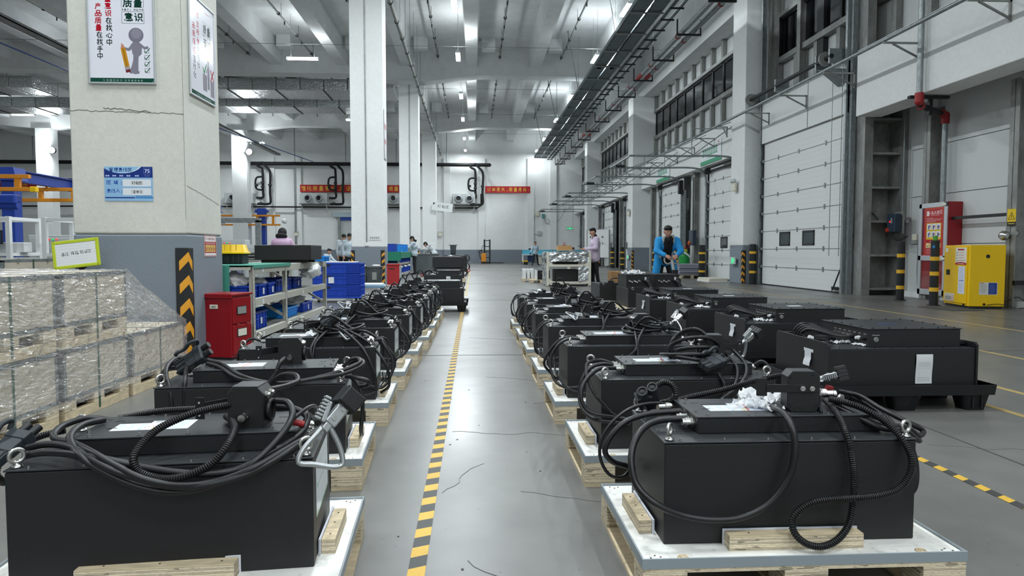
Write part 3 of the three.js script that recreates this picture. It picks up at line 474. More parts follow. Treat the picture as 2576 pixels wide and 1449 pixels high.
const packLabel = ctex(512, 256, (g, w, h) => {
  g.fillStyle = '#dfe6f0'; g.fillRect(0, 60, w, h - 60); g.fillRect(210, 0, 302, 256); g.fillStyle = '#7d93b4'; for (let r = 0; r < 7; r++) { for (let c = 0; c < 3; c++) g.fillRect(16 + c * 72, 78 + r * 22, 30 + ((r * 7 + c * 13) % 26), 5); } g.fillStyle = '#8a8f96'; g.fillRect(232, 16, 44, 26);
  g.fillStyle = '#c8772c'; for (let i = 0; i < 5; i++) { g.beginPath(); g.moveTo(200 + i * 22, 200 - i * 20); g.lineTo(210 + i * 22, 182 - i * 20); g.lineTo(220 + i * 22, 200 - i * 20); g.fill(); } g.fillStyle = '#d8452f'; g.beginPath(); g.moveTo(336, 0); g.lineTo(350, 0); g.lineTo(312, 256); g.lineTo(298, 256); g.fill(); g.fillStyle = '#e3d338'; for (let i = 0; i < 4; i++) g.fillRect(264 + i * 4, 190 + (i % 2) * 34, 18, 24);
  g.fillStyle = '#8c9ebc'; for (let r = 0; r < 18; r++) g.fillRect(366 - r * 1.5, 16 + r * 13, 120, 3); g.fillStyle = '#2f7fd0'; g.beginPath(); g.arc(186, 236, 8, 0, 7); g.fill();
});
const packSideLabel = ctex(256, 256, (g, w, h) => { g.fillStyle = '#c3cdd4'; g.fillRect(0, 0, w, h); g.fillStyle = '#2f9a67'; g.fillRect(0, h - 12, w, 12); g.fillStyle = '#8ea0a4'; for (let i = 0; i < 9; i++) g.fillRect(50 + i * 20, 120 - (i % 2) * 2, 13, 12); g.fillStyle = '#57b392'; g.fillRect(22, 116, 20, 20); g.fillStyle = '#9fb0b4'; g.fillRect(20, 40, 216, 3); });
const noteTex = ctex(128, 224, (g, w, h) => { g.fillStyle = '#dcdddf'; g.fillRect(0, 0, w, h); g.fillStyle = '#9a9ca0'; for (const y of [62, 74, 86, 178, 190, 202]) for (let i = 0; i < 9; i++) g.fillRect(16 + i * 11, y, 8, 4); g.fillStyle = '#b0b2b6'; g.fillRect(8, 104, w - 16, 2); });
const cabWarn = ctex(256, 300, (g, w, h) => { g.fillStyle = '#e9e4da'; g.fillRect(0, 0, w, h); g.fillStyle = '#b02526'; g.fillRect(50, 22, 150, 26); g.beginPath(); g.moveTo(0, 268); g.quadraticCurveTo(128, 236, 256, 268); g.lineTo(256, 300); g.lineTo(0, 300); g.fill(); g.fillStyle = '#b46a5e'; g.font = 'bold 22px sans-serif'; g.fillText('FLAMMABLE', 66, 92); g.fillText('FLAMMABLE', 66, 138); g.fillText('FLAMMABLE', 66, 184); for (let i = 0; i < 4; i++) { g.fillStyle = '#5d6668'; g.beginPath(); g.moveTo(24, 98 + i * 46); g.lineTo(38, 72 + i * 46); g.lineTo(52, 98 + i * 46); g.fill(); } g.fillStyle = '#b46a5e'; for (let i = 0; i < 5; i++) g.fillRect(74 + i * 32, 214, 16, 18); g.fillStyle = '#f0e4e0'; for (let i = 0; i < 6; i++) g.fillRect(60 + i * 24, 274, 15, 14); });
const docTex = ctex(192, 512, (g, w, h) => { g.fillStyle = '#dcdff0'; g.fillRect(0, 0, w, h); g.fillStyle = '#a9b2d2'; for (let r = 0; r < 24; r++) if (r < 11 || r > 15) g.fillRect(30, 24 + r * 19, 100 + (r * 37) % 44, 5); g.fillStyle = '#7a2438'; g.fillRect(36, 256, 20, 20); g.fillStyle = '#4a73b8'; for (let i = 0; i < 3; i++) g.fillRect(72 + i * 30, 252, 22, 26); });
const hazLabel = ctex(256, 112, (g, w, h) => { g.fillStyle = '#e4e1d8'; g.fillRect(0, 0, w, h); g.fillStyle = '#111'; for (let i = 0; i < 6; i++) { g.beginPath(); g.moveTo(10 + i * 28, 104); g.lineTo(30 + i * 28, 40); g.lineTo(42 + i * 28, 40); g.lineTo(22 + i * 28, 104); g.fill(); } g.fillStyle = '#9a9a92'; for (let i = 0; i < 12; i++) g.fillRect(12 + i * 12, 16, 8, 8); g.strokeStyle = '#c23a44'; g.lineWidth = 7; g.beginPath(); g.moveTo(182, 102); g.lineTo(214, 22); g.lineTo(246, 102); g.closePath(); g.stroke(); g.fillStyle = '#c23a44'; g.fillRect(208, 60, 12, 26); });
const cardTex = ctex(256, 192, (g, w, h) => { g.fillStyle = '#d8d6cf'; g.fillRect(0, 0, w, h); g.fillStyle = '#1f3b8a'; g.fillRect(130, 8, 118, 176); g.fillStyle = '#a83236'; g.fillRect(8, 8, 60, 8); g.fillStyle = '#8d8f90'; for (let r = 0; r < 12; r++) g.fillRect(14, 26 + r * 12, 60 + (r * 29) % 44, 4); g.fillStyle = '#6f86c2'; for (let r = 0; r < 10; r++) g.fillRect(144, 34 + r * 14, 60 + (r * 17) % 30, 3); });
const elecTex = ctex(96, 192, (g, w, h) => { g.fillStyle = '#e6c21c'; g.fillRect(0, 0, w, h); g.fillStyle = '#15150f'; g.fillRect(0, 146, w, 46); g.strokeStyle = '#2a2710'; g.lineWidth = 6; g.beginPath(); g.moveTo(12, 118); g.lineTo(48, 40); g.lineTo(84, 118); g.closePath(); g.stroke(); g.fillStyle = '#2a2710'; g.fillRect(44, 66, 7, 40); g.fillStyle = '#d9c65a'; for (let i = 0; i < 5; i++) g.fillRect(12 + i * 15, 160, 11, 12); });
const greenSign = ctex(512, 160, (g, w, h) => { g.fillStyle = '#e6ebee'; g.fillRect(0, 0, w, h); g.fillStyle = '#0f9a6b'; g.fillRect(0, h - 30, w, 30); g.strokeStyle = '#0f8a62'; g.lineWidth = 9; for (let i = 0; i < 7; i++) { const x = 60 + i * 54; g.strokeRect(x, 48, 32, 44); g.beginPath(); g.moveTo(x + 16, 40); g.lineTo(x + 16, 100); g.stroke(); } g.fillStyle = '#6da79a'; for (let i = 0; i < 16; i++) g.fillRect(170 + i * 12, 112, 8, 7); g.fillStyle = '#c6757c'; g.fillRect(430, 16, 40, 10); });
const smallSign = (bg, fg, n) => ctex(128, 48, (g, w, h) => { g.fillStyle = bg; g.fillRect(0, 0, w, h); g.fillStyle = fg; for (let i = 0; i < n; i++) { g.fillRect(12 + i * (104 / n), 14, 104 / n - 4, 5); g.fillRect(12 + i * (104 / n) + 4, 12, 3, 22); g.fillRect(12 + i * (104 / n), 29, 104 / n - 4, 4); } });
const PR = (t, rough = 0.4) => SM({ map: t, roughness: rough });
// ---------------------------------------------------------------- lamps: each batten is a glowing lens and an area light just below it
function batten(label, x, y, z, along, group, on = 1) {
  const g = thing('led_batten', label, 'lamp', [x, y, z], along === 'x' ? PI / 2 : 0, group);
  part(g, 'spine', R(0.06, 0.04, 1.42, 0.01, 0, 0.062, 0), M.white); for (const s of [-0.69, 0.69]) part(g, 'end_cap', R(0.2, 0.09, 0.04, 0.012, 0, 0, s), M.white); part(g, 'lens', R(0.19, 0.08, 1.36, 0.03, 0, 0, 0), M.led);
  for (const s of [-0.5, 0.5]) part(g, 'hanger_rod', C(0.006, YC - y - 0.06, 0, (YC - y + 0.06) / 2, s, 0, 0, 0, 6), M.galv);
  const l = new THREE.RectAreaLight(LAMP_C, LAMP_L * on, 0.2, 1.4); l.position.set(0, -0.05, 0); l.rotation.x = -PI / 2; l.castShadow = true; g.add(l);
  const u = new THREE.RectAreaLight(LAMP_C, LAMP_L * on * UP, 0.2, 1.4); u.position.set(0, 0.09, 0); u.rotation.x = PI / 2; u.castShadow = true; g.add(u);   // the lens wraps round and glows upward too
}
const LD = [-9.5, -2.7, 4.0, 10.7, 17.5, 24.35, 30.5, 38.1, 44.7, 52.2, 58.3];
for (const d of LD) { const on = d > 57 ? 0.35 : 1; batten('LED batten lamp hanging in the row above the open aisle', -0.62, 9.4, -d, 'z', 'lamps above the aisle', on); batten('LED batten lamp hanging beside the long cable tray', 5.33, 9.4, -d, 'z', 'lamps beside the cable tray', on); }
for (const [x, d] of [[-7.4, 3], [-7.4, 17], [-7.4, 31.3], [-7.4, 45.5], [-16.8, 3], [-16.8, 18], [-16.8, 33], [-16.8, 55.5], [-27.6, 10], [-27.6, 27], [-27.6, 44.9], [-27.6, 57], [-39, 18], [-39, 40]]) batten('LED batten lamp crosswise over the assembly area', x, 9.4, -d, 'x', 'lamps over the assembly area');
for (const [x, z, lb] of [[-15.7, -50.4, 'round floodlight on the column beside the blue crane post'], [-29.1, -50.4, 'round floodlight on the column behind the orange crane']]) {
  const g = thing('floodlight', lb, 'lamp', [x, 8.0, z]); part(g, 'body', C(0.22, 0.16, 0, 0, 0, PI / 2, 0, 0, 16), M.dark); part(g, 'lens', C(0.2, 0.03, 0, 0, 0.09, PI / 2, 0, 0, 16), M.led); part(g, 'bracket', bar([-0.4, 0, -0.1], [0, 0, -0.05], 0.06), M.galv);
  const l = new THREE.PointLight(LAMP_C, 30); l.position.set(0, 0, 0.3); l.castShadow = true; l.shadow.radius = 6; g.add(l);
}
// ---------------------------------------------------------------- cable trays and fire mains along the right side
const ZT0 = 2, ZT1 = -58.5, LT = ZT0 - ZT1, ZTC = (ZT0 + ZT1) / 2;
const trayMat = SM({ map: galvMap, color: 0xaab4b8, roughness: 0.5, metalness: 0.55 });
for (const [i, x0, x1] of [[0, 5.14, 5.62], [1, 5.7, 6.16]]) {
  const g = thing('cable_tray', i ? 'closed galvanised cable tray beside the ladder tray under ceiling' : 'closed galvanised cable tray beside the lamp row under ceiling', 'cable tray');
  part(g, 'tray_bottom', BB(x0, x1, 8.8, 8.815, ZT0, ZT1), trayMat); part(g, 'side_rail', BB(x0, x0 + 0.015, 8.8, 8.98, ZT0, ZT1), trayMat); part(g, 'side_rail', BB(x1 - 0.015, x1, 8.8, 8.98, ZT0, ZT1), trayMat);
  for (let z = -3; z > ZT1; z -= 2.2) part(g, 'cross_support', RB(x0 - 0.06, x1 + 0.06, 8.74, 8.785, z - 0.03, z + 0.03, 0.006), M.steel);
  if (!i) for (let z = -7.4; z > ZT1; z -= 8.8) { part(g, 'brace_rod', rod([x0 - 0.04, 8.8, z], [x0 - 0.7, YC, z + 0.9], 0.022, 6), M.steel); part(g, 'brace_rod', rod([x0 - 0.04, 8.8, z], [x0 - 0.04, YC, z], 0.014, 6), M.steel); }
  for (const z of [-29.8, -30.2]) part(g, 'marker_plate', B(0.16, 0.004, 0.22, (x0 + x1) / 2, 8.797, -29.8), SM({ color: 0x3b53a5, roughness: 0.4 }));
}
{
  const g = thing('ladder_tray', 'open ladder cable tray between closed tray and fire mains', 'cable tray');
  for (const x of [6.3, 6.58]) part(g, 'side_rail', BB(x - 0.02, x + 0.02, 8.68, 8.8, ZT0, ZT1), trayMat);
  for (let z = 0; z > ZT1; z -= 1.1) part(g, 'rung', RB(6.2, 6.66, 8.63, 8.68, z - 0.03, z + 0.03, 0.006), M.dark);
}
for (const [i, x, y] of [[0, 6.95, 8.28], [1, 7.32, 8.3]]) {
  const g = thing('fire_main', i ? 'galvanised fire main pipe nearer the windows' : 'galvanised fire main pipe nearer the cable trays', 'pipe');
  part(g, 'pipe', rod([x, y, ZT0], [x, y, ZT1], 0.085, 14), M.galv);
  for (let z = -2; z > ZT1; z -= 3.6) part(g, 'coupling', C(0.1, 0.07, x, y, z - i * 0.5, PI / 2, 0, 0, 14), M.redfit);
  for (const z of [-29, -43.5]) part(g, 'flow_label', C(0.088, 0.9, x, y, z, PI / 2, 0, 0, 14), M.cranered);
}
for (let z = -4.4, k = 0; z > ZT1; z -= 3.1, k++) { const g = thing('pipe_hanger', 'black steel trapeze hanger carrying both fire mains', 'hanger', [0, 0, z], 0, 'trapeze hangers under the fire mains'); part(g, 'cradle', [B(0.82, 0.06, 0.06, 7.13, 8.15, 0), B(0.04, 0.5, 0.05, 6.74, 8.4, 0), B(0.04, 0.5, 0.05, 7.52, 8.4, 0)], M.plugblack); if (k % 2) part(g, 'hanger_rod', [rod([6.74, 8.6, 0], [6.74, YC, 0], 0.01, 6), rod([7.52, 8.6, 0], [7.52, 8.95, 0], 0.01, 6)], M.galv); }
// rail on slotted brackets along the lintel
{
  const g = thing('wall_conduit', 'bright galvanised conduit on brackets along the white lintel', 'conduit'); part(g, 'pipe', rod([8.0, 5.12, 2], [8.0, 5.12, -57], 0.04, 10), M.galv);
  for (let z = -4.1; z > -57; z -= 2.3) { const x1 = (z < -21 && z > -22.6) || (z < -35.6 && z > -37) || (z < -50.6 && z > -52) ? 8.3 : 8.7; part(g, 'bracket', [B(x1 - 7.95, 0.035, 0.035, (x1 + 7.95) / 2, 5.06, z), B(0.035, 0.34, 0.035, x1 - 0.018, 4.9, z), bar([8.15, 5.04, z], [x1 - 0.02, 4.78, z], 0.03)], M.steel); }
}
// riser with red grooved elbows above the safety cabinet
{
  const g = thing('sprinkler_riser', 'galvanised sprinkler riser with red elbows by the fire cabinet', 'pipe');
  part(g, 'pipe', rod([8.58, 9.0, -13.1], [8.58, 3.98, -13.1], 0.055, 12), M.galv); part(g, 'pipe', rod([8.62, 3.84, -13.15], [9.7, 3.84, -14.0], 0.055, 12), M.dark); part(g, 'pipe', rod([9.74, 3.7, -14.0], [9.74, 0.2, -14.0], 0.055, 12), M.galv);
  part(g, 'elbow', [SP(0.085, 8.58, 3.9, -13.1), C(0.08, 0.14, 8.58, 3.99, -13.1, 0, 0, 0, 12), C(0.08, 0.12, 8.68, 3.84, -13.2, 0, 0.9, PI / 2, 12)], M.redfit); part(g, 'elbow', [SP(0.085, 9.74, 3.82, -14.0), C(0.08, 0.14, 9.74, 3.72, -14.0, 0, 0, 0, 12), C(0.08, 0.12, 9.62, 3.84, -13.92, 0, 0.9, PI / 2, 12)], M.redfit);
  part(g, 'strut', RB(8.5, 9.3, 4.0, 4.05, -13.35, -13.25, 0.005), M.dark); part(g, 'strut', RB(8.95, 9.02, 3.7, 4.02, -13.4, -13.34, 0.005), M.dark);
}
// horizontal door tracks reaching out over the floor
const trackLabels = ['galvanised overhead door track frame by the tall door column', 'overhead door track frame above the man in blue', 'overhead door track frame before the middle right column', 'overhead door track frame above the man in lavender', 'overhead door track frame closest to the far wall'];
[[-22.76, -26.0], [-29.15, -32.6], [-37.4, -40.3], [-43.4, -47.0], [-52.1, -55.2]].forEach(([z0, z1], i) => {
  const g = thing('overhead_door_track', trackLabels[i], 'door track'); const y = 4.15, xo = 5.15;
  for (const z of [z0, z1]) part(g, 'track', tube([[8.78, 3.5, z], [8.76, 3.85, z], [8.6, 4.08, z], [8.3, y, z], [7, y, z], [xo, y, z]], 0.035, { seg: 6, step: 0.12 }), M.galv);
  part(g, 'end_bar', B(0.05, 0.05, z0 - z1, xo, y, (z0 + z1) / 2), M.galv);
  part(g, 'buffer_spring', C(0.05, 0.35, xo + 0.35, y + 0.05, z1 + 0.06, 0, 0, PI / 2, 10), M.dark); part(g, 'hanger_angle', [bar([7.2, y, z0], [8.65, 5.2, z0 - 0.1], 0.03), bar([7.2, y, z1], [8.65, 5.2, z1 + 0.1], 0.03), bar([5.7, y, z0], [8.65, 5.35, z0 - 0.4], 0.03), bar([7.2, y, z0], [7.2, 5.05, z0], 0.025), bar([7.2, y, z1], [7.2, 5.05, z1], 0.025), bar([6.0, y, z1], [8.6, 5.3, z1 + 0.5], 0.025), bar([7.2, 5.05, z0], [8.68, 5.05, z0], 0.025)], M.galv);
  part(g, 'torsion_shaft', rod([8.82, 4.0, z0], [8.82, 4.0, z1], 0.04, 8), M.dark); part(g, 'spring_drum', C(0.12, 0.14, 8.74, 4.0, z1 + 0.3, PI / 2, 0, 0, 14), M.dark); part(g, 'torsion_spring', C(0.07, 0.9, 8.82, 4.0, z0 - 0.9, PI / 2, 0, 0, 10), M.plugblack);
  part(g, 'door_motor', R(0.18, 0.55, 0.2, 0.02, 8.72, 3.7, z0 + 0.14), M.plugblack);
});
for (const [z, y, lb] of [[-25.2, 4.62, 'white and green banner sign above the nearer far door'], [-31.6, 4.6, 'white and green banner sign above the door behind blue jacket']]) single('banner_sign', lb, 'sign', new THREE.BoxGeometry(2.2, 0.75, 0.02).rotateY(-PI / 2).translate(8.68, y, z), PR(greenSign, 0.5), null, true);
// ---------------------------------------------------------------- ceiling pipes and wires
for (let b = 1; b < 4; b++) for (let k = -6; k <= 2; k++) { const x = -1.73 + 3.1 * k, z0 = BZ[b] - 0.6, z1 = BZ[b + 1] + 0.7, g = thing('sprinkler_pipe', 'dark sprinkler branch pipe under a ceiling bay', 'pipe', [0, 0, 0], 0, 'sprinkler branch pipes'); part(g, 'pipe', rod([x, 10.75, z0], [x, 10.75, z1], 0.04, 8), M.steel); for (let z = z0 - 1.2; z > z1; z -= 2.9) { part(g, 'coupling', C(0.07, 0.08, x, 10.75, z, PI / 2, 0, 0, 10), M.dark); part(g, 'hanger', rod([x, 10.75, z - 0.4], [x, YC, z - 0.4], 0.008, 5), M.dark); part(g, 'sprinkler_head', C(0.025, 0.16, x, 10.66, z - 0.9, 0, 0, 0, 8), M.dark); } }
{
  const g = thing('ceiling_main', 'dark service pipe hung along the left column tops', 'pipe'); part(g, 'pipe', rod([-2.65, 9.05, -4], [-2.65, 9.05, -59], 0.065, 10), M.steel);
  for (let z = -6; z > -58; z -= 1.9) { part(g, 'clamp', C(0.085, 0.06, -2.65, 9.05, z, PI / 2, 0, 0, 10), M.dark); part(g, 'hanger_rod', rod([-2.53, 9.05, z], [-2.53, YC, z], 0.009, 5), M.galv); }
}
for (const z of [-31, -38.9, -46, -53.5]) single('catenary_wire', 'thin wire strung across the hall under the beams', 'wire', rod([-40, 9.95, z], [8.6, 9.95, z], 0.011, 5), M.galv, 'wires under the ceiling');
// silver insulated ducts
function duct(label, x0, x1, y0, y1, z0, z1) {
  const g = thing('duct', label, 'duct'); const n = Math.round((x1 - x0) / 1.3), st = (x1 - x0) / n;
  for (let i = 0; i < n; i++) part(g, 'duct_section', RB(x0 + i * st, x0 + (i + 1) * st - 0.01, y0, y1, z1, z0, 0.05), M.duct);
  for (let i = 0; i <= n; i += 2) part(g, 'strap', [BB(x0 + i * st - 0.03, x0 + i * st + 0.03, y0 - 0.03, y0, z1 - 0.1, z0 + 0.1)], M.dark);
  for (let i = 1; i < n; i += 2) part(g, 'hanger_rod', [rod([x0 + i * st, y1, z0 + 0.05], [x0 + i * st, YC, z0 + 0.05], 0.01, 5)], M.dark);
}
duct('silver foil insulated duct over the assembly area, nearer one', -15.5, -4.2, 9.62, 10.25, -38.3, -40.6); duct('silver foil insulated duct over the assembly area, farther one', -15.5, -6.5, 9.4, 9.95, -41.6, -43.6); duct('silver foil insulated duct branch beside the conveyor', -33, -22.5, 9.3, 9.9, -42, -44.2); duct('silver foil insulated duct above the orange crane', -33, -23, 9.6, 10.2, -38.3, -40.4);
single('hanging_conduit', 'blue cable run strung along the assembly line ceiling', 'conduit', tube([[-17.4, 8.6, -22], [-16.6, 8.6, -36], [-13, 8.3, -58]], 0.03, { step: 1 }), SM({ color: 0x2c4f94, roughness: 0.5 })); single('cable_tray', 'galvanised cable tray over the assembly line', 'cable tray', [BB(-16, -15.6, 8.8, 8.84, -20, -58), BB(-16, -15.98, 8.8, 8.92, -20, -58), BB(-15.62, -15.6, 8.8, 8.92, -20, -58)], M.steel);
// ---------------------------------------------------------------- far wall: black pipes, fan units, banners
{
  const g = thing('chilled_water_main', 'thick black insulated pipe along the far wall top', 'pipe'); part(g, 'pipe', rod([-45, 8.3, -59.3], [1.4, 8.3, -59.3], 0.15, 12), M.blackpipe); part(g, 'end_cap', SP(0.16, 1.4, 8.3, -59.3), M.blackpipe); for (let x = -40; x < 1; x += 4.2) part(g, 'hanger', rod([x, 8.3, -59.3], [x, YC, -59.3], 0.04, 6), M.galv);
  const h = thing('drain_pipe', 'thin black pipe below the fan units on far wall', 'pipe'); part(h, 'pipe', tube([[-45, 4.72, -59.55], [-20, 4.74, -59.55], [0.4, 4.7, -59.55], [0.68, 4.72, -59.55], [0.7, 4.9, -59.55], [0.7, 5.9, -59.55]], 0.065, { step: 0.5, tension: 0.1 }), M.blackpipe);
}
function valveSet(label, x) {
  const g = thing('valve_set', label, 'pipe valves', [x, 0, -59.25]);
  part(g, 'pipe', tube([[-0.6, 8.4, 0], [-0.55, 8.1, 0], [-0.2, 7.9, 0], [-0.15, 7.6, 0], [-0.15, 6.0, 0], [-0.15, 5.5, 0], [-0.7, 5.45, 0]], 0.1, { step: 0.15 }), M.blackpipe); part(g, 'pipe', tube([[-0.2, 8.4, 0.1], [0.2, 8.0, 0.1], [0.45, 7.7, 0.1], [0.45, 6, 0.1], [0.45, 5.0, 0.1], [0.3, 4.95, 0.1], [-0.6, 4.95, 0.1]], 0.1, { step: 0.15 }), M.blackpipe); part(g, 'bypass_loop', tube([[-0.15, 7.2, 0.05], [-0.65, 7.1, 0.05], [-0.65, 6.2, 0.05], [-0.15, 6.1, 0.05]], 0.08, { step: 0.15 }), M.blackpipe);
  for (const [a, b] of [[-0.15, 6.7], [-0.15, 6.35], [0.45, 6.5], [-0.65, 6.5], [-0.5, 5.45], [-0.3, 5.0]]) part(g, 'valve', [C(0.14, 0.16, a, b, 0.05, 0, 0, 0, 8), C(0.03, 0.26, a, b, 0.2, PI / 2, 0, 0, 6), C(0.1, 0.03, a, b, 0.32, PI / 2, 0, 0, 10)], M.dark); part(g, 'stay', bar([-0.55, 5.4, 0], [-0.1, 4.9, 0.05], 0.05), M.galv);
}
valveSet('black valve set next to the fan unit at hall corner', 0.36); valveSet('black valve set beside the red banner on the far wall', -11.3); valveSet('black valve set beside the column with floodlight', -17.27);
function fanUnit(label, x, w) {
  const g = thing('fan_unit', label, 'air handler', [x, 4.98, -59.55]); part(g, 'casing', R(w, 0.85, 0.8, 0.03, 0, 0.46, 0), M.greybox); part(g, 'drip_tray', R(w + 0.2, 0.06, 0.9, 0.02, 0, 0, 0), M.steel); part(g, 'wall_bracket', [bar([-w / 2 + 0.1, -0.02, 0.4], [-w / 2 + 0.1, -0.7, -0.4], 0.05), bar([w / 2 - 0.1, -0.02, 0.4], [w / 2 - 0.1, -0.7, -0.4], 0.05)], M.white);
  for (const s of [-0.46, 0.46]) { const n = part(g, 'nozzle', LA([[0.36, 0], [0.36, 0.05], [0.3, 0.12], [0.24, 0.3], [0.2, 0.3], [0.2, 0.06]], s, 0.46, 0.4, PI / 2, 0, 0, 20), M.alu); part(n, 'throat', C(0.2, 0.03, s, 0.46, 0.5, PI / 2, 0, 0, 18), M.plugblack); }
}
fanUnit('fan unit with two nozzles below the short red banner, near hall corner', -0.75, 1.9); fanUnit('fan unit with two nozzles under the long red banner', -13.27, 2.24); fanUnit('fan unit with two nozzles half hidden by floodlight column', -19.4, 2.3); fanUnit('fan unit with nozzles seen between two white columns', -6.2, 2.1);
single('banner', 'short red banner with gold slogan on the far wall', 'banner', new THREE.BoxGeometry(3.85, 0.56, 0.03).translate(2.98, 6.28, -59.75), PR(bannerTex([['订单是天', 44, 84, 22], ['，', 452, 84, 0], ['质量是命', 540, 84, 22], ['！', 950, 84, 0]], 1024, 128), 0.6), null, true);
single('banner', 'long red banner with gold slogan over the fan units', 'banner', new THREE.BoxGeometry(8.6, 0.62, 0.03).translate(-10.2, 6.3, -59.75), PR(bannerTex([['强化质量意识', 16, 96, 22], ['，', 724, 90, 0], ['打造优', 790, 96, 22], ['质量', 1762, 92, 10], ['人', 1962, 90, 0]], 2048, 140), 0.6), null, true);
single('banner', 'red banner with gold slogan behind the orange crane', 'banner', new THREE.BoxGeometry(9, 0.7, 0.03).translate(-40.2, 6.35, -59.75), PR(bannerTex([['产品质量', 30, 90, 140], ['在我手中', 1200, 96, 90]], 2048, 140), 0.6), null, true);
for (const [x, y, w, h, m, lb] of [[5.55, 4.25, 0.3, 0.4, M.cream, 'beige switch box highest on the far wall corner'], [6.05, 4.05, 0.26, 0.36, SM({ color: 0x5f8f93 }), 'teal control box beside coiled cable on far wall'], [5.7, 2.6, 0.32, 0.4, M.greybox, 'grey electrical box above the far desk']]) { const g = thing('wall_box', lb, 'electrical box', [x, y, -59.9]); part(g, 'case', R(w, h, 0.2, 0.02, 0, 0, 0), m); part(g, 'lock', C(0.02, 0.02, 0, 0, 0.11, PI / 2, 0, 0, 8), M.dark); }
single('wall_cable', 'grey cable with a coil running to the wall sockets', 'cable', [tube([[6.1, 3.85, -59.85], [6.3, 3.4, -59.8], [6.6, 3.5, -59.8], [6.4, 3.8, -59.8], [6.15, 3.6, -59.8], [6.5, 3.35, -59.8], [7.4, 3.7, -59.8], [8.0, 4.8, -59.7]], 0.02, { seg: 5, step: 0.06 }), tube([[5.3, 4.1, -59.9], [5.2, 3.3, -59.9], [5.2, 2.5, -59.9], [5.5, 2.5, -59.9]], 0.02, { seg: 5, step: 0.2 })], M.shelfgrey);
for (const [x, y, lb] of [[-14.9, 2.45, 'twin head emergency light on the wall behind assembly line'], [-2.8, 2.45, 'twin head emergency light above the black packs']]) { const g = thing('emergency_light', lb, 'emergency light', [x, y, -59.75]); part(g, 'box', R(0.36, 0.3, 0.1, 0.02, 0, 0, 0), M.cream); for (const s of [-0.12, 0.12]) part(g, 'lamp_head', SP(0.08, s, 0.22, 0.02), M.greybox); }
{ const g = thing('emergency_light', 'twin head emergency light on the column beside tall door', 'emergency light', [8.3, 3.06, -21.85]); part(g, 'box', R(0.08, 0.26, 0.28, 0.02, 0, 0, 0), M.cream); for (const s of [-0.08, 0.08]) part(g, 'lamp_head', SP(0.07, -0.03, 0.19, s), M.greybox); }
{ const g = thing('emergency_light', 'twin head emergency light on the column behind blue jacket', 'emergency light', [8.17, 3.0, -36.3]); part(g, 'box', R(0.08, 0.26, 0.28, 0.02, 0, 0, 0), M.cream); for (const s of [-0.08, 0.08]) part(g, 'lamp_head', SP(0.07, -0.03, 0.19, s), M.greybox); }
for (const [x, z, lb] of [[8.3, -21.85, 'glowing green exit sign on the column beside tall door'], [8.17, -36.4, 'glowing green exit sign on the column behind blue jacket']]) {
  const g = thing('exit_sign', lb, 'exit sign', [x, 0.72, z]); part(g, 'frame', R(0.05, 0.22, 0.44, 0.01, 0, 0, 0), M.greybox); part(g, 'lit_symbols', [B(0.01, 0.1, 0.08, -0.03, 0.01, 0.02), B(0.01, 0.03, 0.06, -0.03, 0.075, 0.03), bar([-0.03, -0.03, 0.0], [-0.03, -0.09, -0.05], 0.02), bar([-0.03, -0.03, 0.04], [-0.03, -0.09, 0.08], 0.02), B(0.01, 0.02, 0.12, -0.03, 0.01, 0.14), bar([-0.03, 0.01, 0.2], [-0.03, 0.05, 0.14], 0.015), bar([-0.03, 0.01, 0.2], [-0.03, -0.03, 0.14], 0.015)], M.exit);
}
{ const g = thing('exit_sign', 'small hanging green exit sign by the far wall', 'exit sign', [8.2, 2.95, -58.8]); part(g, 'frame', R(0.7, 0.24, 0.06, 0.02, 0, 0, 0), M.greybox); part(g, 'lit_symbols', [B(0.12, 0.16, 0.01, 0, 0, 0.04), B(0.18, 0.06, 0.01, -0.2, 0, 0.04), B(0.16, 0.06, 0.01, 0.2, 0, 0.04)], M.exit); part(g, 'hanger_rod', rod([0.25, 0.1, 0], [0.25, 2.5, 0], 0.012, 5), M.galv); }
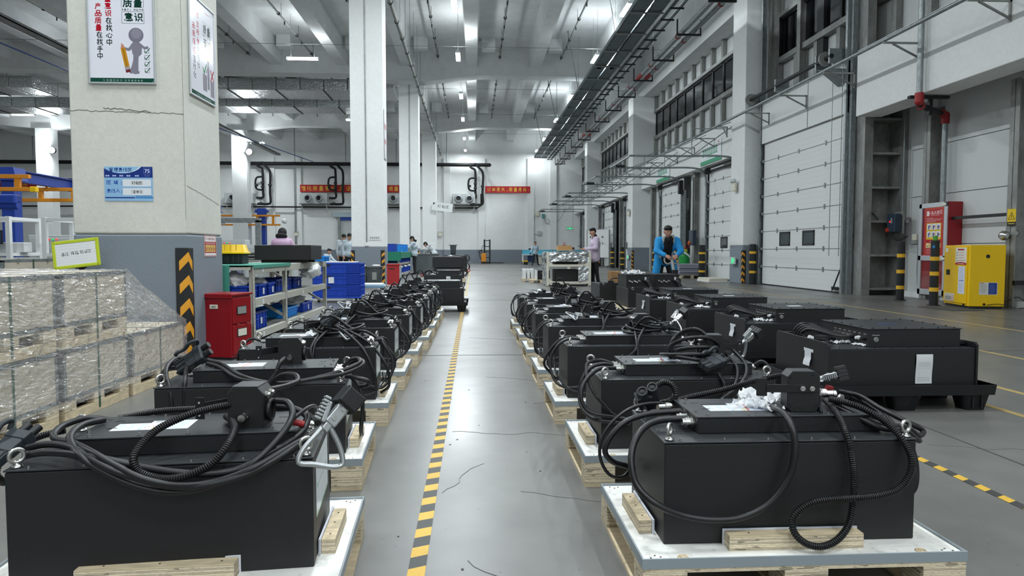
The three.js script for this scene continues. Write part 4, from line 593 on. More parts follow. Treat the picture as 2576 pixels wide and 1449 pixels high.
// ---------------------------------------------------------------- plywood pallets and cabled battery packs
const ORD = ['first', 'second', 'third', 'fourth', 'fifth', 'sixth', 'seventh', 'eighth', 'ninth'];
function plyPallet(label, x, z, ry, group) {
  const g = thing('plywood_pallet', label, 'pallet', [x, 0, z], ry, group), W = 0.483, D = 0.325;
  part(g, 'top_board', RB(-W + 0.004, W - 0.004, 0.116, 0.13, -D + 0.004, D - 0.004, 0.002), M.deck);
  part(g, 'metal_rim', [RB(-W - 0.003, W + 0.003, 0.106, 0.137, D - 0.003, D + 0.002, 0.001), RB(-W - 0.003, W + 0.003, 0.106, 0.137, -D - 0.002, -D + 0.003, 0.001), RB(-W - 0.002, -W + 0.003, 0.106, 0.137, -D, D, 0.001), RB(W - 0.003, W + 0.002, 0.106, 0.137, -D, D, 0.001)], M.deckrim);
  part(g, 'deck_ply', BB(-W, W, 0.094, 0.116, -D, D), M.plyedge);
  for (const bx of [-W + 0.065, 0, W - 0.065]) for (const bz of [-D + 0.055, D - 0.055]) part(g, 'block', BB(bx - 0.065, bx + 0.065, 0.012, 0.094, bz - 0.055, bz + 0.055), M.plyedge);
  for (const bx of [-W + 0.065, 0, W - 0.065]) part(g, 'runner', BB(bx - 0.065, bx + 0.065, 0, 0.012, -D, D), M.wood);
  // chocks nailed to the deck, a foam strip against the pack
  for (const s of [-1, 1]) { const c = part(g, 'chock', BB(s * 0.428 - 0.02, s * 0.428 + 0.02, 0.13, 0.168, -0.12, 0.13), M.plyedge); part(c, 'chock_top', RB(s * 0.428 - 0.02, s * 0.428 + 0.02, 0.168, 0.173, -0.12, 0.13, 0.001), M.wood); part(c, 'foam_strip', RB(s * 0.404 - 0.003, s * 0.404 + 0.003, 0.13, 0.178, -0.13, 0.14, 0.001), M.foamstrip); }
  for (const s of [-1, 1]) { const c = part(g, 'chock', BB(-0.21, 0.2, 0.13, 0.17, s * 0.25 - 0.022, s * 0.25 + 0.022), M.plyedge); part(c, 'chock_top', RB(-0.21, 0.2, 0.17, 0.175, s * 0.25 - 0.022, s * 0.25 + 0.022, 0.001), M.wood); part(c, 'foam_strip', RB(-0.215, 0.205, 0.13, 0.179, s * 0.224 - 0.003, s * 0.224 + 0.003, 0.001), M.foamstrip); }
  const nm = SM({ color: 0x5d564a, roughness: 0.9 }); const nails = [];
  for (const sx of [-1, 1]) for (const sz of [-1, 1]) for (const [a, b] of [[0.44, 0.29], [0.455, 0.305], [0.425, 0.3]]) nails.push(C(0.003, 0.002, sx * a, 0.1305, sz * b, 0, 0, 0, 6));
  for (const s of [-1, 1]) for (const q of [-0.08, 0, 0.09]) { nails.push(C(0.003, 0.002, s * 0.428, 0.1735, q, 0, 0, 0, 6)); nails.push(C(0.003, 0.002, q * 1.8, 0.1755, s * 0.25, 0, 0, 0, 6)); }
  stuff(part(g, 'nails', nails, nm));
  for (const [a, b] of [[-0.36, 0.305], [0.36, 0.3]]) part(g, 'knot_hole', [TO(0.014, 0.004, a, 0.13, b, PI / 2, 0, 0, 4, 9), ...[0, 1, 2].map(k => B(0.02, 0.004, 0.003, a + rr(-0.006, 0.006), 0.131, b + rr(-0.006, 0.006), 0, rr(0, 3), 0.2))], M.wood);
  return g;
}
// templates shared by all packs
const eyeG = merge([LA([[0, 0], [0.014, 0], [0.015, 0.004], [0.011, 0.008], [0.0065, 0.01], [0.0065, 0.015]], 0, 0, 0, 0, 0, 0, 12), TO(0.0175, 0.0055, 0, 0.032, 0, 0, 0, 0, 8, 20)]);
const screwG = merge([C(0.0058, 0.0022, 0, 0.0011, 0, 0, 0, 0, 8), C(0.0036, 0.0048, 0, 0.0044, 0, 0, 0, 0, 6)]);
const at = (g, x, y, z, ry = 0) => { const h = g.clone(); if (ry) h.rotateY(ry); return h.translate(x, y, z); };
const PW = 0.3925, PD = 0.215, PH = 0.315, S0 = -0.262, S1 = 0.333, SZ0 = -0.13, SZ1 = 0.125, SH = 0.37;
const packG = { body: buv(merge([RB(-PW, PW, 0, PH - 0.007, -PD, PD, 0.004)])), lid: buv(merge([RB(-PW - 0.002, PW + 0.002, PH - 0.005, PH, -PD - 0.002, PD + 0.002, 0.0015)])), sub: buv(merge([RB(S0, S1, PH, SH - 0.006, SZ0, SZ1, 0.003)])), slid: buv(merge([RB(S0 - 0.004, S1 + 0.004, SH - 0.005, SH, SZ0 - 0.004, SZ1 + 0.004, 0.0015)])) };
{
  const s = []; for (let i = 0; i < 6; i++) for (const z of [-1, 1]) s.push(at(screwG, -0.34 + i * 0.136, PH, z * 0.2)); for (const x of [-1, 1]) for (const z of [-0.08, 0.08]) s.push(at(screwG, x * 0.378, PH, z)); packG.screws = buv(merge(s));
  const t = []; for (let i = 0; i < 5; i++) for (const z of [SZ0 + 0.014, SZ1 - 0.012]) t.push(at(screwG, S0 + 0.035 + i * 0.131, SH, z)); for (const x of [S0 + 0.014, S1 - 0.014]) t.push(at(screwG, x, SH, -0.06), at(screwG, x, SH, 0.06)); packG.sscrews = buv(merge(t));
}
const raw = (parent, name, g, mat) => { const m = shade(new THREE.Mesh(g, mat)); m.name = name; parent.add(m); return m; };
const labelMat = PR(packLabel, 0.35), sideLabelMat = PR(packSideLabel, 0.25);
function gland(g, x, y, z, s, r = 0.012) { part(g, 'cable_gland', [C(r, 0.02, x + s * 0.012, y, z, 0, 0, PI / 2, 6), C(r * 1.25, 0.008, x + s * 0.004, y, z, 0, 0, PI / 2, 12), C(r * 0.9, 0.018, x + s * 0.03, y, z, 0, 0, PI / 2, 12), C(r * 1.1, 0.006, x + s * 0.026, y, z, 0, 0, PI / 2, 12)], M.chrome); }
function socketBox(g, x, y, z, ry, { back = false } = {}) {      // charging socket housing with chamfered top
  const W = 0.05, D = 0.045, H = 0.118; const o = new THREE.Group(); o.name = 'socket_box'; o.position.set(x, y, z); o.rotation.y = ry; g.add(o);
  part(o, 'housing', EX([[-W, 0], [W, 0], [W, H - 0.016], [W - 0.014, H], [-W + 0.014, H], [-W, H - 0.016]], D * 2 - 0.004, 0.002).translate(0, 0, -D + 0.002), M.pack);
  part(o, 'cover_plate', RB(-W + 0.012, W - 0.012, H + 0.002, H + 0.005, -D, D, 0.001), M.packlid);
  const sc = part(o, 'round_socket', LA([[0, -0.004], [0.026, -0.004], [0.03, 0.004], [0.034, 0.006], [0.034, 0.016], [0.028, 0.018], [0.026, 0.008], [0, 0.008]], W, H * 0.38, 0, 0, 0, -PI / 2, 20), M.plugblack);
  part(sc, 'rim_ring', TO(0.03, 0.004, W + 0.012, H * 0.38, 0, 0, PI / 2, 0, 6, 18), M.dark);
  for (const s of [-0.018, 0.02]) part(o, 'indicator', [C(0.0105, 0.012, W + 0.005, H * 0.8, s, 0, 0, PI / 2, 12), SP(0.007, W + 0.012, H * 0.8, s)], M.chrome);
  const a = part(o, 'mount_bracket', [bar([-W, H * 0.55, -0.02], [-W - 0.075, H * 0.5, 0.03], 0.004, 0.03), RB(-W - 0.1, -W - 0.074, H * 0.2, H * 0.75, 0.028, 0.033, 0.001)], M.plugblack); part(a, 'slot', [C(0.003, 0.008, -W - 0.088, H * 0.62, 0.031, PI / 2, 0, 0, 8), C(0.003, 0.008, -W - 0.088, H * 0.3, 0.031, PI / 2, 0, 0, 8)], M.greybox);
  part(o, 'rear_connector', [C(0.013, 0.012, 0, H * 0.3, D + 0.006, PI / 2, 0, 0, 4), C(0.011, 0.03, 0, H * 0.3, D + 0.02, PI / 2, 0, 0, 12)], M.chrome);
  return o;
}
function chargeGun(g, pos, rot, sc = 1) {     // cast aluminium charging connector with triangular grip
  const o = new THREE.Group(); o.name = 'charging_plug'; o.position.set(...pos); o.rotation.set(...rot); o.scale.setScalar(sc); g.add(o);
  part(o, 'grip', [tube([[-0.05, 0.004, 0], [-0.03, 0.017, 0], [0.02, 0.024, 0], [0.052, 0.024, 0], [0.05, 0.0, 0], [0.034, -0.05, 0], [0.018, -0.07, 0], [0.002, -0.062, 0], [-0.03, -0.022, 0]], 0.0066, { seg: 8, step: 0.006, closed: true }).scale(1, 1, 1.25), R(0.03, 0.02, 0.02, 0.004, 0.052, 0.022, 0, 0, 0, 0.14)], M.alucast);
  part(o, 'body', [R(0.06, 0.03, 0.026, 0.004, 0.085, 0.026, 0, 0, 0, 0.14), R(0.05, 0.012, 0.02, 0.003, 0.07, 0.048, 0, 0, 0, 0.5)], M.alucast); part(o, 'serrated_tail', [...Array(7)].map((_, i) => R(0.006, 0.016, 0.022, 0.002, 0.046 + i * 0.008, 0.052 + i * 0.003, 0, 0, 0, 0.4)), M.alucast);
  part(o, 'contact_shell', R(0.042, 0.05, 0.07, 0.004, 0.128, 0.032, 0, 0, 0, 0.14), M.plugblack); part(o, 'contact_ribs', [-0.024, -0.008, 0.008, 0.024].map(z => R(0.046, 0.054, 0.005, 0.001, 0.128, 0.032, z, 0, 0, 0.14)), M.dark); for (const q of [0.072, 0.102]) part(o, 'bolt', C(0.006, 0.034, q, 0.026, 0, PI / 2, 0, 0, 10), M.chrome);
}
function rectPlug(g, pos, rot, sc = 1) {      // flat dark connector with curved latch lever
  const o = new THREE.Group(); o.name = 'power_plug'; o.position.set(...pos); o.rotation.set(...rot); o.scale.setScalar(sc); g.add(o);
  part(o, 'body', [R(0.075, 0.03, 0.055, 0.005, 0, 0, 0), R(0.03, 0.036, 0.062, 0.004, 0.02, 0, 0), R(0.045, 0.024, 0.05, 0.004, -0.055, 0, 0)], M.plug); part(o, 'rib', [-0.018, 0, 0.018].map(z => R(0.05, 0.03, 0.006, 0.002, -0.055, 0, z)), M.dark);
  part(o, 'latch_lever', tube([[0.03, 0.012, -0.036], [0.045, 0.03, -0.036], [0.02, 0.04, -0.036], [-0.01, 0.03, -0.036], [-0.04, 0.036, -0.036], [-0.05, 0.03, -0.036]], 0.007, { seg: 6, step: 0.008 }), M.plug); part(o, 'cable_boot', [C(0.011, 0.03, 0.05, 0, -0.015, 0, 0, PI / 2, 10), C(0.011, 0.03, 0.05, 0, 0.015, 0, 0, PI / 2, 10)], M.plugblack);
}
function roundPlug(g, pos, rot) {             // two-pole round connector, open end up
  const o = new THREE.Group(); o.name = 'power_plug'; o.position.set(...pos); o.rotation.set(...rot); g.add(o);
  part(o, 'body', [R(0.062, 0.06, 0.042, 0.008, 0, 0, 0), C(0.021, 0.03, -0.019, 0.035, 0, 0, 0, 0, 14), C(0.021, 0.03, 0.019, 0.035, 0, 0, 0, 0, 14), R(0.05, 0.05, 0.034, 0.006, 0, -0.045, 0)], M.plug); for (const s of [-1, 1]) part(o, 'contact_ring', [TO(0.016, 0.005, s * 0.019, 0.051, 0, PI / 2, 0, 0, 6, 16), C(0.007, 0.01, s * 0.019, 0.05, 0, 0, 0, 0, 10)], M.plugblack);
  for (const [a, b] of [[-0.008, 0], [0.008, 0], [0, 0.01], [0, -0.01]]) part(o, 'pilot_pin', C(0.0034, 0.006, a, 0.032, b + 0.014, 0, 0, 0, 8), M.plugblack); part(o, 'latch', [R(0.012, 0.07, 0.03, 0.003, -0.042, -0.01, 0), R(0.02, 0.012, 0.036, 0.003, -0.038, 0.03, 0)], M.plug);
}
function pack(label, x, z, ry, s, group) {
  const g = thing('battery_pack', label, 'battery pack', [x, 0.13, z], ry, group); g.updateMatrixWorld(true);
  raw(g, 'casing', packG.body, M.pack); raw(g, 'lid', packG.lid, M.packlid); const sb = raw(g, 'control_unit', packG.sub, M.pack); raw(sb, 'cover', packG.slid, M.packlid);
  stuff(raw(g, 'lid_screws', packG.screws, M.chrome)); stuff(raw(sb, 'cover_screws', packG.sscrews, M.chrome));
  for (const [a, b] of [[-0.372, 0.192], [0.372, 0.192], [-0.372, -0.192], [0.372, -0.192]]) part(g, 'eyebolt', at(eyeG, a, PH, b, rr(-0.9, 1.3)), M.chrome);
  sheet(sb, 'rating_label', 0.215, 0.108, 0.0006, [-0.09, SH + 0.0004, 0.0], [-PI / 2, 0, 0], labelMat); for (const [a, b] of [[S0 + 0.05, -0.07], [S0 + 0.06, 0.02], [S1 - 0.06, 0.03], [S1 - 0.06, -0.05]]) part(sb, 'embossed_mark', RB(a - 0.014, a + 0.014, SH, SH + 0.0008, b - 0.004, b + 0.004, 0.0003), M.plugblack);
  if (s > 0) sheet(g, 'side_label', 0.3, 0.17, 0.0006, [PW + 0.0005, 0.2, 0.0], [0, PI / 2, 0], sideLabelMat);
  const gx = s < 0 ? S0 : S1; for (const [q, r] of [[0.085, 0.0135], [0.05, 0.009], [0.02, 0.0135], [-0.05, 0.012]]) gland(sb, gx, 0.343, q, s, r); gland(sb, s < 0 ? S1 : S0, 0.343, 0.06, -s, 0.0125);
  return g;
}
const cableN = (g, pts, r, o) => part(g, o?.corr ? 'corrugated_hose' : 'cable', tube(pts, r, o), o?.corr ? M.hose : M.rubber, null, true);
const wc = (g, pts, r, o) => cableN(g, pts.map(p => g.worldToLocal(V(...p)).toArray()), r, o);
// everyday cable dressing for the packs farther down the rows
function dress(g, s, v, step = 0.03) {
  const gx = s < 0 ? S0 - 0.035 : S1 + 0.035, j = () => rr(-0.018, 0.018), o = { seg: 6, step };
  cableN(g, [[gx, 0.343, 0.085], [gx + s * 0.06, 0.347, 0.09], [s * 0.43, 0.315 + j(), 0.11], [s * (0.47 + rnd() * 0.03), 0.22, 0.13 + j()], [s * 0.47, 0.12 + j(), 0.17], [s * 0.42, 0.08 + j(), 0.225], [s * 0.33, 0.09 + j(), 0.245], [s * 0.2, 0.14, 0.25], [s * 0.06, 0.22 + j(), 0.245], [0.02, 0.3, 0.24], [0.03, 0.345, 0.2], [0.05, 0.386, 0.08]], 0.0088, o);
  cableN(g, [[gx, 0.343, 0.02], [gx + s * 0.07, 0.35, 0.02], [s * 0.44, 0.31, 0.02 + j()], [s * (0.48 + rnd() * 0.04), 0.2 + j(), 0.02], [s * 0.47, 0.1 + j(), 0.0], [s * 0.43, 0.07, -0.06], [s * 0.412, 0.1, -0.16]], 0.0088, o);
  cableN(g, [[gx, 0.343, 0.05], [gx + s * 0.06, 0.348, 0.055], [s * 0.44, 0.32 + j(), 0.07], [s * 0.46, 0.24, 0.1 + j()], [s * 0.45, 0.13, 0.19], [s * 0.38, 0.05 + j(), 0.245], [s * 0.24, 0.04, 0.255], [s * 0.1, 0.1 + j(), 0.245]], 0.0055, o);
  const cx = 0.12 + j() * 3, cz = 0.02 + j(); for (let k = 0; k < 3; k++) { const r1 = 0.11 + rnd() * 0.05, r2 = 0.07 + rnd() * 0.04, p = []; for (let a = 0; a < 9; a++) { const t = a / 9 * PI * 2; p.push([cx + Math.cos(t) * r1 + k * 0.02, 0.388 + k * 0.017 + 0.012 * Math.sin(t * 2 + k), cz + Math.sin(t) * r2]); } cableN(g, p, 0.0085, { ...o, closed: true }); }
  cableN(g, [[cx - 0.1, 0.4, cz + 0.05], [cx - 0.02, 0.44 + v * 0.02, cz + 0.09], [cx + 0.1, 0.42, cz + 0.08], [cx + 0.2, 0.39, cz + 0.05], [0.4, 0.34, 0.06], [0.43, 0.28, 0.05], [0.42, 0.2, 0.03]], 0.0085, o);
  socketBox(g, 0.1 + j(), SH, -0.02 + j(), v % 2 ? PI * 0.04 : PI * 1.03); cableN(g, [[0.1, 0.4, 0.06], [0.1, 0.41, 0.1], [0.08, 0.39, 0.14], [0.04, 0.34, 0.2], [0.03, 0.26, 0.24]], 0.009, o);
  if (v % 3 === 0) chargeGun(g, [s * 0.2, 0.395, 0.1], [-1.2, rnd() * 1.2, 0.1]); else if (v % 3 === 1) rectPlug(g, [-0.03 - j(), 0.405, 0.09], [0.5, 0.6 + v, 0.2]); else { rectPlug(g, [0.2, 0.42, 0.05], [0.4, 2.4, -0.3]); chargeGun(g, [-s * 0.24, 0.4, -0.04], [-1.1, 0.5, 0.25], 0.9); }
  cableN(g, [[s < 0 ? S1 + 0.03 : S0 - 0.03, 0.343, 0.06], [-s * 0.36, 0.36, 0.06], [-s * 0.42, 0.3, 0.08], [-s * 0.44, 0.18, 0.06], [-s * 0.42, 0.09, -0.03]], 0.0085, o);
}
// pieces of torn film left on the lids
function tornFilm(g, x, y, z, w, sd, mat = M.tissue) { const q = new THREE.PlaneGeometry(w, w * 0.6, 16, 11); q.rotateX(-PI / 2); const p = q.attributes.position; for (let i = 0; i < p.count; i++) p.setY(i, w * 0.3 * Math.abs(fbm(p.getX(i) / w * 0.9 + sd, p.getZ(i) / w * 0.9, 6, 3, 11 + sd) - 0.42) * 2.2 + 0.001); q.computeVertexNormals(); q.rotateY(sd); q.translate(x, y, z); part(g, 'torn_film', q, mat, 'crumpled white plastic film', true).material.side = THREE.DoubleSide; }
M.tissue.side = THREE.DoubleSide;
// right row ------------------------------------------------------
const RZ = [2.255, 3.275, 4.37, 5.465, 6.55, 7.68, 8.78], RX = [0.968, 0.965, 0.962, 0.965, 0.965, 0.972, 0.965];
const rowR = RZ.map((d, i) => {
  const k = RZ.length - 1 - i, where = i === 0 ? 'seven from the foil-wrapped crate, hose looping down its front' : `${ORD[k]} counted from the foil-wrapped crate`;
  plyPallet(`white plywood pallet under the ${ORD[k]} cabled pack from foil-wrapped crate`, RX[i], -d + (i ? 0.01 : 0), 0, 'pallets of the row beside the tray packs');
  return pack(i === 0 ? 'black battery pack with corrugated hose looping over its front and torn film' : `black cabled battery pack in row beside tray packs, ${where}`, RX[i], -d, 0, -1, 'cabled packs beside the tray packs');
});
{
  const g = rowR[0], T = { seg: 10, step: 0.008 };
  wc(g, [[0.692,0.477,-2.200],[0.643,0.476,-2.200],[0.579,0.472,-2.180],[0.526,0.453,-2.140],[0.492,0.414,-2.100],[0.481,0.368,-2.070],[0.492,0.314,-2.045],[0.536,0.272,-2.010],[0.625,0.232,-2.005],[0.720,0.219,-2.000],[0.805,0.227,-2.000],[0.889,0.271,-2.000],[0.942,0.345,-2.000],[0.959,0.429,-2.000],[0.958,0.490,-2.020],[0.964,0.516,-2.090],[0.974,0.511,-2.200]], 0.0105, T);
  wc(g, [[0.695,0.483,-2.280],[0.639,0.480,-2.280],[0.568,0.474,-2.270],[0.497,0.453,-2.250],[0.449,0.408,-2.240],[0.432,0.362,-2.240],[0.460,0.322,-2.260],[0.516,0.293,-2.300],[0.554,0.265,-2.360]], 0.0095, T);
  wc(g, [[0.692,0.481,-2.360],[0.630,0.496,-2.350],[0.542,0.485,-2.330],[0.470,0.441,-2.310],[0.430,0.379,-2.300],[0.427,0.320,-2.290],[0.460,0.265,-2.290],[0.503,0.255,-2.300],[0.537,0.272,-2.330],[0.560,0.292,-2.400]], 0.0055, T);
  wc(g, [[1.149,0.542,-2.170],[1.198,0.533,-2.150],[1.240,0.518,-2.120],[1.282,0.489,-2.080],[1.303,0.452,-2.030],[1.319,0.399,-2.000],[1.311,0.354,-1.990],[1.275,0.310,-1.985],[1.214,0.291,-1.980],[1.135,0.284,-1.980],[1.056,0.281,-1.980],[0.989,0.267,-1.980],[0.945,0.227,-1.975],[0.945,0.191,-1.965],[0.973,0.162,-1.955],[1.016,0.152,-1.95],[1.067,0.166,-1.955],[1.116,0.206,-1.975],[1.139,0.264,-1.995],[1.148,0.350,-2.010],[1.136,0.424,-2.010],[1.131,0.467,-2.030],[1.154,0.500,-2.120],[1.169,0.517,-2.200],[1.186,0.523,-2.280]], 0.0108, { seg: 14, corr: 0.0024, pitch: 0.0066 });
  wc(g, [[1.307,0.519,-2.400],[1.357,0.511,-2.360],[1.383,0.487,-2.280],[1.416,0.465,-2.220],[1.465,0.440,-2.200],[1.489,0.425,-2.200],[1.449,0.420,-2.160],[1.380,0.458,-2.120],[1.300,0.470,-2.120],[1.231,0.496,-2.160],[1.196,0.523,-2.220]], 0.009, T);
  wc(g, [[1.347,0.506,-2.420],[1.410,0.477,-2.350],[1.439,0.423,-2.280],[1.46,0.371,-2.22],[1.47,0.296,-2.2],[1.46,0.222,-2.2],[1.43,0.18,-2.26],[1.4,0.16,-2.34]], 0.009, T);
  wc(g, [[1.34,0.506,-2.38],[1.41,0.46,-2.33],[1.43,0.4,-2.25],[1.445,0.34,-2.2],[1.45,0.27,-2.18],[1.43,0.2,-2.2],[1.395,0.17,-2.28]], 0.009, T);
  wc(g, [[1.194,0.509,-2.220],[1.233,0.486,-2.140],[1.289,0.462,-2.100],[1.354,0.456,-2.090],[1.414,0.42,-2.120],[1.450,0.404,-2.160],[1.476,0.403,-2.220]], 0.009, T);
  wc(g, [[0.650,0.532,-2.440],[0.676,0.554,-2.420],[0.702,0.545,-2.405],[0.712,0.515,-2.395],[0.7,0.487,-2.42],[0.66,0.47,-2.45]], 0.0115, { seg: 14, corr: 0.0024, pitch: 0.0066 });
  wc(g, [[0.69,0.47,-2.44],[0.78,0.49,-2.46],[0.9,0.52,-2.44],[1.0,0.56,-2.4],[1.08,0.585,-2.36],[1.13,0.59,-2.31]], 0.011, { seg: 14, corr: 0.0024, pitch: 0.0066 });
  wc(g, [[0.98,0.52,-2.3],[1.02,0.545,-2.34],[1.08,0.55,-2.3],[1.1,0.53,-2.25],[1.05,0.512,-2.22]], 0.0105, T);
  roundPlug(g, [-0.345, 0.375, -0.16], [0.75, 0.25, 0.35]);
  // socket box seen from its plate side, with long arm and round metal connector
  const o = new THREE.Group(); o.name = 'socket_box'; o.position.set(0.1, SH + 0.002, 0.07); o.rotation.y = -0.1; g.add(o);
  part(o, 'housing', EX([[-0.05, 0.012], [-0.038, 0], [0.038, 0], [0.05, 0.012], [0.05, 0.112], [0.034, 0.128], [-0.036, 0.128], [-0.05, 0.112]], 0.06, 0.002).translate(0, 0, -0.05), M.pack); part(o, 'cover_plate', [RB(-0.036, 0.034, 0.1285, 0.131, -0.05, 0.012, 0.001), R(0.024, 0.0025, 0.062, 0.001, 0.042, 0.121, -0.02, 0, 0, -0.78)], M.packlid);
  part(o, 'arm', [RB(-0.125, 0.04, 0.062, 0.088, 0.013, 0.017, 0.001), RB(-0.15, -0.118, 0.05, 0.108, 0.005, 0.017, 0.001)], M.plugblack); for (const q of [-0.006, 0.024]) part(o, 'hex_bolt', [C(0.0085, 0.004, q, 0.076, 0.019, PI / 2, 0, 0, 14), C(0.0055, 0.006, q, 0.076, 0.023, PI / 2, 0, 0, 6)], M.chrome);
  for (const [a, b] of [[-0.042, 0.02], [0.042, 0.02], [-0.042, 0.11], [0.03, 0.118], [-0.01, 0.012]]) part(o, 'screw', C(0.003, 0.003, a, b, 0.0135, PI / 2, 0, 0, 8), M.plugblack);
  part(o, 'metal_connector', [R(0.012, 0.036, 0.034, 0.002, 0.055, 0.055, -0.015), C(0.0135, 0.022, 0.07, 0.055, -0.015, 0, 0, PI / 2, 16), C(0.0155, 0.012, 0.072, 0.055, -0.015, 0, 0, PI / 2, 16), C(0.0115, 0.03, 0.092, 0.053, -0.014, 0, 0, PI / 2, 14), C(0.0135, 0.009, 0.106, 0.052, -0.013, 0, 0, PI / 2, 14)], M.chrome); part(o, 'dust_cap', [TO(0.012, 0.005, 0.052, 0.0, 0.012, 0, PI / 2, 0, 6, 14), bar([0.052, 0.012, 0.012], [0.058, 0.05, 0.005], 0.006)], M.plugblack);
  tornFilm(g, -0.01, SH + 0.004, -0.03, 0.15, 1); tornFilm(g, 0.02, SH + 0.012, -0.06, 0.14, 2.2); tornFilm(g, -0.05, SH + 0.004, 0.0, 0.14, 4.1, M.bagfilm); tornFilm(g, 0.0, SH + 0.002, 0.03, 0.1, 5.1); tornFilm(g, 0.24, SH + 0.06, -0.12, 0.07, 3); chargeGun(g, [0.23, SH + 0.06, -0.14], [1.3, 0.2, 0.2], 0.8); part(g, 'red_sleeve', C(0.012, 0.02, 0.3, 0.4, -0.14, 0.3, 0, 1.3, 10), M.redfit);
  part(g, 'metal_connector', [C(0.013, 0.05, S0 - 0.045, 0.35, -0.1, 0, 0.2, PI / 2, 14), C(0.0155, 0.018, S0 - 0.035, 0.35, -0.1, 0, 0.2, PI / 2, 14)], M.chrome);
}
{
  const g = rowR[1], T = { seg: 9, step: 0.012 };
  wc(g, [[0.695,0.473,-3.200],[0.635,0.477,-3.180],[0.572,0.479,-3.140],[0.516,0.448,-3.100],[0.486,0.409,-3.070],[0.480,0.360,-3.050],[0.500,0.319,-3.040],[0.539,0.299,-3.025],[0.618,0.286,-3.03],[0.698,0.270,-3.03],[0.787,0.260,-3.03]], 0.0095, T);
  wc(g, [[0.683,0.473,-3.260],[0.609,0.487,-3.240],[0.549,0.473,-3.220],[0.508,0.421,-3.200],[0.492,0.341,-3.180],[0.505,0.289,-3.120],[0.548,0.269,-3.04],[0.610,0.263,-3.03],[0.698,0.253,-3.03]], 0.0095, T);
  wc(g, [[0.676,0.475,-3.320],[0.610,0.495,-3.300],[0.549,0.486,-3.280],[0.53,0.464,-3.220],[0.524,0.425,-3.100],[0.541,0.383,-3.04],[0.585,0.332,-3.03],[0.620,0.296,-3.03],[0.683,0.264,-3.03]], 0.0085, { seg: 12, corr: 0.0016, pitch: 0.0066 });
  socketBox(g, 0.18, SH, 0.01, PI * 0.96); const ring = (cx, cy, cz, r1, r2, tilt, rad, o2) => { const p = []; for (let a = 0; a < 12; a++) { const t = a / 12 * PI * 2; p.push([cx + Math.cos(t) * r1, cy + Math.sin(t) * r2 * Math.sin(tilt) + 0.004 * a / 12, cz + Math.sin(t) * r2 * Math.cos(tilt)]); } cableN(g, p, rad, { ...o2, closed: true }); };
  ring(0.06, 0.44, 0.03, 0.085, 0.1, 1.0, 0.0105, { seg: 14, corr: 0.0024, pitch: 0.0066 }); ring(0.08, 0.42, 0.03, 0.12, 0.11, 0.7, 0.009, T); ring(0.06, 0.395, 0.02, 0.13, 0.1, 0.15, 0.009, T); ring(0.09, 0.41, 0.04, 0.1, 0.09, 0.4, 0.009, T);
  rectPlug(g, [0.14, 0.385, 0.17], [0.55, 0.6, -0.15], 1.15); cableN(g, [[0.02, 0.395, 0.05], [-0.02, 0.4, 0.1], [0.04, 0.395, 0.15], [0.09, 0.388, 0.15]], 0.009, T); cableN(g, [[0.14, 0.34, 0.21], [0.16, 0.29, 0.235], [0.15, 0.2, 0.24], [0.12, 0.12, 0.24]], 0.009, { seg: 12, corr: 0.0016, pitch: 0.0066 }); cableN(g, [[0.24, 0.4, 0.04], [0.25, 0.35, 0.15], [0.2, 0.28, 0.24], [0.1, 0.18, 0.245], [0.0, 0.12, 0.245]], 0.009, T); cableN(g, [[0.28, 0.42, 0], [0.3, 0.36, 0.13], [0.24, 0.3, 0.235], [0.1, 0.2, 0.25], [0.02, 0.15, 0.25]], 0.009, T);
  cableN(g, [[S1 + 0.03, 0.343, 0.06], [0.4, 0.37, 0.08], [0.43, 0.33, 0.1], [0.44, 0.22, 0.1], [0.42, 0.12, 0.08]], 0.009, T); chargeGun(g, [0.36, 0.41, -0.1], [0.3, 0.5, 0.3], 0.9);
}
for (let i = 2; i < rowR.length; i++) dress(rowR[i], -1, i, 0.02 + i * 0.004);
chargeGun(rowR[2], [0.3, 0.41, 0.02], [-0.8, -0.3, 0.5]); tornFilm(rowR[3], -0.15, SH + 0.003, -0.02, 0.12, 5); tornFilm(rowR[4], -0.1, SH + 0.003, 0.02, 0.1, 2);
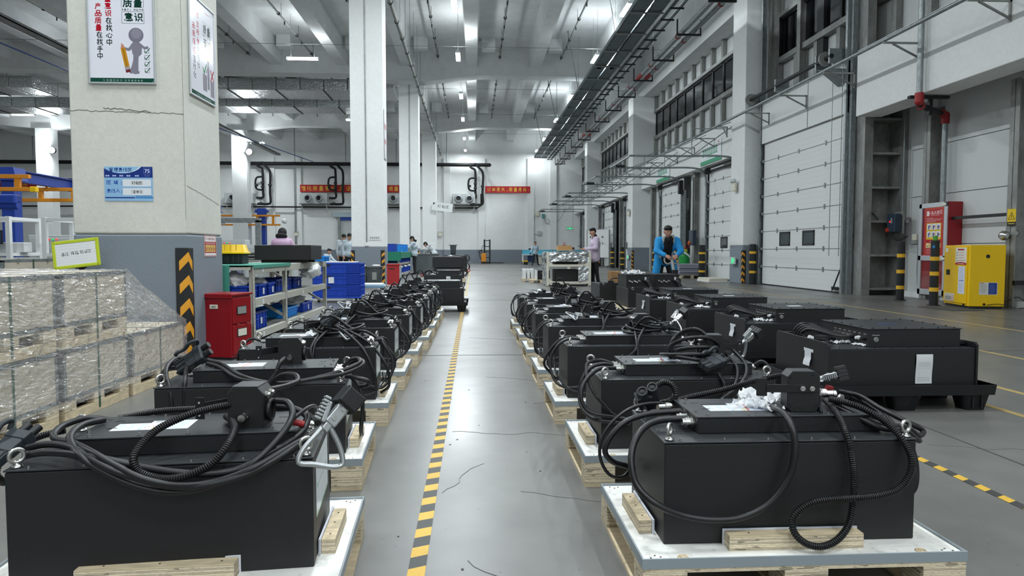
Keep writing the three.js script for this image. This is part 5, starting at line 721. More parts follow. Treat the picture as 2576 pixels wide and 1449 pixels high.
// left row -------------------------------------------------------
const LZ = [2.122, 3.235, 4.363, 5.43, 6.49, 7.49, 8.62, 9.62, 10.63], LX = [-0.862, -0.975, -0.99, -0.99, -0.975, -0.945, -0.945, -0.945, -0.94], LR = [0.1, 0.1, 0.06, 0.02, 0.01, 0.0, 0.0, 0.0, 0.0];
const rowL = LZ.map((d, i) => {
  const k = LZ.length - 1 - i;
  plyPallet(`white plywood pallet along the striped tape, ${ORD[k]} counted from plastic-tray pack`, LX[i], -d + (i < 2 ? -0.02 : 0), LR[i] * 0.5, 'pallets of the row along the striped tape');
  return pack(i === 0 ? 'black battery pack along striped tape, smooth cables coiled over its front edge' : `black cabled battery pack along the striped tape, ${ORD[k]} from plastic-tray pack`, LX[i], -d, LR[i], 1, 'cabled packs along the striped tape');
});
{
  const g = rowL[0], T = { seg: 10, step: 0.008 };
  wc(g, [[-0.687,0.569,-2.100],[-0.733,0.567,-2.060],[-0.786,0.561,-2.020],[-0.837,0.546,-1.980],[-0.874,0.526,-1.940],[-0.893,0.499,-1.900],[-0.898,0.471,-1.865],[-0.880,0.443,-1.855],[-0.840,0.426,-1.85],[-0.794,0.422,-1.85],[-0.746,0.431,-1.860],[-0.701,0.452,-1.880],[-0.673,0.487,-1.910],[-0.672,0.515,-1.970],[-0.701,0.522,-2.050],[-0.754,0.515,-2.150]], 0.0108, { seg: 14, corr: 0.0022, pitch: 0.0062 });
  for (const p of [[[-0.591,0.573,-2.100],[-0.553,0.572,-2.080],[-0.527,0.552,-2.040],[-0.528,0.523,-1.990],[-0.555,0.485,-1.950],[-0.595,0.448,-1.900],[-0.665,0.407,-1.885],[-0.733,0.386,-1.870],[-0.811,0.383,-1.860],[-0.890,0.403,-1.855],[-0.969,0.441,-1.855],[-1.028,0.480,-1.860],[-1.089,0.505,-1.920],[-1.126,0.513,-2.000],[-1.135,0.515,-2.080],[-1.113,0.512,-2.140]],
    [[-0.610,0.545,-2.150],[-0.548,0.539,-2.140],[-0.500,0.521,-2.100],[-0.501,0.492,-2.050],[-0.534,0.470,-1.990],[-0.574,0.458,-1.920],[-0.642,0.430,-1.890],[-0.722,0.426,-1.875],[-0.800,0.434,-1.87],[-0.884,0.450,-1.87],[-0.970,0.472,-1.865],[-1.058,0.486,-1.870],[-1.147,0.483,-1.900],[-1.212,0.467,-1.930]],
    [[-1.219,0.483,-1.950],[-1.154,0.497,-1.930],[-1.069,0.497,-1.890],[-0.975,0.462,-1.85],[-0.887,0.428,-1.845],[-0.788,0.401,-1.85],[-0.689,0.403,-1.86],[-0.602,0.424,-1.88],[-0.518,0.462,-1.930],[-0.464,0.490,-2.030],[-0.436,0.503,-2.120]],
    [[-1.116,0.495,-2.200],[-1.183,0.508,-2.180],[-1.214,0.504,-2.120],[-1.201,0.499,-2.040],[-1.160,0.496,-1.980],[-1.108,0.497,-1.950],[-1.018,0.490,-1.880],[-0.930,0.455,-1.85],[-0.847,0.421,-1.84],[-0.759,0.405,-1.85],[-0.672,0.41,-1.87],[-0.591,0.437,-1.885],[-0.520,0.470,-1.940],[-0.478,0.484,-2.020]]]) wc(g, p, 0.0098, T);
  wc(g, [[-1.123,0.491,-2.250],[-1.004,0.509,-2.260],[-0.888,0.511,-2.280],[-0.768,0.51,-2.300],[-0.640,0.503,-2.300],[-0.546,0.488,-2.280],[-0.490,0.478,-2.200]], 0.0105, { seg: 12, corr: 0.002, pitch: 0.0066 });
  wc(g, [[-1.215,0.487,-2.120],[-1.266,0.478,-2.100],[-1.287,0.471,-2.060],[-1.293,0.471,-2.000],[-1.301,0.452,-1.970],[-1.305,0.414,-1.950],[-1.318,0.370,-2.000]], 0.0105, { seg: 12, corr: 0.002, pitch: 0.0066 });
  socketBox(g, 0.19, SH, 0.03, -0.12); chargeGun(g, g.worldToLocal(V(-0.435, 0.475, -1.93)).toArray(), [-0.25, 0.35, 0.72], 1.2); rectPlug(g, [-0.42, 0.36, 0.11], [0.3, 1.2, 0.2], 1.1); cableN(g, [[0.32, 0.4, 0.14], [0.36, 0.42, 0.06], [0.37, 0.4, -0.05], [0.36, 0.37, -0.13]], 0.006, T); part(g, 'red_sleeve', C(0.01, 0.03, 0.34, 0.385, 0.1, 0.4, 0, 1.2, 10), M.redfit);
}
{
  const g = rowL[1], T = { seg: 9, step: 0.012 };
  for (const p of [[[-1.224,0.522,-3.250],[-1.118,0.515,-3.150],[-0.999,0.479,-3.050],[-0.889,0.453,-3.04],[-0.772,0.455,-3.04],[-0.644,0.476,-3.070],[-0.548,0.504,-3.100],[-0.510,0.520,-3.140],[-0.529,0.529,-3.200],[-0.566,0.52,-3.220],[-0.60,0.488,-3.220]],
    [[-1.224,0.509,-3.250],[-1.116,0.505,-3.120],[-1.010,0.470,-3.04],[-0.897,0.455,-3.02],[-0.783,0.455,-3.03],[-0.655,0.470,-3.06],[-0.562,0.484,-3.080],[-0.498,0.509,-3.140],[-0.523,0.520,-3.220],[-0.592,0.494,-3.260]],
    [[-1.297,0.520,-3.300],[-1.369,0.524,-3.300],[-1.372,0.513,-3.200],[-1.326,0.486,-3.06],[-1.285,0.433,-3.0],[-1.274,0.347,-2.99],[-1.274,0.268,-3.0]], [[-1.307,0.496,-3.300],[-1.254,0.503,-3.100],[-1.227,0.462,-3.01],[-1.227,0.389,-3.0],[-1.233,0.302,-3.01]],
    [[-0.605,0.469,-3.200],[-0.550,0.448,-3.160],[-0.512,0.406,-3.140],[-0.498,0.345,-3.130],[-0.503,0.271,-3.140],[-0.515,0.198,-3.180],[-0.52,0.165,-3.240]], [[-0.587,0.465,-3.120],[-0.522,0.459,-3.100],[-0.470,0.444,-3.100],[-0.468,0.423,-3.120],[-0.511,0.412,-3.140]]]) wc(g, p, 0.0095, T);
  wc(g, [[-0.838,0.545,-3.12],[-0.84,0.532,-3.05],[-0.852,0.493,-3.03],[-0.871,0.462,-3.02],[-0.880,0.429,-3.02]], 0.010, { seg: 12, corr: 0.002, pitch: 0.0066 });
  wc(g, [[-0.875,0.451,-3.03],[-0.821,0.490,-2.97],[-0.767,0.513,-2.9],[-0.722,0.513,-2.86],[-0.706,0.500,-2.82],[-0.723,0.497,-2.74],[-0.745,0.502,-2.66],[-0.75,0.51,-2.6]], 0.0105, T);
  wc(g, [[-1.36,0.52,-3.26],[-1.385,0.49,-3.2],[-1.38,0.44,-3.12],[-1.375,0.35,-3.08],[-1.37,0.25,-3.07]], 0.01, { seg: 12, corr: 0.002, pitch: 0.0066 });
  socketBox(g, 0.13, SH, -0.02, PI * 0.02); rectPlug(g, [-0.27, 0.415, 0.05], [0.9, 0.4, 0.5], 1.25); cableN(g, [[S0 - 0.03, 0.35, 0.0], [-0.36, 0.37, 0.02], [-0.4, 0.36, 0.0], [-0.38, 0.35, -0.08]], 0.009, T);
}
for (let i = 2; i < rowL.length; i++) dress(rowL[i], 1, i + 1, 0.02 + i * 0.004);
tornFilm(rowL[2], 0.0, SH + 0.003, 0.03, 0.13, 1.4); rectPlug(rowL[2], [0.1, 0.46, 0.06], [0.2, -2.5, -0.6], 1.1); cableN(rowL[2], [[0.15, 0.44, 0.08], [0.24, 0.4, 0.12], [0.36, 0.33, 0.17], [0.46, 0.2, 0.22], [0.47, 0.08, 0.2], [0.42, 0.03, 0.14]], 0.009, { seg: 8, step: 0.015 }); cableN(rowL[2], [[0.14, 0.44, 0.1], [0.23, 0.39, 0.16], [0.33, 0.3, 0.24], [0.39, 0.17, 0.27], [0.4, 0.06, 0.25]], 0.009, { seg: 8, step: 0.015 });
// ---------------------------------------------------------------- large packs on black plastic trays
function plasticTray(label, x, z, ry = 0, group) {
  const g = thing('plastic_tray_pallet', label, 'pallet', [x, 0, z], ry, group), W = 0.56, D = 0.44;
  part(g, 'deck', [RB(-W + 0.03, W - 0.03, 0.118, 0.135, -D + 0.03, D - 0.03, 0.004)], M.tray);
  for (const [a, b, c, d] of [[-W, W, D, 0], [-W, W, -D, 0], [-W, -W, D, 1], [W, W, D, 1]]) part(g, 'rim', d ? EX([[0, 0.105], [0.03, 0.105], [0.0, 0.17], [-0.012, 0.17]], 2 * D).translate(0, 0, -D).applyMatrix4(new THREE.Matrix4().makeScale(a < 0 ? 1 : -1, 1, 1)).translate(a, 0, 0) : EX([[0, 0.105], [0.03, 0.105], [0.0, 0.17], [-0.012, 0.17]], 2 * W).rotateY(c > 0 ? PI / 2 : -PI / 2).translate(c > 0 ? -W : W, 0, c), M.tray);
  for (const fx of [-W + 0.1, 0, W - 0.1]) for (const fz of [-D + 0.09, 0, D - 0.09]) part(g, 'foot', xf(new THREE.CylinderGeometry(0.125, 0.088, 0.122, 4, 1), 0, 0, 0, 0, PI / 4, 0).scale(0.95, 1, 0.8).translate(fx, 0.061, fz), M.tray);
  for (const fx of [-W + 0.1, W - 0.1]) part(g, 'rib', [-0.03, 0.03].map(q => BB(fx + q - 0.004, fx + q + 0.004, 0.02, 0.11, D - 0.03, D - 0.018)), M.tray);
  return g;
}
function bigPack(label, x, z, { ry = 0, y = 0.135, note = true, sd = 0 } = {}) {
  const g = thing('tray_battery_pack', label, 'battery pack', [x, y, z], ry), W = 0.485, D = 0.37, H = 0.262;
  part(g, 'casing', RB(-W, W, 0, H - 0.006, -D, D, 0.006), M.pack); part(g, 'lid', RB(-W + 0.004, W - 0.004, H - 0.006, H, -D, D, 0.002), M.packlid);
  for (const s of [-1, 1]) { const q = EX([[-D - 0.01, 0], [D + 0.01, 0], [D + 0.01, H + 0.02], [D - 0.01, H + 0.036], [-D + 0.01, H + 0.036], [-D - 0.01, H + 0.02]], 0.01, 0.0015); q.rotateY(PI / 2); q.translate(s > 0 ? W : -W - 0.01, 0, 0); part(g, 'end_plate', q, M.pack); for (const q2 of [-0.27, 0.27]) part(g, 'lifting_lug', [R(0.05, 0.03, 0.025, 0.006, s * (W - 0.03), H + 0.025, q2), TO(0.012, 0.004, s * (W - 0.06), H + 0.02, q2, 0, 0, 0, 5, 12)], M.plugblack); }
  const u0 = -0.185, u1 = 0.43, v0 = -0.305, v1 = 0.3, UH = H + 0.115;
  const sb = part(g, 'control_unit', RB(u0, u1, H, UH, v0, v1, 0.003), M.pack); part(sb, 'cover', RB(u0 - 0.006, u1 + 0.008, UH, UH + 0.006, v0 - 0.006, v1 + 0.006, 0.002), M.packlid);
  const sc = []; for (let i = 0; i < 6; i++) for (const q of [v0 + 0.015, v1 - 0.012]) sc.push(C(0.006, 0.007, u0 + 0.03 + i * 0.11, UH + 0.008, q, 0, 0, 0, 8)); for (let i = 1; i < 5; i++) for (const q of [u0 + 0.014, u1 - 0.012]) sc.push(C(0.006, 0.007, q, UH + 0.008, v0 + i * 0.12, 0, 0, 0, 8)); stuff(part(sb, 'cover_screws', sc, M.plugblack)); const s2 = []; for (let i = 0; i < 8; i++) s2.push(C(0.005, 0.004, -W + 0.08 + i * 0.115, H + 0.002, D - 0.025, 0, 0, 0, 8)); stuff(part(g, 'lid_screws', s2, M.plugblack));
  part(sb, 'manual_switch', [C(0.016, 0.006, u0 + 0.045, H + 0.05, v1 + 0.003, PI / 2, 0, 0, 16), TO(0.011, 0.003, u0 + 0.045, H + 0.05, v1 + 0.007, 0, 0, 0, 5, 14), C(0.004, 0.01, u0 + 0.045, H + 0.05, v1 + 0.008, PI / 2, 0, 0, 8)], M.shelfgrey); part(sb, 'switch_caption', B(0.05, 0.006, 0.0008, u0 + 0.045, H + 0.078, v1 + 0.0004), M.shelfgrey);
  for (let i = 0; i < 7; i++) { const q = v1 - 0.05 - i * 0.062; part(sb, 'port_caption', B(0.0008, 0.006, 0.028, u0 - 0.0004, H + 0.08, q), M.shelfgrey); part(sb, 'port', [C(0.013, 0.014, u0 - 0.007, H + 0.05, q, 0, 0, PI / 2, 12), C(0.01, 0.026, u0 - 0.016, H + 0.05, q, 0, 0, PI / 2, 10)], i === 1 ? M.white : i < 3 ? M.plugblack : M.chrome); }
  // bundle of cables folded back over the lid
  for (let k = 0; k < 4; k++) { const q = v1 - 0.18 - k * 0.055; cableN(g, [[u0 - 0.03, H + 0.05, q], [u0 - 0.1, H + 0.05 + k * 0.006, q - 0.01], [u0 - 0.2, H + 0.075 + k * 0.012, q - 0.06], [u0 - 0.26, H + 0.085 + k * 0.008, q - 0.12 + k * 0.02], [u0 - 0.28, H + 0.05, q - 0.17 + k * 0.02], [u0 - 0.25, H + 0.022 + k * 0.004, q - 0.14 + k * 0.03], [u0 - 0.16, H + 0.02, q - 0.07], [u0 - 0.08, H + 0.02, q - 0.1 + 0.02 * k]], 0.012, { seg: 8, step: 0.014 }); }
  part(g, 'cable_ferrule', C(0.015, 0.03, u0 - 0.25, H + 0.03, 0.02, 0.4, 0, 1.2, 10), M.white);
  if (note) { const p = new THREE.PlaneGeometry(0.11, 0.19, 1, 8), a = p.attributes.position; for (let i = 0; i < a.count; i++) a.setZ(i, 0.006 + 0.004 * Math.sin(a.getY(i) * 26)); p.computeVertexNormals(); p.translate(0.14, 0.13, D); part(g, 'paper_slip', p, PR(noteTex, 0.7), 'printed white paper slip', true).material.side = THREE.DoubleSide; }
  const p2 = new THREE.PlaneGeometry(0.09, 0.1, 1, 6), a2 = p2.attributes.position; for (let i = 0; i < a2.count; i++) a2.setZ(i, 0.004 + (a2.getY(i) < 0 ? 0.012 * Math.sin(-a2.getY(i) * 30) : 0)); p2.computeVertexNormals(); p2.rotateY(-PI / 2); p2.translate(-W - 0.013, 0.17, 0.12 - sd * 0.02); part(g, 'paper_slip', [p2, B(0.001, 0.02, 0.13, -W - 0.0125, 0.222, 0.12 - sd * 0.02)], SM({ color: 0xd6dade, roughness: 0.7, side: THREE.DoubleSide }));
  tornFilm(g, -0.28, H + 0.002, 0.1 + sd * 0.04, 0.13, sd + 0.3); tornFilm(g, -0.2, H + 0.002, 0.22, 0.1, sd + 2); part(sb, 'film_window', RB(0.05, 0.17, UH + 0.0062, UH + 0.0068, -0.03, 0.05, 0.0002), sd ? M.paper : SM({ color: 0x3c4a6e, roughness: 0.25 }));
  return g;
}
const bPos = [[2.75, -4.655], [2.835, -6.23], [2.78, -7.72], [2.765, -9.2]], bLab = ['with printed slip on its long side', 'second from the one with printed slip', 'with white film hanging over its edge', 'beside the two tall packs'];
bPos.forEach(([x, z], i) => { plasticTray(`black plastic tray pallet under tray pack ${bLab[i]}`, x + 0.01, z); bigPack(`large black tray pack ${bLab[i]}`, x, z, { note: i === 0, sd: i }); });
// tall packs on a timber pallet
function timberPallet(label, x0, x1, z0, z1, h = 0.14) { const g = thing('timber_pallet', label, 'pallet'); const n = Math.max(3, Math.round((z0 - z1) / 0.16)), st = (z0 - z1) / n; for (let i = 0; i < n; i++) part(g, 'deck_board', RB(x0, x1, h - 0.02, h, z0 - i * st - st + 0.03, z0 - i * st, 0.003), M.wood); for (const x of [x0 + 0.05, (x0 + x1) / 2, x1 - 0.05]) { for (const z of [z0 - 0.07, (z0 + z1) / 2, z1 + 0.07]) part(g, 'block', BB(x - 0.05, x + 0.05, 0.02, h - 0.02, z - 0.07, z + 0.07), M.plyedge); part(g, 'runner', RB(x - 0.05, x + 0.05, 0, 0.02, z1, z0, 0.003), M.wood); } return g; }
timberPallet('timber pallet carrying the packs with tall control units', 2.28, 3.42, -10.62, -11.75);
timberPallet('timber pallet behind the tall packs', 2.22, 3.3, -12.0, -13.1);
function tallPack(label, x, z, sd, tall = true) {
  const g = thing('tall_battery_pack', label, 'battery pack', [x, 0.14, z]), W = 0.215, D = 0.46, H = 0.3;
  part(g, 'casing', RB(-W, W, 0, H, -D, D, 0.004), M.pack); part(g, 'end_plate', RB(-W - 0.004, W + 0.004, 0, H + 0.025, D, D + 0.01, 0.008), M.pack); for (const q of [-0.15, 0.14]) part(g, 'lifting_ring', TO(0.016, 0.005, q, H + 0.0, D + 0.016, 0, 0, 0, 6, 14), M.chrome);
  if (!tall) { part(g, 'lifting_lug', [R(0.1, 0.04, 0.05, 0.008, 0, H + 0.04, D - 0.1), R(0.03, 0.08, 0.04, 0.006, -0.03, H + 0.02, D - 0.1)], M.plugblack); cableN(g, [[0.0, H + 0.06, 0.3], [0.05, H + 0.1, 0.3], [0.16, H + 0.09, 0.32], [0.2, H + 0.03, 0.35]], 0.012, { step: 0.03 }); return g; }
  const t = part(g, 'control_unit', RB(-W + 0.005, W - 0.055, H, H + 0.205, -D + 0.1, D - 0.16, 0.004), M.pack); part(t, 'cover', RB(-W - 0.006, W - 0.045, H + 0.205, H + 0.212, -D + 0.09, D - 0.15, 0.002), M.packlid); const sc = []; for (let i = 0; i < 5; i++) sc.push(C(0.006, 0.01, -W + 0.03 + i * 0.075, H + 0.215, D - 0.17, 0, 0, 0, 8), C(0.006, 0.01, W - 0.065, H + 0.215, D - 0.2 - i * 0.12, 0, 0, 0, 8)); stuff(part(t, 'cover_screws', sc, M.plugblack));
  const zf = D - 0.16; for (let i = 0; i < 5; i++) part(t, 'port', [C(0.013, 0.012, -W + 0.05 + i * 0.038, H + 0.115 - (i % 2) * 0.016, zf + 0.006, PI / 2, 0, 0, 10), C(0.008, 0.035, -W + 0.056 + i * 0.04, H + 0.1 - (i % 2) * 0.016, zf + 0.02, PI / 2 - 0.5, 0.5, 0, 8)], i % 2 ? M.alucast : M.chrome);
  part(t, 'white_tag', B(0.03, 0.045, 0.001, W - 0.12, H + 0.15, zf + 0.001), M.paper); part(t, 'manual_switch', [TO(0.014, 0.004, W - 0.08, H + 0.11, zf + 0.004, 0, 0, 0, 6, 14), C(0.007, 0.006, W - 0.08, H + 0.16, zf + 0.003, PI / 2, 0, 0, 10)], M.chrome);
  for (const q of [0, 0.028]) cableN(g, [[W - 0.16 + q, H + 0.12, zf + 0.01], [W - 0.13 + q, H + 0.11, zf + 0.06], [W - 0.09 + q, H + 0.06, zf + 0.12], [W - 0.075 + q, H - 0.05, D + 0.03], [W - 0.08 + q, H - 0.2, D + 0.03]], 0.011, { step: 0.02 });
  return g;
}
tallPack('tall black pack with crumpled film on its top', 2.625, -11.15, 0); tallPack('tall black pack next to the one with film on top', 3.1, -11.15, 1); tallPack('low black pack with lug behind the tall packs', 2.44, -12.58, 2, false);
{ const f = scene.children.find(o => o.userData.label === 'tall black pack with crumpled film on its top'); tornFilm(f, -0.1, 0.514, 0.1, 0.3, 3); tornFilm(f, 0.05, 0.514, 0.15, 0.2, 1); }
// packs standing along the far part of the tape line
plasticTray('black plastic tray pallet beside the striped tape', -0.655, -12.12); bigPack('large black tray pack at the end of the taped row', -0.66, -12.12, { note: false, sd: 3 });
{ const f = scene.children[scene.children.length - 1]; for (const [x, y, w, h] of [[0.08, 0.2, 0.09, 0.05], [-0.1, 0.22, 0.04, 0.03]]) part(f, 'adhesive_label', B(w, h, 0.001, x, y, 0.371), M.paper); }
plasticTray('black plastic tray pallet of the second far pack', -0.78, -18.7); bigPack('large black tray pack with small white label, farther down the tape', -0.79, -18.7, { note: true, sd: 2 });
{ const f = scene.children[scene.children.length - 1]; cableN(f, [[-0.3, 0.33, 0.1], [-0.36, 0.38, 0.16], [-0.46, 0.36, 0.2], [-0.53, 0.28, 0.22]], 0.025, { step: 0.03 }); part(f, 'red_clamp', [TO(0.04, 0.012, -0.55, 0.25, 0.22, 0.4, 0.5, 0, 6, 12), R(0.03, 0.08, 0.02, 0.006, -0.53, 0.28, 0.22)], M.cranered); }
timberPallet('timber pallet under the stacked far black packs', -1.35, -0.25, -22.6, -23.7);
function stackPack(label, x, y, z, w, h, d) { const g = thing('stacked_pack', label, 'battery pack', [x, y, z]); part(g, 'casing', RB(-w / 2, w / 2, 0, h - 0.02, -d / 2, d / 2, 0.01), M.pack); part(g, 'lid', RB(-w / 2 + 0.03, w / 2 - 0.03, h - 0.02, h, -d / 2 + 0.03, d / 2 - 0.03, 0.006), M.packlid); part(g, 'end_plate', RB(w / 2, w / 2 + 0.012, 0, h, -d / 2, d / 2, 0.004), M.pack); for (let i = 0; i < 3; i++) cableN(g, [[w / 2 - 0.1, h + 0.01, d / 2 - 0.1 - i * 0.1], [w / 2 + 0.05, h, d / 2 - 0.1 - i * 0.1], [w / 2 + 0.1 + i * 0.02, h * 0.6, d / 2 - 0.1 - i * 0.08], [w / 2 + 0.05, h * 0.2, d / 2 - 0.05]], 0.014, { step: 0.04 }); return g; }
stackPack('black pack lowest on the far timber pallet', -0.8, 0.14, -23.15, 0.98, 0.34, 0.8); const sp2 = stackPack('black pack stacked on another on the far pallet', -0.82, 0.49, -23.15, 1.0, 0.36, 0.8); tornFilm(sp2, 0.1, 0.36, 0.2, 0.25, 2); part(sp2, 'red_clamp', [TO(0.05, 0.014, 0.68, -0.1, 0.35, 0.3, 0.6, 0, 6, 12)], M.cranered);
timberPallet('timber pallet under the farthest black packs', -1.3, -0.2, -29.6, -30.8); stackPack('black pack lowest on the farthest pallet', -0.75, 0.14, -30.2, 0.95, 0.36, 0.85); stackPack('black pack carrying the grey waste bin', -0.75, 0.5, -30.2, 0.95, 0.36, 0.85);
{ const g = thing('waste_bin', 'dark grey waste bin standing on the farthest black pack', 'bin', [-0.85, 0.865, -30.1]); part(g, 'body', LA([[0, 0], [0.14, 0], [0.19, 0.42], [0.18, 0.42], [0.132, 0.02]], 0, 0, 0, 0, PI / 4, 0, 4), M.bin); part(g, 'rim', xf(new THREE.TorusGeometry(0.188, 0.015, 5, 4), 0, 0.42, 0, PI / 2, 0, 0).rotateY(PI / 4 - PI / 4), M.bin); }
// ---------------------------------------------------------------- wrapped plywood crates beside the near column
const clipG = merge([TO(0.011, 0.0028, 0, 0.012, 0, 0, 0, 0, 5, 10), TO(0.011, 0.0028, 0, -0.012, 0, 0, 0, 0, 5, 10), B(0.016, 0.006, 0.004, 0, 0, 0)]);
function crate(label, x0, x1, y0, z0, z1, h, group) {
  const g = thing('plywood_crate', label, 'crate', [0, 0, 0], 0, group), yb = y0 + 0.132, yt = y0 + h;
  for (const z of [z0 - 0.06, (z0 + z1) / 2, z1 + 0.06]) for (const x of [x0 + 0.09, (x0 + x1) / 2, x1 - 0.09]) part(g, 'pallet_block', BB(x - 0.09, x + 0.09, y0 + 0.062, yb - 0.012, z - 0.06, z + 0.06), M.plyedge);
  for (const x of [x0 + 0.02, x1 - 0.02]) part(g, 'pallet_runner', RB(x - 0.02, x + 0.02, y0, y0 + 0.06, z1, z0, 0.002), M.wood); for (const z of [z0 - 0.05, z1 + 0.05]) part(g, 'pallet_runner', BB(x0 + 0.04, x1 - 0.04, y0, y0 + 0.06, z - 0.05, z + 0.05), M.plyedge); part(g, 'pallet_deck', BB(x0, x1, yb - 0.012, yb, z1, z0), M.plyedge);
  const t = 0.009; part(g, 'side_panel', BB(x1 - t, x1, yb, yt, z1, z0), M.crate); part(g, 'side_panel', BB(x0, x0 + t, yb, yt, z1, z0), M.crate); part(g, 'end_panel', BB(x0 + t, x1 - t, yb, yt, z0 - t, z0), M.crate); part(g, 'end_panel', BB(x0 + t, x1 - t, yb, yt, z1, z1 + t), M.crate); part(g, 'lid_panel', BB(x0, x1, yt, yt + t, z1, z0), M.crate);
  const e = 0.024, s = 0.0018, E = (a, b, c, d, f, k) => part(g, 'edge_strip', BB(a, b, c, d, f, k), M.galv);
  for (const y of [yb, yt - e + t]) { E(x1, x1 + s, y, y + e, z1, z0); E(x0, x1, y, y + e, z0, z0 + s); E(x0 - s, x0, y, y + e, z1, z0); }
  E(x1, x1 + s, yb, yt, z0 - e, z0 + s); E(x1, x1 + s, yb, yt, z1, z1 + e); E(x1 - e * 1.6, x1, yb, yt, z0, z0 + s); E(x0, x0 + e, yb, yt, z0, z0 + s); E(x1 - e, x1 + s, yt + t, yt + t + s, z1, z0); E(x0, x1, yt + t, yt + t + s, z0 - e, z0 + s); E(x0, x1, yt + t, yt + t + s, z1, z1 + e);
  const ym = (yb + yt) / 2, L = z0 - z1; for (const [y, q] of [[yb + 0.012, 0.24], [yb + 0.012, 0.76], [yt - 0.006, 0.24], [yt - 0.006, 0.76], [ym, 0.02], [ym, 0.985]]) part(g, 'spring_clip', (y === ym ? clipG.clone() : clipG.clone().rotateZ(0)).rotateY(PI / 2).translate(x1 + 0.004, y, z0 - L * q), M.steel); for (const q of [0.15, 0.85]) part(g, 'spring_clip', clipG.clone().rotateZ(PI / 2).translate(x0 + (x1 - x0) * q, ym, z0 + 0.004), M.steel);
  part(g, 'strap', [BB(x1 + 0.001, x1 + 0.003, y0 + 0.02, yt + t, (z0 + z1) / 2 - 0.009, (z0 + z1) / 2 + 0.009), BB(x0, x1 + 0.003, yt + t, yt + t + 0.002, (z0 + z1) / 2 - 0.009, (z0 + z1) / 2 + 0.009)], SM({ color: 0x1f4a36, roughness: 0.5 }));
  return g;
}
const cg = 'film-wrapped plywood crates';
crate('film-wrapped plywood crate on the floor, opposite the nearest pack', -3.3, -2.4, 0, -3.35, -4.13, 0.428, cg); crate('film-wrapped plywood crate stacked on the crate opposite nearest pack', -3.3, -2.4, 0.442, -3.35, -4.13, 0.434, cg);
crate('film-wrapped plywood crate on the floor between its two neighbours', -3.3, -2.4, 0, -4.19, -4.95, 0.428, cg); crate('film-wrapped plywood crate stacked highest beside the sloping film', -3.3, -2.4, 0.442, -4.19, -4.95, 0.434, cg);
crate('single-height plywood crate under the sloping film by the column', -3.3, -2.4, 0, -5.01, -5.9, 0.428, cg);
crate('plywood crate with green straps behind the wrapped crates, lower one', -5.9, -4.35, 0, -6.7, -7.6, 0.46); crate('plywood crate with green straps behind the wrapped crates, upper one', -5.9, -4.35, 0.472, -6.7, -7.6, 0.46);
{ // stretch film drawn over the crates: crinkled skin
  const g = thing('stretch_film', 'clear crinkled stretch film wrapped over the plywood crates', 'film');
  const prof = z => z > -4.95 ? 0.892 : z > -5.2 ? 0.892 - (-4.95 - z) * 0.55 : Math.max(0.452, 0.7545 - (-5.2 - z) * 0.43);
  const skin = (nu, nv, f, am, sd) => { const q = new THREE.PlaneGeometry(1, 1, nu, nv), p = q.attributes.position, uv = q.attributes.uv; for (let i = 0; i < p.count; i++) { const u = p.getX(i) + 0.5, v = p.getY(i) + 0.5, r = f(u, v); const w = am * (fbm(u * 0.99, v * 0.99, 24, 3, sd) - 0.4) + am * 0.8 * (fbm((u + v * 0.35) * 0.7, v * 0.99, 9, 3, sd + 5) - 0.4); p.setXYZ(i, r[0] + r[3] * w, r[1] + r[4] * w, r[2] + r[5] * w); uv.setXY(i, u * 2.6, v * 0.9); } q.computeVertexNormals(); return q; };
  part(g, 'side_skin', skin(220, 70, (u, v) => { const z = -3.33 - u * 2.59; return [-2.39, 0.1 + v * (prof(z) - 0.1), z, 1, 0, 0]; }, 0.02, 3), M.film, null, true);
  part(g, 'top_skin', skin(160, 60, (u, v) => { const z = -3.33 - u * 2.59; return [-3.32 + v * 0.93, prof(z) + 0.003, z, 0, 1, 0]; }, 0.018, 9), M.film, null, true);
  part(g, 'end_skin', skin(40, 20, (u, v) => [-3.32 + u * 0.93, 0.12 + v * 0.335, -5.925, 0, 0, -1], 0.01, 14), M.film, null, true);
  // bunched strands where the film is drawn tight
  const st = []; for (let k = 0; k < 60; k++) { const z0 = rr(-3.4, -5.0), y0 = rr(0.2, 0.86), dz = rr(0.05, 0.22), dy = dz * rr(-0.45, -0.1); const y1 = Math.min(y0 + dy, prof(z0 - dz) - 0.02); st.push(tube([[-2.372, y0, z0], [-2.368, (y0 + y1) / 2 + rr(-0.01, 0.01), z0 - dz / 2], [-2.37, y1, z0 - dz]], rr(0.0006, 0.0014), { seg: 5, step: 0.05 })); }
  for (let k = 0; k < 12; k++) { const x = rr(-3.2, -2.42), z1 = rr(-5.3, -5.85); st.push(tube([[x, 0.9, -4.93], [x + rr(-0.02, 0.06), (0.9 + prof(z1)) / 2 + 0.02, (-4.93 + z1) / 2], [Math.min(-2.42, x + rr(0, 0.12)), prof(z1) + 0.008, z1]], rr(0.0007, 0.0016), { seg: 5, step: 0.05 })); }
  stuff(part(g, 'film_strands', st, PM({ color: 0xf4f6f7, roughness: 0.2, transmission: 0.35, thickness: 0 })));
}
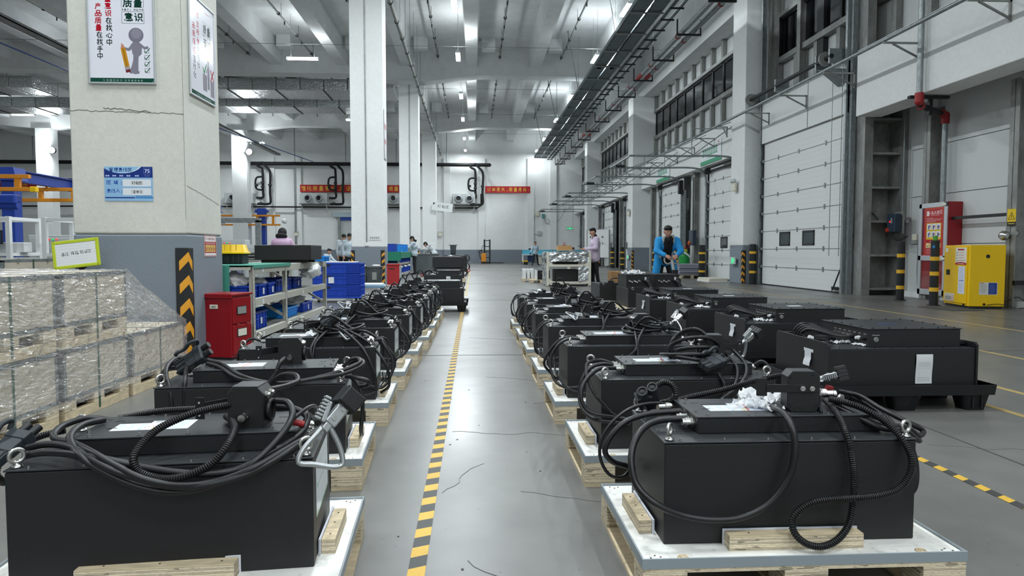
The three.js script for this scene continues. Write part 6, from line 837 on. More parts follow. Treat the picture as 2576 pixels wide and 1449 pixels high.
{ // area sign on a post
  const g = thing('area_sign', 'lime framed packing area sign standing behind the crates', 'sign', [-3.32, 0, -6.05], 0.05); const h = new THREE.Group(); h.name = 'sign_board'; h.position.set(0, 1.0, 0.02); h.rotation.set(-0.12, 0, 0.12); g.add(h);
  const lime = SM({ color: 0xb3c12a, roughness: 0.4 }); for (const [w, hh, x, y] of [[0.36, 0.028, 0, 0.105], [0.36, 0.028, 0, -0.105], [0.028, 0.238, -0.172, 0], [0.028, 0.238, 0.172, 0]]) part(h, 'frame_bar', R(w, hh, 0.018, 0.006, x, y, 0), lime); sheet(h, 'paper', 0.32, 0.19, 0.003, [0, 0, 0.004], [0, 0, 0], PR(areaTex, 0.35)); part(g, 'post', C(0.022, 0.9, 0.02, 0.45, -0.02, 0, 0, 0, 10), M.plugblack); part(g, 'clamp', R(0.08, 0.05, 0.05, 0.01, 0.02, 0.9, -0.01), M.plugblack); part(g, 'foot', C(0.14, 0.03, 0.02, 0.015, -0.02, 0, 0, 0, 18), M.plugblack);
}
// posters and plates on the near column
{
  const mk = (name, lb, w, h, pos, ry, tex) => { const g = thing(name, lb, 'poster', pos, ry); sheet(g, 'print', w, h, 0.006, [0, 0, 0.006], [0, 0, 0], PR(tex, 0.12)); for (const [a, b, x, y] of [[w + 0.02, 0.014, 0, h / 2], [w + 0.02, 0.014, 0, -h / 2], [0.014, h, -w / 2, 0], [0.014, h, w / 2, 0]]) part(g, 'frame_bar', R(a, b, 0.018, 0.003, x, y, 0.009), M.alu); };
  mk('framed_poster', 'framed poster of a grey figure leaning on a pencil', 0.55, 0.825, [-3.025, 2.885, -6.297], 0, posterA); mk('framed_poster', 'framed poster on the column side with green tick and red cross', 0.59, 0.885, [-2.515, 2.87, -6.725], PI / 2, posterB);
  single('area_plate', 'blue management area plate stuck on the near column', 'sign', new THREE.BoxGeometry(0.41, 0.298, 0.004).translate(-3.003, 1.608, -6.297), PR(sign7S, 0.15), null, true); single('notice', 'small red and white extinguisher notice on the grey column base', 'sign', new THREE.BoxGeometry(0.3, 0.2, 0.003).rotateY(PI / 2).translate(-2.513, 1.07, -6.83), PR(extTex, 0.4), null, true);
}
{ // red fire-extinguisher cabinet
  const g = thing('extinguisher_cabinet', 'red steel extinguisher cabinet standing beside the near column', 'cabinet', [-2.36, 0, -6.8], -0.25), W = 0.15, D = 0.16, H = 0.6;
  part(g, 'body', RB(-W, W, 0.02, H, -D, D, 0.006), M.red); part(g, 'lid', [RB(-W - 0.018, W + 0.018, H, H + 0.022, -D - 0.018, D + 0.018, 0.006), RB(-W - 0.018, W + 0.018, H - 0.018, H, D + 0.006, D + 0.018, 0.003)], M.red); part(g, 'plinth', RB(-W + 0.01, W - 0.01, 0, 0.02, -D + 0.01, D - 0.01, 0.003), M.dark);
  part(g, 'door', RB(W, W + 0.012, 0.05, 0.32, -D + 0.01, D - 0.01, 0.003), M.red); part(g, 'upper_door', RB(W, W + 0.01, 0.34, H - 0.02, -D + 0.01, D - 0.01, 0.003), M.red); const hp = part(g, 'handle_plate', R(0.085, 0.04, 0.008, 0.004, -0.03, 0.5, D + 0.003), M.cream); part(hp, 'grip_recess', EX([[-0.025, 0.006], [0.025, 0.006], [0.018, -0.008], [-0.018, -0.008]], 0.002).translate(-0.03, 0.5, D + 0.007), M.shelfgrey);
  for (const [y, m] of [[0.46, M.shelfgrey], [0.25, M.cream]]) { const f = part(g, 'label_window', RB(W + 0.01, W + 0.016, y - 0.04, y + 0.04, -0.07, 0.09, 0.003), M.dark); part(f, 'label_card', RB(W + 0.016, W + 0.018, y - 0.033, y + 0.033, -0.06, 0.08, 0.001), m); } for (const z of [-0.08, 0.08]) part(g, 'hinge', C(0.006, 0.03, W + 0.014, 0.33, z, PI / 2, 0, 0, 8), M.red);
}
// ---------------------------------------------------------------- open bins
function bin(name, label, cat, x, y, z, w, h, d, ry, mat, group, ribs = 5) {
  const g = thing(name, label, cat, [x, y, z], ry, group), t = 0.006;
  part(g, 'shell', [BB(-w / 2, w / 2, 0, t, -d / 2, d / 2), BB(-w / 2, w / 2, 0, h, d / 2 - t, d / 2), BB(-w / 2, w / 2, 0, h, -d / 2, -d / 2 + t), BB(-w / 2, -w / 2 + t, 0, h, -d / 2, d / 2), BB(w / 2 - t, w / 2, 0, h, -d / 2, d / 2)], mat);
  part(g, 'rim', [RB(-w / 2 - 0.012, w / 2 + 0.012, h - 0.025, h, d / 2 - 0.004, d / 2 + 0.012, 0.004), RB(-w / 2 - 0.012, w / 2 + 0.012, h - 0.025, h, -d / 2 - 0.012, -d / 2 + 0.004, 0.004), RB(-w / 2 - 0.012, -w / 2 + 0.004, h - 0.025, h, -d / 2, d / 2, 0.004), RB(w / 2 - 0.004, w / 2 + 0.012, h - 0.025, h, -d / 2, d / 2, 0.004)], mat);
  const r = []; for (let i = 0; i < ribs; i++) { const q = (i + 0.5) / ribs - 0.5; r.push(BB(q * w - 0.004, q * w + 0.004, 0, h, d / 2, d / 2 + 0.009), BB(w / 2, w / 2 + 0.009, 0, h, q * d - 0.004, q * d + 0.004)); } r.push(BB(-w / 2, w / 2, h * 0.55, h * 0.6, d / 2, d / 2 + 0.008), BB(w / 2, w / 2 + 0.008, h * 0.55, h * 0.6, -d / 2, d / 2)); part(g, 'ribs', r, mat);
  return g;
}
// ---------------------------------------------------------------- storage rack with bins
{
  const g = thing('storage_rack', 'grey steel rack of bins beside the red cabinet', 'rack'); const xf0 = -2.29, xb = -3.08;
  for (const z of [-7.32, -8.57, -10.85]) { for (const x of [xf0, xb]) part(g, 'upright', [BB(x - 0.03, x + 0.03, 0, 0.86, z - 0.03, z - 0.026), BB(x + (x === xf0 ? 0.026 : -0.03), x + (x === xf0 ? 0.03 : -0.026), 0, 0.86, z - 0.03, z + 0.03)], M.rackgrey); part(g, 'upright_slots', [...Array(16)].map((_, i) => BB(xf0 + 0.03, xf0 + 0.0315, 0.06 + i * 0.05, 0.085 + i * 0.05, z - 0.006, z + 0.006)), M.shelfgrey); part(g, 'frame_brace', [bar([xf0 - 0.02, 0.25, z], [xb + 0.02, 0.7, z], 0.03), bar([xf0, 0.84, z], [xb, 0.84, z], 0.03), bar([xf0, 0.12, z], [xb, 0.12, z], 0.03)], M.rackgrey); }
  for (const [z0, z1] of [[-7.35, -8.54], [-8.6, -10.82]]) for (const y of [0.13, 0.48, 0.82]) { for (const x of [xf0, xb]) part(g, 'beam', RB(x - 0.025, x + 0.025, y - 0.035, y + 0.045, z1, z0, 0.004), M.rackgrey); part(g, 'shelf_deck', BB(xb + 0.02, xf0 - 0.025, y + 0.018, y + 0.03, z1, z0), M.shelfgrey); part(g, 'shelf_tag', B(0.001, 0.05, 0.04, xf0 + 0.0258, y, (z0 + z1) / 2 + 0.3), M.paper); }
  const gb = 'blue bins on the storage rack', mk = (lb, x, y, z, w, h, d) => { const b = bin('storage_bin', lb, 'bin', x, y, z, w, h, d, PI / 2, M.blue, gb); part(b, 'tag', B(0.06, 0.07, 0.001, 0.03, h * 0.45, d / 2 + 0.011), M.paper); return b; };
  mk('blue bin with label on the lowest rack shelf by red cabinet', -2.55, 0.16, -7.85, 0.52, 0.2, 0.36); mk('second blue bin on the lowest rack shelf behind labelled one', -2.9, 0.16, -7.9, 0.5, 0.2, 0.24);
  mk('blue bin with plastic bag on the middle rack shelf', -2.5, 0.51, -7.55, 0.28, 0.15, 0.3); mk('blue bin beside the bagged bin on middle rack shelf', -2.5, 0.51, -7.88, 0.26, 0.15, 0.3); mk('blue bin against the rack upright on middle shelf', -2.5, 0.51, -8.24, 0.26, 0.15, 0.3); mk('long blue bin on the middle shelf below the white bag', -2.6, 0.51, -9.15, 0.7, 0.16, 0.3); mk('short blue bin on the middle shelf below the black box', -2.6, 0.51, -9.85, 0.45, 0.15, 0.3);
  const lb2 = bin('storage_bin', 'light blue bin with clear bags on the bottom rack shelf', 'bin', -2.6, 0.16, -9.3, 0.65, 0.13, 0.4, PI / 2, M.bluelight, gb); mk('blue bin holding clear bags on the bottom rack shelf', -2.6, 0.16, -10.2, 0.6, 0.13, 0.4);
  const bag = (lb, x, y, z, s, sd) => { const q = new THREE.SphereGeometry(1, 30, 20), p = q.attributes.position; for (let i = 0; i < p.count; i++) { const k = 0.55 + 0.85 * fbm(p.getX(i) * 0.4 + 0.5, p.getY(i) * 0.4 + p.getZ(i) * 0.3 + 0.5, 9, 3, sd); p.setXYZ(i, x + p.getX(i) * s[0] * k, y + p.getY(i) * s[1] * k, z + p.getZ(i) * s[2] * k); } q.computeVertexNormals(); single('plastic_bag', lb, 'bag', q, PM({ color: 0xf3f5f6, roughness: 0.3, transmission: 0.2, thickness: 0, side: THREE.DoubleSide }), null, true); };
  bag('clear bag bulging from the middle shelf bin near red cabinet', -2.52, 0.7, -7.5, [0.12, 0.1, 0.12], 3); bag('flat clear bag over the middle shelf bins', -2.5, 0.67, -8.05, [0.13, 0.05, 0.25], 5); bag('white foam bag hanging at the rack top rail', -2.32, 0.74, -10.1, [0.12, 0.1, 0.4], 8); bag('clear bags heaped in the bottom shelf bin', -2.55, 0.3, -10.0, [0.16, 0.11, 0.32], 12);
  single('work_mat', 'green mat draped over the top of the storage rack', 'mat', [RB(-3.1, -2.25, 0.868, 0.878, -8.75, -7.3, 0.003), RB(-2.26, -2.25, 0.84, 0.872, -8.75, -7.3, 0.003), RB(-2.75, -2.5, 0.6, 0.872, -7.3, -7.29, 0.003)], M.mat);
  const bx = thing('tool_chest', 'yellow lidded black tool chest on the green mat', 'tool chest', [-2.72, 0.88, -8.0], 0.03); part(bx, 'tub', [R(0.32, 0.11, 0.24, 0.01, 0, 0.055, 0)], M.plugblack); part(bx, 'tub_ribs', [-0.12, -0.06, 0, 0.06, 0.12].map(q => RB(q - 0.01, q + 0.01, 0.005, 0.1, 0.12, 0.126, 0.002)), M.dark); part(bx, 'lid_rim', R(0.36, 0.02, 0.28, 0.006, 0, 0.12, 0), M.yellow); part(bx, 'lid', xf(new THREE.CylinderGeometry(0.2, 0.235, 0.085, 4), 0, 0, 0, 0, PI / 4, 0).scale(1, 1, 0.72).translate(0, 0.172, 0), M.yellow); part(bx, 'lid_ribs', [-0.09, -0.03, 0.03, 0.09].map(q => R(0.012, 0.085, 0.01, 0.002, q, 0.17, 0.108, -0.14, 0, 0)), M.tape_y); part(bx, 'label', B(0.05, 0.04, 0.001, -0.13, 0.16, 0.115), M.paper);
  single('black_box', 'long plain black casing laid on the rack top', 'casing', [RB(-2.86, -2.13, 0.905, 1.095, -9.95, -9.3, 0.006), BB(-2.86, -2.13, 1.095, 1.1, -9.95, -9.3)], M.plugblack); single('spacer_bars', 'dark spacer bar under the black casing', 'bar', [RB(-2.8, -2.2, 0.868, 0.905, -9.45, -9.38, 0.004)], M.dark); single('spacer_bars', 'dark spacer bar under the far end of black casing', 'bar', [RB(-2.8, -2.2, 0.868, 0.905, -9.85, -9.78, 0.004)], M.dark);
  bin('storage_bin', 'light blue bin tipped at the far rack corner', 'bin', -2.28, 0.87, -10.55, 0.2, 0.08, 0.25, 0, M.bluelight);
  // foil parcel behind the rack
  single('foil_parcel', 'silver foil covered parcel behind the rack', 'parcel', [R(1.3, 0.7, 1.6, 0.08, -4.3, 0.5, -10.6)], M.foil); timberPallet('timber pallet under the silver foil parcel', -5.0, -3.6, -9.8, -11.4, 0.14);
}
{ // stacked blue transport crates on a dolly
  const d = thing('dolly', 'low blue dolly under the stacked transport crates', 'dolly', [-2.7, 0, -14.3]); part(d, 'frame', [RB(-0.5, 0.46, 0.08, 0.12, -0.3, 0.3, 0.01)], M.blue); for (const sx of [-0.38, 0.36]) for (const sz of [-0.24, 0.24]) part(d, 'caster', [C(0.038, 0.03, sx, 0.038, sz, 0, 0, PI / 2, 12), R(0.04, 0.04, 0.05, 0.006, sx, 0.065, sz)], M.dark);
  ['lowest', 'middle', 'topmost'].forEach((w, i) => { const b = bin('transport_crate', `blue transport crate on the dolly, ${w} of its stack`, 'crate', -2.72, 0.122 + i * 0.222, -14.3, 0.94, 0.218, 0.56, 0, M.blue, 'stacked blue transport crates', 7); part(b, 'corner_grid', [...Array(5)].flatMap((_, k) => [BB(0.2 + k * 0.06, 0.206 + k * 0.06, 0.01, 0.19, 0.28, 0.292), BB(0.2, 0.47, 0.02 + k * 0.035, 0.026 + k * 0.035, 0.28, 0.292)]), M.blue); part(b, 'handle_slot', RB(-0.26, -0.12, 0.155, 0.19, 0.28, 0.292, 0.004), M.dark); if (i === 1) part(b, 'paper_label', B(0.11, 0.12, 0.001, -0.1, 0.1, 0.293), M.paper); });
  single('panel_board', 'white board lying on the topmost blue transport crate', 'board', RB(-3.0, -2.35, 0.79, 0.81, -14.5, -14.1, 0.004), M.white);
}
// ---------------------------------------------------------------- bollards, cabinets and wall equipment on the right
function bollard(label, x, z, h, r, bands, { cap } = {}) {
  const g = thing('bollard', label, 'bollard', [x, 0, z]); part(g, 'post', LA([[0, 0], [r, 0], [r, h - 0.02], [r * 0.9, h], [0, h]], 0, 0, 0, 0, 0, 0, 20), M.dark); part(g, 'base_plate', C(r * 1.5, 0.012, 0, 0.006, 0, 0, 0, 0, 20), M.dark);
  for (const y of bands) part(g, 'band', C(r + 0.003, 0.075, 0, y, 0, 0, 0, 0, 20), M.tape_y); if (cap) { part(g, 'green_cap', C(r * 0.5, 0.1, 0, h + 0.04, 0, 0, 0, 0, 14), SM({ color: 0x4f9a33, roughness: 0.5 })); part(g, 'blue_dot', SP(0.035, -r * 0.7, h - 0.12, r * 0.55, 0.6, 1, 0.8), SM({ color: 0x2f7fc0 })); }
}
bollard('black bollard with yellow bands below the control box', 8.87, -13.98, 1.22, 0.075, [0.93, 0.6, 0.27]); bollard('black bollard with green cap before the fire hydrant cabinet', 8.67, -12.63, 1.22, 0.075, [0.88, 0.6, 0.3], { cap: true }); bollard('black bollard with yellow bands beside the tall door column', 8.62, -21.05, 1.24, 0.1, [0.98, 0.68, 0.38]);
for (const [x, z, lb] of [[8.45, -25.3, 'banded bollard behind the foam sheets'], [8.45, -28.35, 'banded bollard half hidden by the blue coat sleeve'], [8.45, -32.0, 'banded bollard between the column and the blue coat'], [8.45, -41.9, 'banded bollard beside the whiteboard easel'], [8.45, -39.1, 'banded bollard between the easel and the column'], [8.45, -46.5, 'banded bollard right behind the man in lavender']]) bollard(lb, x, z, 1.25, 0.12, [0.95, 0.62, 0.28]);
{ // yellow flammables cabinet
  const g = thing('safety_cabinet', 'yellow flammable storage cabinet with warning labels', 'cabinet', [9.16, 0, -12.25], -0.2), W = 0.29, D = 0.47, H = 1.13;
  part(g, 'body', RB(-W, W, 0.04, H, -D, D, 0.012), M.yellow); part(g, 'plinth', RB(-W + 0.02, W - 0.02, 0, 0.04, -D + 0.02, D - 0.02, 0.004), M.dark); part(g, 'door', RB(-W - 0.018, -W, 0.08, H - 0.03, -D + 0.01, D - 0.07, 0.006), M.yellow); part(g, 'lock_plate', [RB(-W - 0.028, -W - 0.016, 0.58, 0.68, -0.35, -0.22, 0.006), RB(-W - 0.036, -W - 0.026, 0.6, 0.66, -0.31, -0.29, 0.003)], M.plugblack);
  const onDoor = (n, w, h, y, z, tex) => sheet(g, n, w, h, 0.002, [-W - 0.02, y, z], [0, -PI / 2, 0], PR(tex, 0.45)); onDoor('warning_label', 0.4, 0.31, 0.93, 0.18, cabWarn); onDoor('document', 0.24, 0.5, 0.5, 0.22, docTex); onDoor('hazard_label', 0.36, 0.14, 0.17, -0.22, hazLabel); part(g, 'mark_label', B(0.002, 0.07, 0.09, -W - 0.02, 1.04, -0.36), M.white); sheet(g, 'data_card', 0.3, 0.22, 0.002, [0.02, 0.36, D + 0.002], [0, 0, 0], PR(cardTex, 0.4)); part(g, 'vent', [TO(0.028, 0.006, 0.0, 0.93, D + 0.002, 0, 0, 0, 6, 16), C(0.026, 0.004, 0.0, 0.93, D + 0.001, PI / 2, 0, 0, 16)], M.plugblack); part(g, 'vent', [C(0.022, 0.01, -0.04, 0.08, D + 0.004, PI / 2, 0, 0, 12)], M.plugblack); part(g, 'foot_bolt', C(0.03, 0.004, -W - 0.012, 0.06, 0.3, 0, 0, PI / 2, 8), M.plugblack); part(g, 'top_sheet', RB(-0.2, 0.24, H, H + 0.006, -0.3, 0.3, 0.002), M.greybox); cableN(g, [[0.0, 0.07, D + 0.01], [0.15, 0.09, D + 0.05], [0.35, 0.06, D - 0.02], [0.5, 0.02, D - 0.1]], 0.006, { step: 0.03 });
}
single('floor_mat', 'dark ramp mat on the floor before the yellow cabinet', 'mat', RB(8.15, 8.75, 0, 0.01, -12.3, -11.4, 0.004), SM({ color: 0x4b4b49, roughness: 0.9 }));
{ // fire hydrant cabinet
  const g = thing('hydrant_cabinet', 'fire hydrant cabinet with red instruction poster', 'cabinet'); const x0 = 9.6, x1 = 9.93, za = -13.66, zb = -14.54, y0 = 0.1, y1 = 2.03;
  part(g, 'box', BB(x0 + 0.03, x1, y0, y1, zb, za), M.red); part(g, 'door_frame', [RB(x0, x0 + 0.03, y0, y1, za - 0.09, za, 0.006), RB(x0, x0 + 0.03, y0, y1, zb, zb + 0.09, 0.006), RB(x0, x0 + 0.03, y1 - 0.1, y1, zb, za, 0.006), RB(x0, x0 + 0.03, y0, y0 + 0.12, zb, za, 0.006), RB(x0, x0 + 0.03, 0.82, 0.93, zb, za, 0.006)], M.alu);
  part(g, 'pane', BB(x0 + 0.012, x0 + 0.018, 0.93, y1 - 0.1, zb + 0.09, za - 0.09), M.glass); part(g, 'pane', BB(x0 + 0.012, x0 + 0.018, y0 + 0.12, 0.82, zb + 0.09, za - 0.09), M.glass); part(g, 'back_panel', BB(x0 + 0.2, x0 + 0.21, y0 + 0.12, y1 - 0.1, zb + 0.09, za - 0.09), SM({ color: 0x4e4a48, roughness: 0.7 }));
  sheet(g, 'instruction_poster', 0.6, 1.05, 0.003, [x0 + 0.008, 1.42, (za + zb) / 2 + 0.04], [0, -PI / 2, 0], PR(fireTex, 0.3)); for (const [y] of [[1.98], [0.87]]) part(g, 'hinge_clip', RB(x0 - 0.012, x0, y - 0.03, y + 0.03, za - 0.16, za - 0.02, 0.004), M.cream); part(g, 'hose_reel', [TO(0.14, 0.04, x0 + 0.12, 0.45, -14.1, 0, PI / 2, 0, 8, 20)], M.redfit); part(g, 'inner_label', B(0.003, 0.22, 0.24, x0 + 0.1, 0.5, -14.28), SM({ color: 0x3a3f7a }));
  part(g, 'stand', [RB(x0 + 0.05, x1 - 0.02, 0, 0.1, zb + 0.05, zb + 0.2, 0.005), RB(x0 + 0.05, x1 - 0.02, 0, 0.1, za - 0.2, za - 0.05, 0.005)], M.greybox);
}
{ // door control box and conduits
  const g = thing('door_control_box', 'dark blue door control box with red switch beside lattice column', 'control box', [9.55, 1.66, -15.35]); part(g, 'case', R(0.16, 0.42, 0.3, 0.02, 0, 0, 0), SM({ color: 0x2c3a4a, roughness: 0.45 })); part(g, 'mount_plate', R(0.03, 0.5, 0.34, 0.005, 0.12, 0, 0), M.steel); part(g, 'display', B(0.01, 0.12, 0.05, -0.085, 0.05, 0.04), M.shelfgrey); part(g, 'red_led', C(0.02, 0.02, -0.085, 0.03, -0.02, 0, 0, PI / 2, 10), SM({ color: 0x500000, emissive: 0xff2030, emissiveIntensity: 1.2 })); part(g, 'main_switch', [C(0.05, 0.04, -0.09, -0.16, -0.1, 0, 0, PI / 2, 12), R(0.05, 0.08, 0.03, 0.01, -0.11, -0.16, -0.1)], SM({ color: 0xb2391f, roughness: 0.4 })); part(g, 'wall_stay', R(0.3, 0.06, 0.06, 0.01, 0.25, 0.1, 0), M.steel);
  for (const q of [-0.06, 0.0, 0.07]) cableN(g, [[0, -0.2, q], [0, -0.32, q + 0.02], [0.05, -0.4, q + 0.1], [0.1, -0.36, q + 0.16], [0.2, -0.3, 0.2]], 0.012, { step: 0.03 }); part(g, 'junction_box', R(0.1, 0.14, 0.16, 0.01, 0.3, -0.33, 0.35), M.cream); part(g, 'conduit', tube([[0.33, -0.4, 0.4], [0.33, -1.2, 0.4], [0.33, -1.45, 0.45], [0.33, -1.52, 0.7], [0.33, -1.52, 1.1]], 0.02, { step: 0.06 }), M.galv); part(g, 'conduit', rod([0.2, 0.22, -0.02], [0.2, 3.2, -0.02], 0.015, 8), M.galv);
}
single('door_cable', 'black cable drooping from the jamb to the tall door foot', 'cable', tube([[9.3, 1.75, -15.55], [9.2, 1.9, -15.7], [9.0, 1.5, -15.95], [8.75, 0.5, -16.2], [8.72, 0.12, -16.4], [8.8, 0.06, -16.6]], 0.018, { step: 0.08 }), M.plugblack);
single('door_edge_switch', 'dark safety edge switch on the tall door foot', 'switch', [R(0.05, 0.07, 0.3, 0.02, 8.82, 0.12, -16.5)], M.dark);
single('wall_bar', 'black steel bar fixed across the cladding above yellow cabinet', 'bar', [RB(9.7, 9.74, 1.66, 1.72, -13.9, -12.05, 0.005)], M.plugblack); single('wall_sensor', 'chrome ball on the steel column above yellow cabinet', 'sensor', [SP(0.09, 9.5, 1.3, -11.98), C(0.045, 0.14, 9.62, 1.33, -11.98, 0, 0, PI / 2, 12), SP(0.07, 9.68, 1.34, -11.96)], M.chrome);
single('warning_sign', 'yellow electrical warning sign on the steel column', 'sign', new THREE.BoxGeometry(0.16, 0.3, 0.004).rotateY(-PI / 2 + 0.2).translate(9.56, 1.62, -11.9), PR(elecTex, 0.4), null, true); single('pipe_bracket', 'low dark strut behind the yellow cabinet', 'bracket', [RB(9.55, 9.95, 0.42, 0.5, -11.82, -11.76, 0.005)], M.plugblack); single('loose_cable', 'thin black cable trailing on the floor behind yellow cabinet', 'cable', tube([[9.5, 0.12, -11.9], [9.7, 0.2, -11.85], [9.85, 0.04, -11.8], [9.6, 0.012, -11.7]], 0.008, { step: 0.03 }), M.plugblack);
// ---------------------------------------------------------------- goods near the far doors
{
  timberPallet('timber pallet under the grey foam sheets', 7.8, 8.75, -25.85, -26.85, 0.12); for (let i = 0; i < 5; i++) { const q = R(1.0 - (i % 2) * 0.05, 0.082, 1.1 - ((i + 1) % 2) * 0.05, 0.02, 8.22 + (i % 3) * 0.015, 0.163 + i * 0.084, -26.35 + (i % 2) * 0.02); single('foam_sheet', `grey foam sheet ${['lying directly on the timber pallet', 'second up in the stack', 'middle of the stack', 'second from the stack top', 'topmost of the stack'][i]}`, 'foam sheet', q, M.foam, 'stacked foam sheets'); }
  for (let i = 0; i < 3; i++) single('board', ['flat cream board lowest on the floor by the far door', 'flat cream board in the middle of the low pile', 'flat cream board on top of the low pile'][i], 'board', R(0.62, 0.04, 1.2, 0.006, 8.05 + i * 0.02, 0.02 + i * 0.042, -23.1), i ? M.cream : M.deck, 'low pile of boards');
  const g = thing('gas_cylinder', 'green gas cylinder with valve guard by the far door', 'gas cylinder', [8.32, 0, -27.1]); part(g, 'tank', LA([[0, 0], [0.2, 0], [0.22, 0.05], [0.22, 0.78], [0.22, 0.9], [0.12, 0.98], [0, 0.98]], 0, 0, 0, 0, 0, 0, 20), M.green); part(g, 'neck_sleeve', C(0.13, 0.14, 0, 1.03, 0, 0, 0, 0, 14), SM({ color: 0xb7c832, roughness: 0.5 })); part(g, 'white_hose', tube([[-0.2, 1.0, 0.2], [0.0, 0.92, 0.28], [0.25, 0.72, 0.22], [0.3, 0.7, 0.1]], 0.035, { step: 0.05 }), M.white); part(g, 'valve_handle', [TO(0.12, 0.014, 0.15, 1.25, 0, 0, 0.3, 0, 5, 4), C(0.03, 0.12, 0.05, 1.14, 0, 0, 0, 0, 8)], M.cranered);
  { const c = thing('door_control_box', 'dark door control box above the green gas cylinder', 'control box', [8.72, 1.55, -27.3]); part(c, 'case', R(0.16, 0.6, 0.5, 0.02, 0, 0, 0), SM({ color: 0x2c3a4a, roughness: 0.45 })); part(c, 'main_switch', C(0.08, 0.06, -0.1, -0.2, -0.1, 0, 0, PI / 2, 12), SM({ color: 0xd2712a })); part(c, 'cable', rod([0.02, 0.3, 0], [0.02, 2.4, 0], 0.02, 6), M.plugblack); }
  for (const [x, z, ry, lb] of [[7.75, -42.9, -0.6, 'whiteboard easel with small magnets by the bollards'], [8.1, -44.6, -0.5, 'taller whiteboard standing behind the easel']]) { const w = thing('whiteboard', lb, 'whiteboard', [x, 0, z], ry); part(w, 'board', R(1.5, 1.7, 0.03, 0.01, 0, 1.5, 0), M.white); part(w, 'frame_bar', [R(1.54, 0.04, 0.05, 0.01, 0, 2.36, 0), R(1.54, 0.04, 0.05, 0.01, 0, 0.64, 0)], M.alu); for (const s of [-0.74, 0.74]) part(w, 'leg', [B(0.05, 2.3, 0.05, s, 1.2, 0), B(0.05, 0.04, 0.6, s, 0.1, 0)], M.shelfgrey); for (const [a, b] of [[-0.74, 0.28], [-0.74, -0.28], [0.74, 0.28], [0.74, -0.28]]) part(w, 'caster', C(0.04, 0.03, a, 0.04, b, 0, 0, PI / 2, 10), M.dark); for (let i = 0; i < 6; i++) part(w, 'magnet', C(0.05, 0.02, -0.5 + (i % 3) * 0.4, 1.9 - (i / 3 | 0) * 0.4, 0.025, PI / 2, 0, 0, 10), i % 2 ? M.shelfgrey : M.dark); }
  single('fire_plate', 'tall dark red fire panel standing beside the lavender jacket', 'panel', [RB(8.75, 8.85, 0, 2.6, -49.0, -48.6, 0.01)], M.red);
  for (const [x, z, w, h, lb] of [[4.9, -19.8, 0.3, 0.23, 'brown cardboard box on the floor behind tall packs']]) { const c = thing('cardboard_box', lb, 'box', [x - 0.6, 0.0, z - 1.2]); part(c, 'body', RB(-w / 2, w / 2, 0, h + 0.18, -0.3, 0.3, 0.006), M.card); part(c, 'tape', BB(-w / 2, w / 2, h + 0.18, h + 0.182, -0.03, 0.03), M.cream); }
}
{ // pallet truck under the tall packs
  const g = thing('pallet_truck', 'grey pallet truck with loop handle held by the man', 'pallet truck', [4.0, 0, -13.6], 0.0); part(g, 'pump_body', [R(0.2, 0.36, 0.2, 0.02, 0, 0.3, 0), C(0.06, 0.3, 0, 0.5, 0, 0, 0, 0, 12)], M.plugblack); part(g, 'steer_wheel', [C(0.09, 0.05, -0.06, 0.09, 0, 0, 0, PI / 2, 16), C(0.09, 0.05, 0.06, 0.09, 0, 0, 0, PI / 2, 16)], M.dark); for (const s of [-0.2, 0.2]) part(g, 'fork', [RB(s - 0.08, s + 0.08, 0.06, 0.1, 0, 1.0, 0.01)].map(q => q.translate(0, 0, 0.1)), M.dark);
  part(g, 'handle_shaft', rod([0, 0.5, 0], [0.04, 0.84, -0.36], 0.03, 10), M.shelfgrey); part(g, 'handle_loop', tube([[0.04, 0.8, -0.34], [-0.05, 0.76, -0.34], [-0.1, 0.8, -0.38], [-0.1, 0.88, -0.42]], 0.018, { step: 0.03 }), M.shelfgrey); part(g, 'handle_loop', tube([[0.04, 0.8, -0.34], [0.13, 0.76, -0.34], [0.18, 0.8, -0.38], [0.18, 0.88, -0.42]], 0.018, { step: 0.03 }), M.shelfgrey);
}
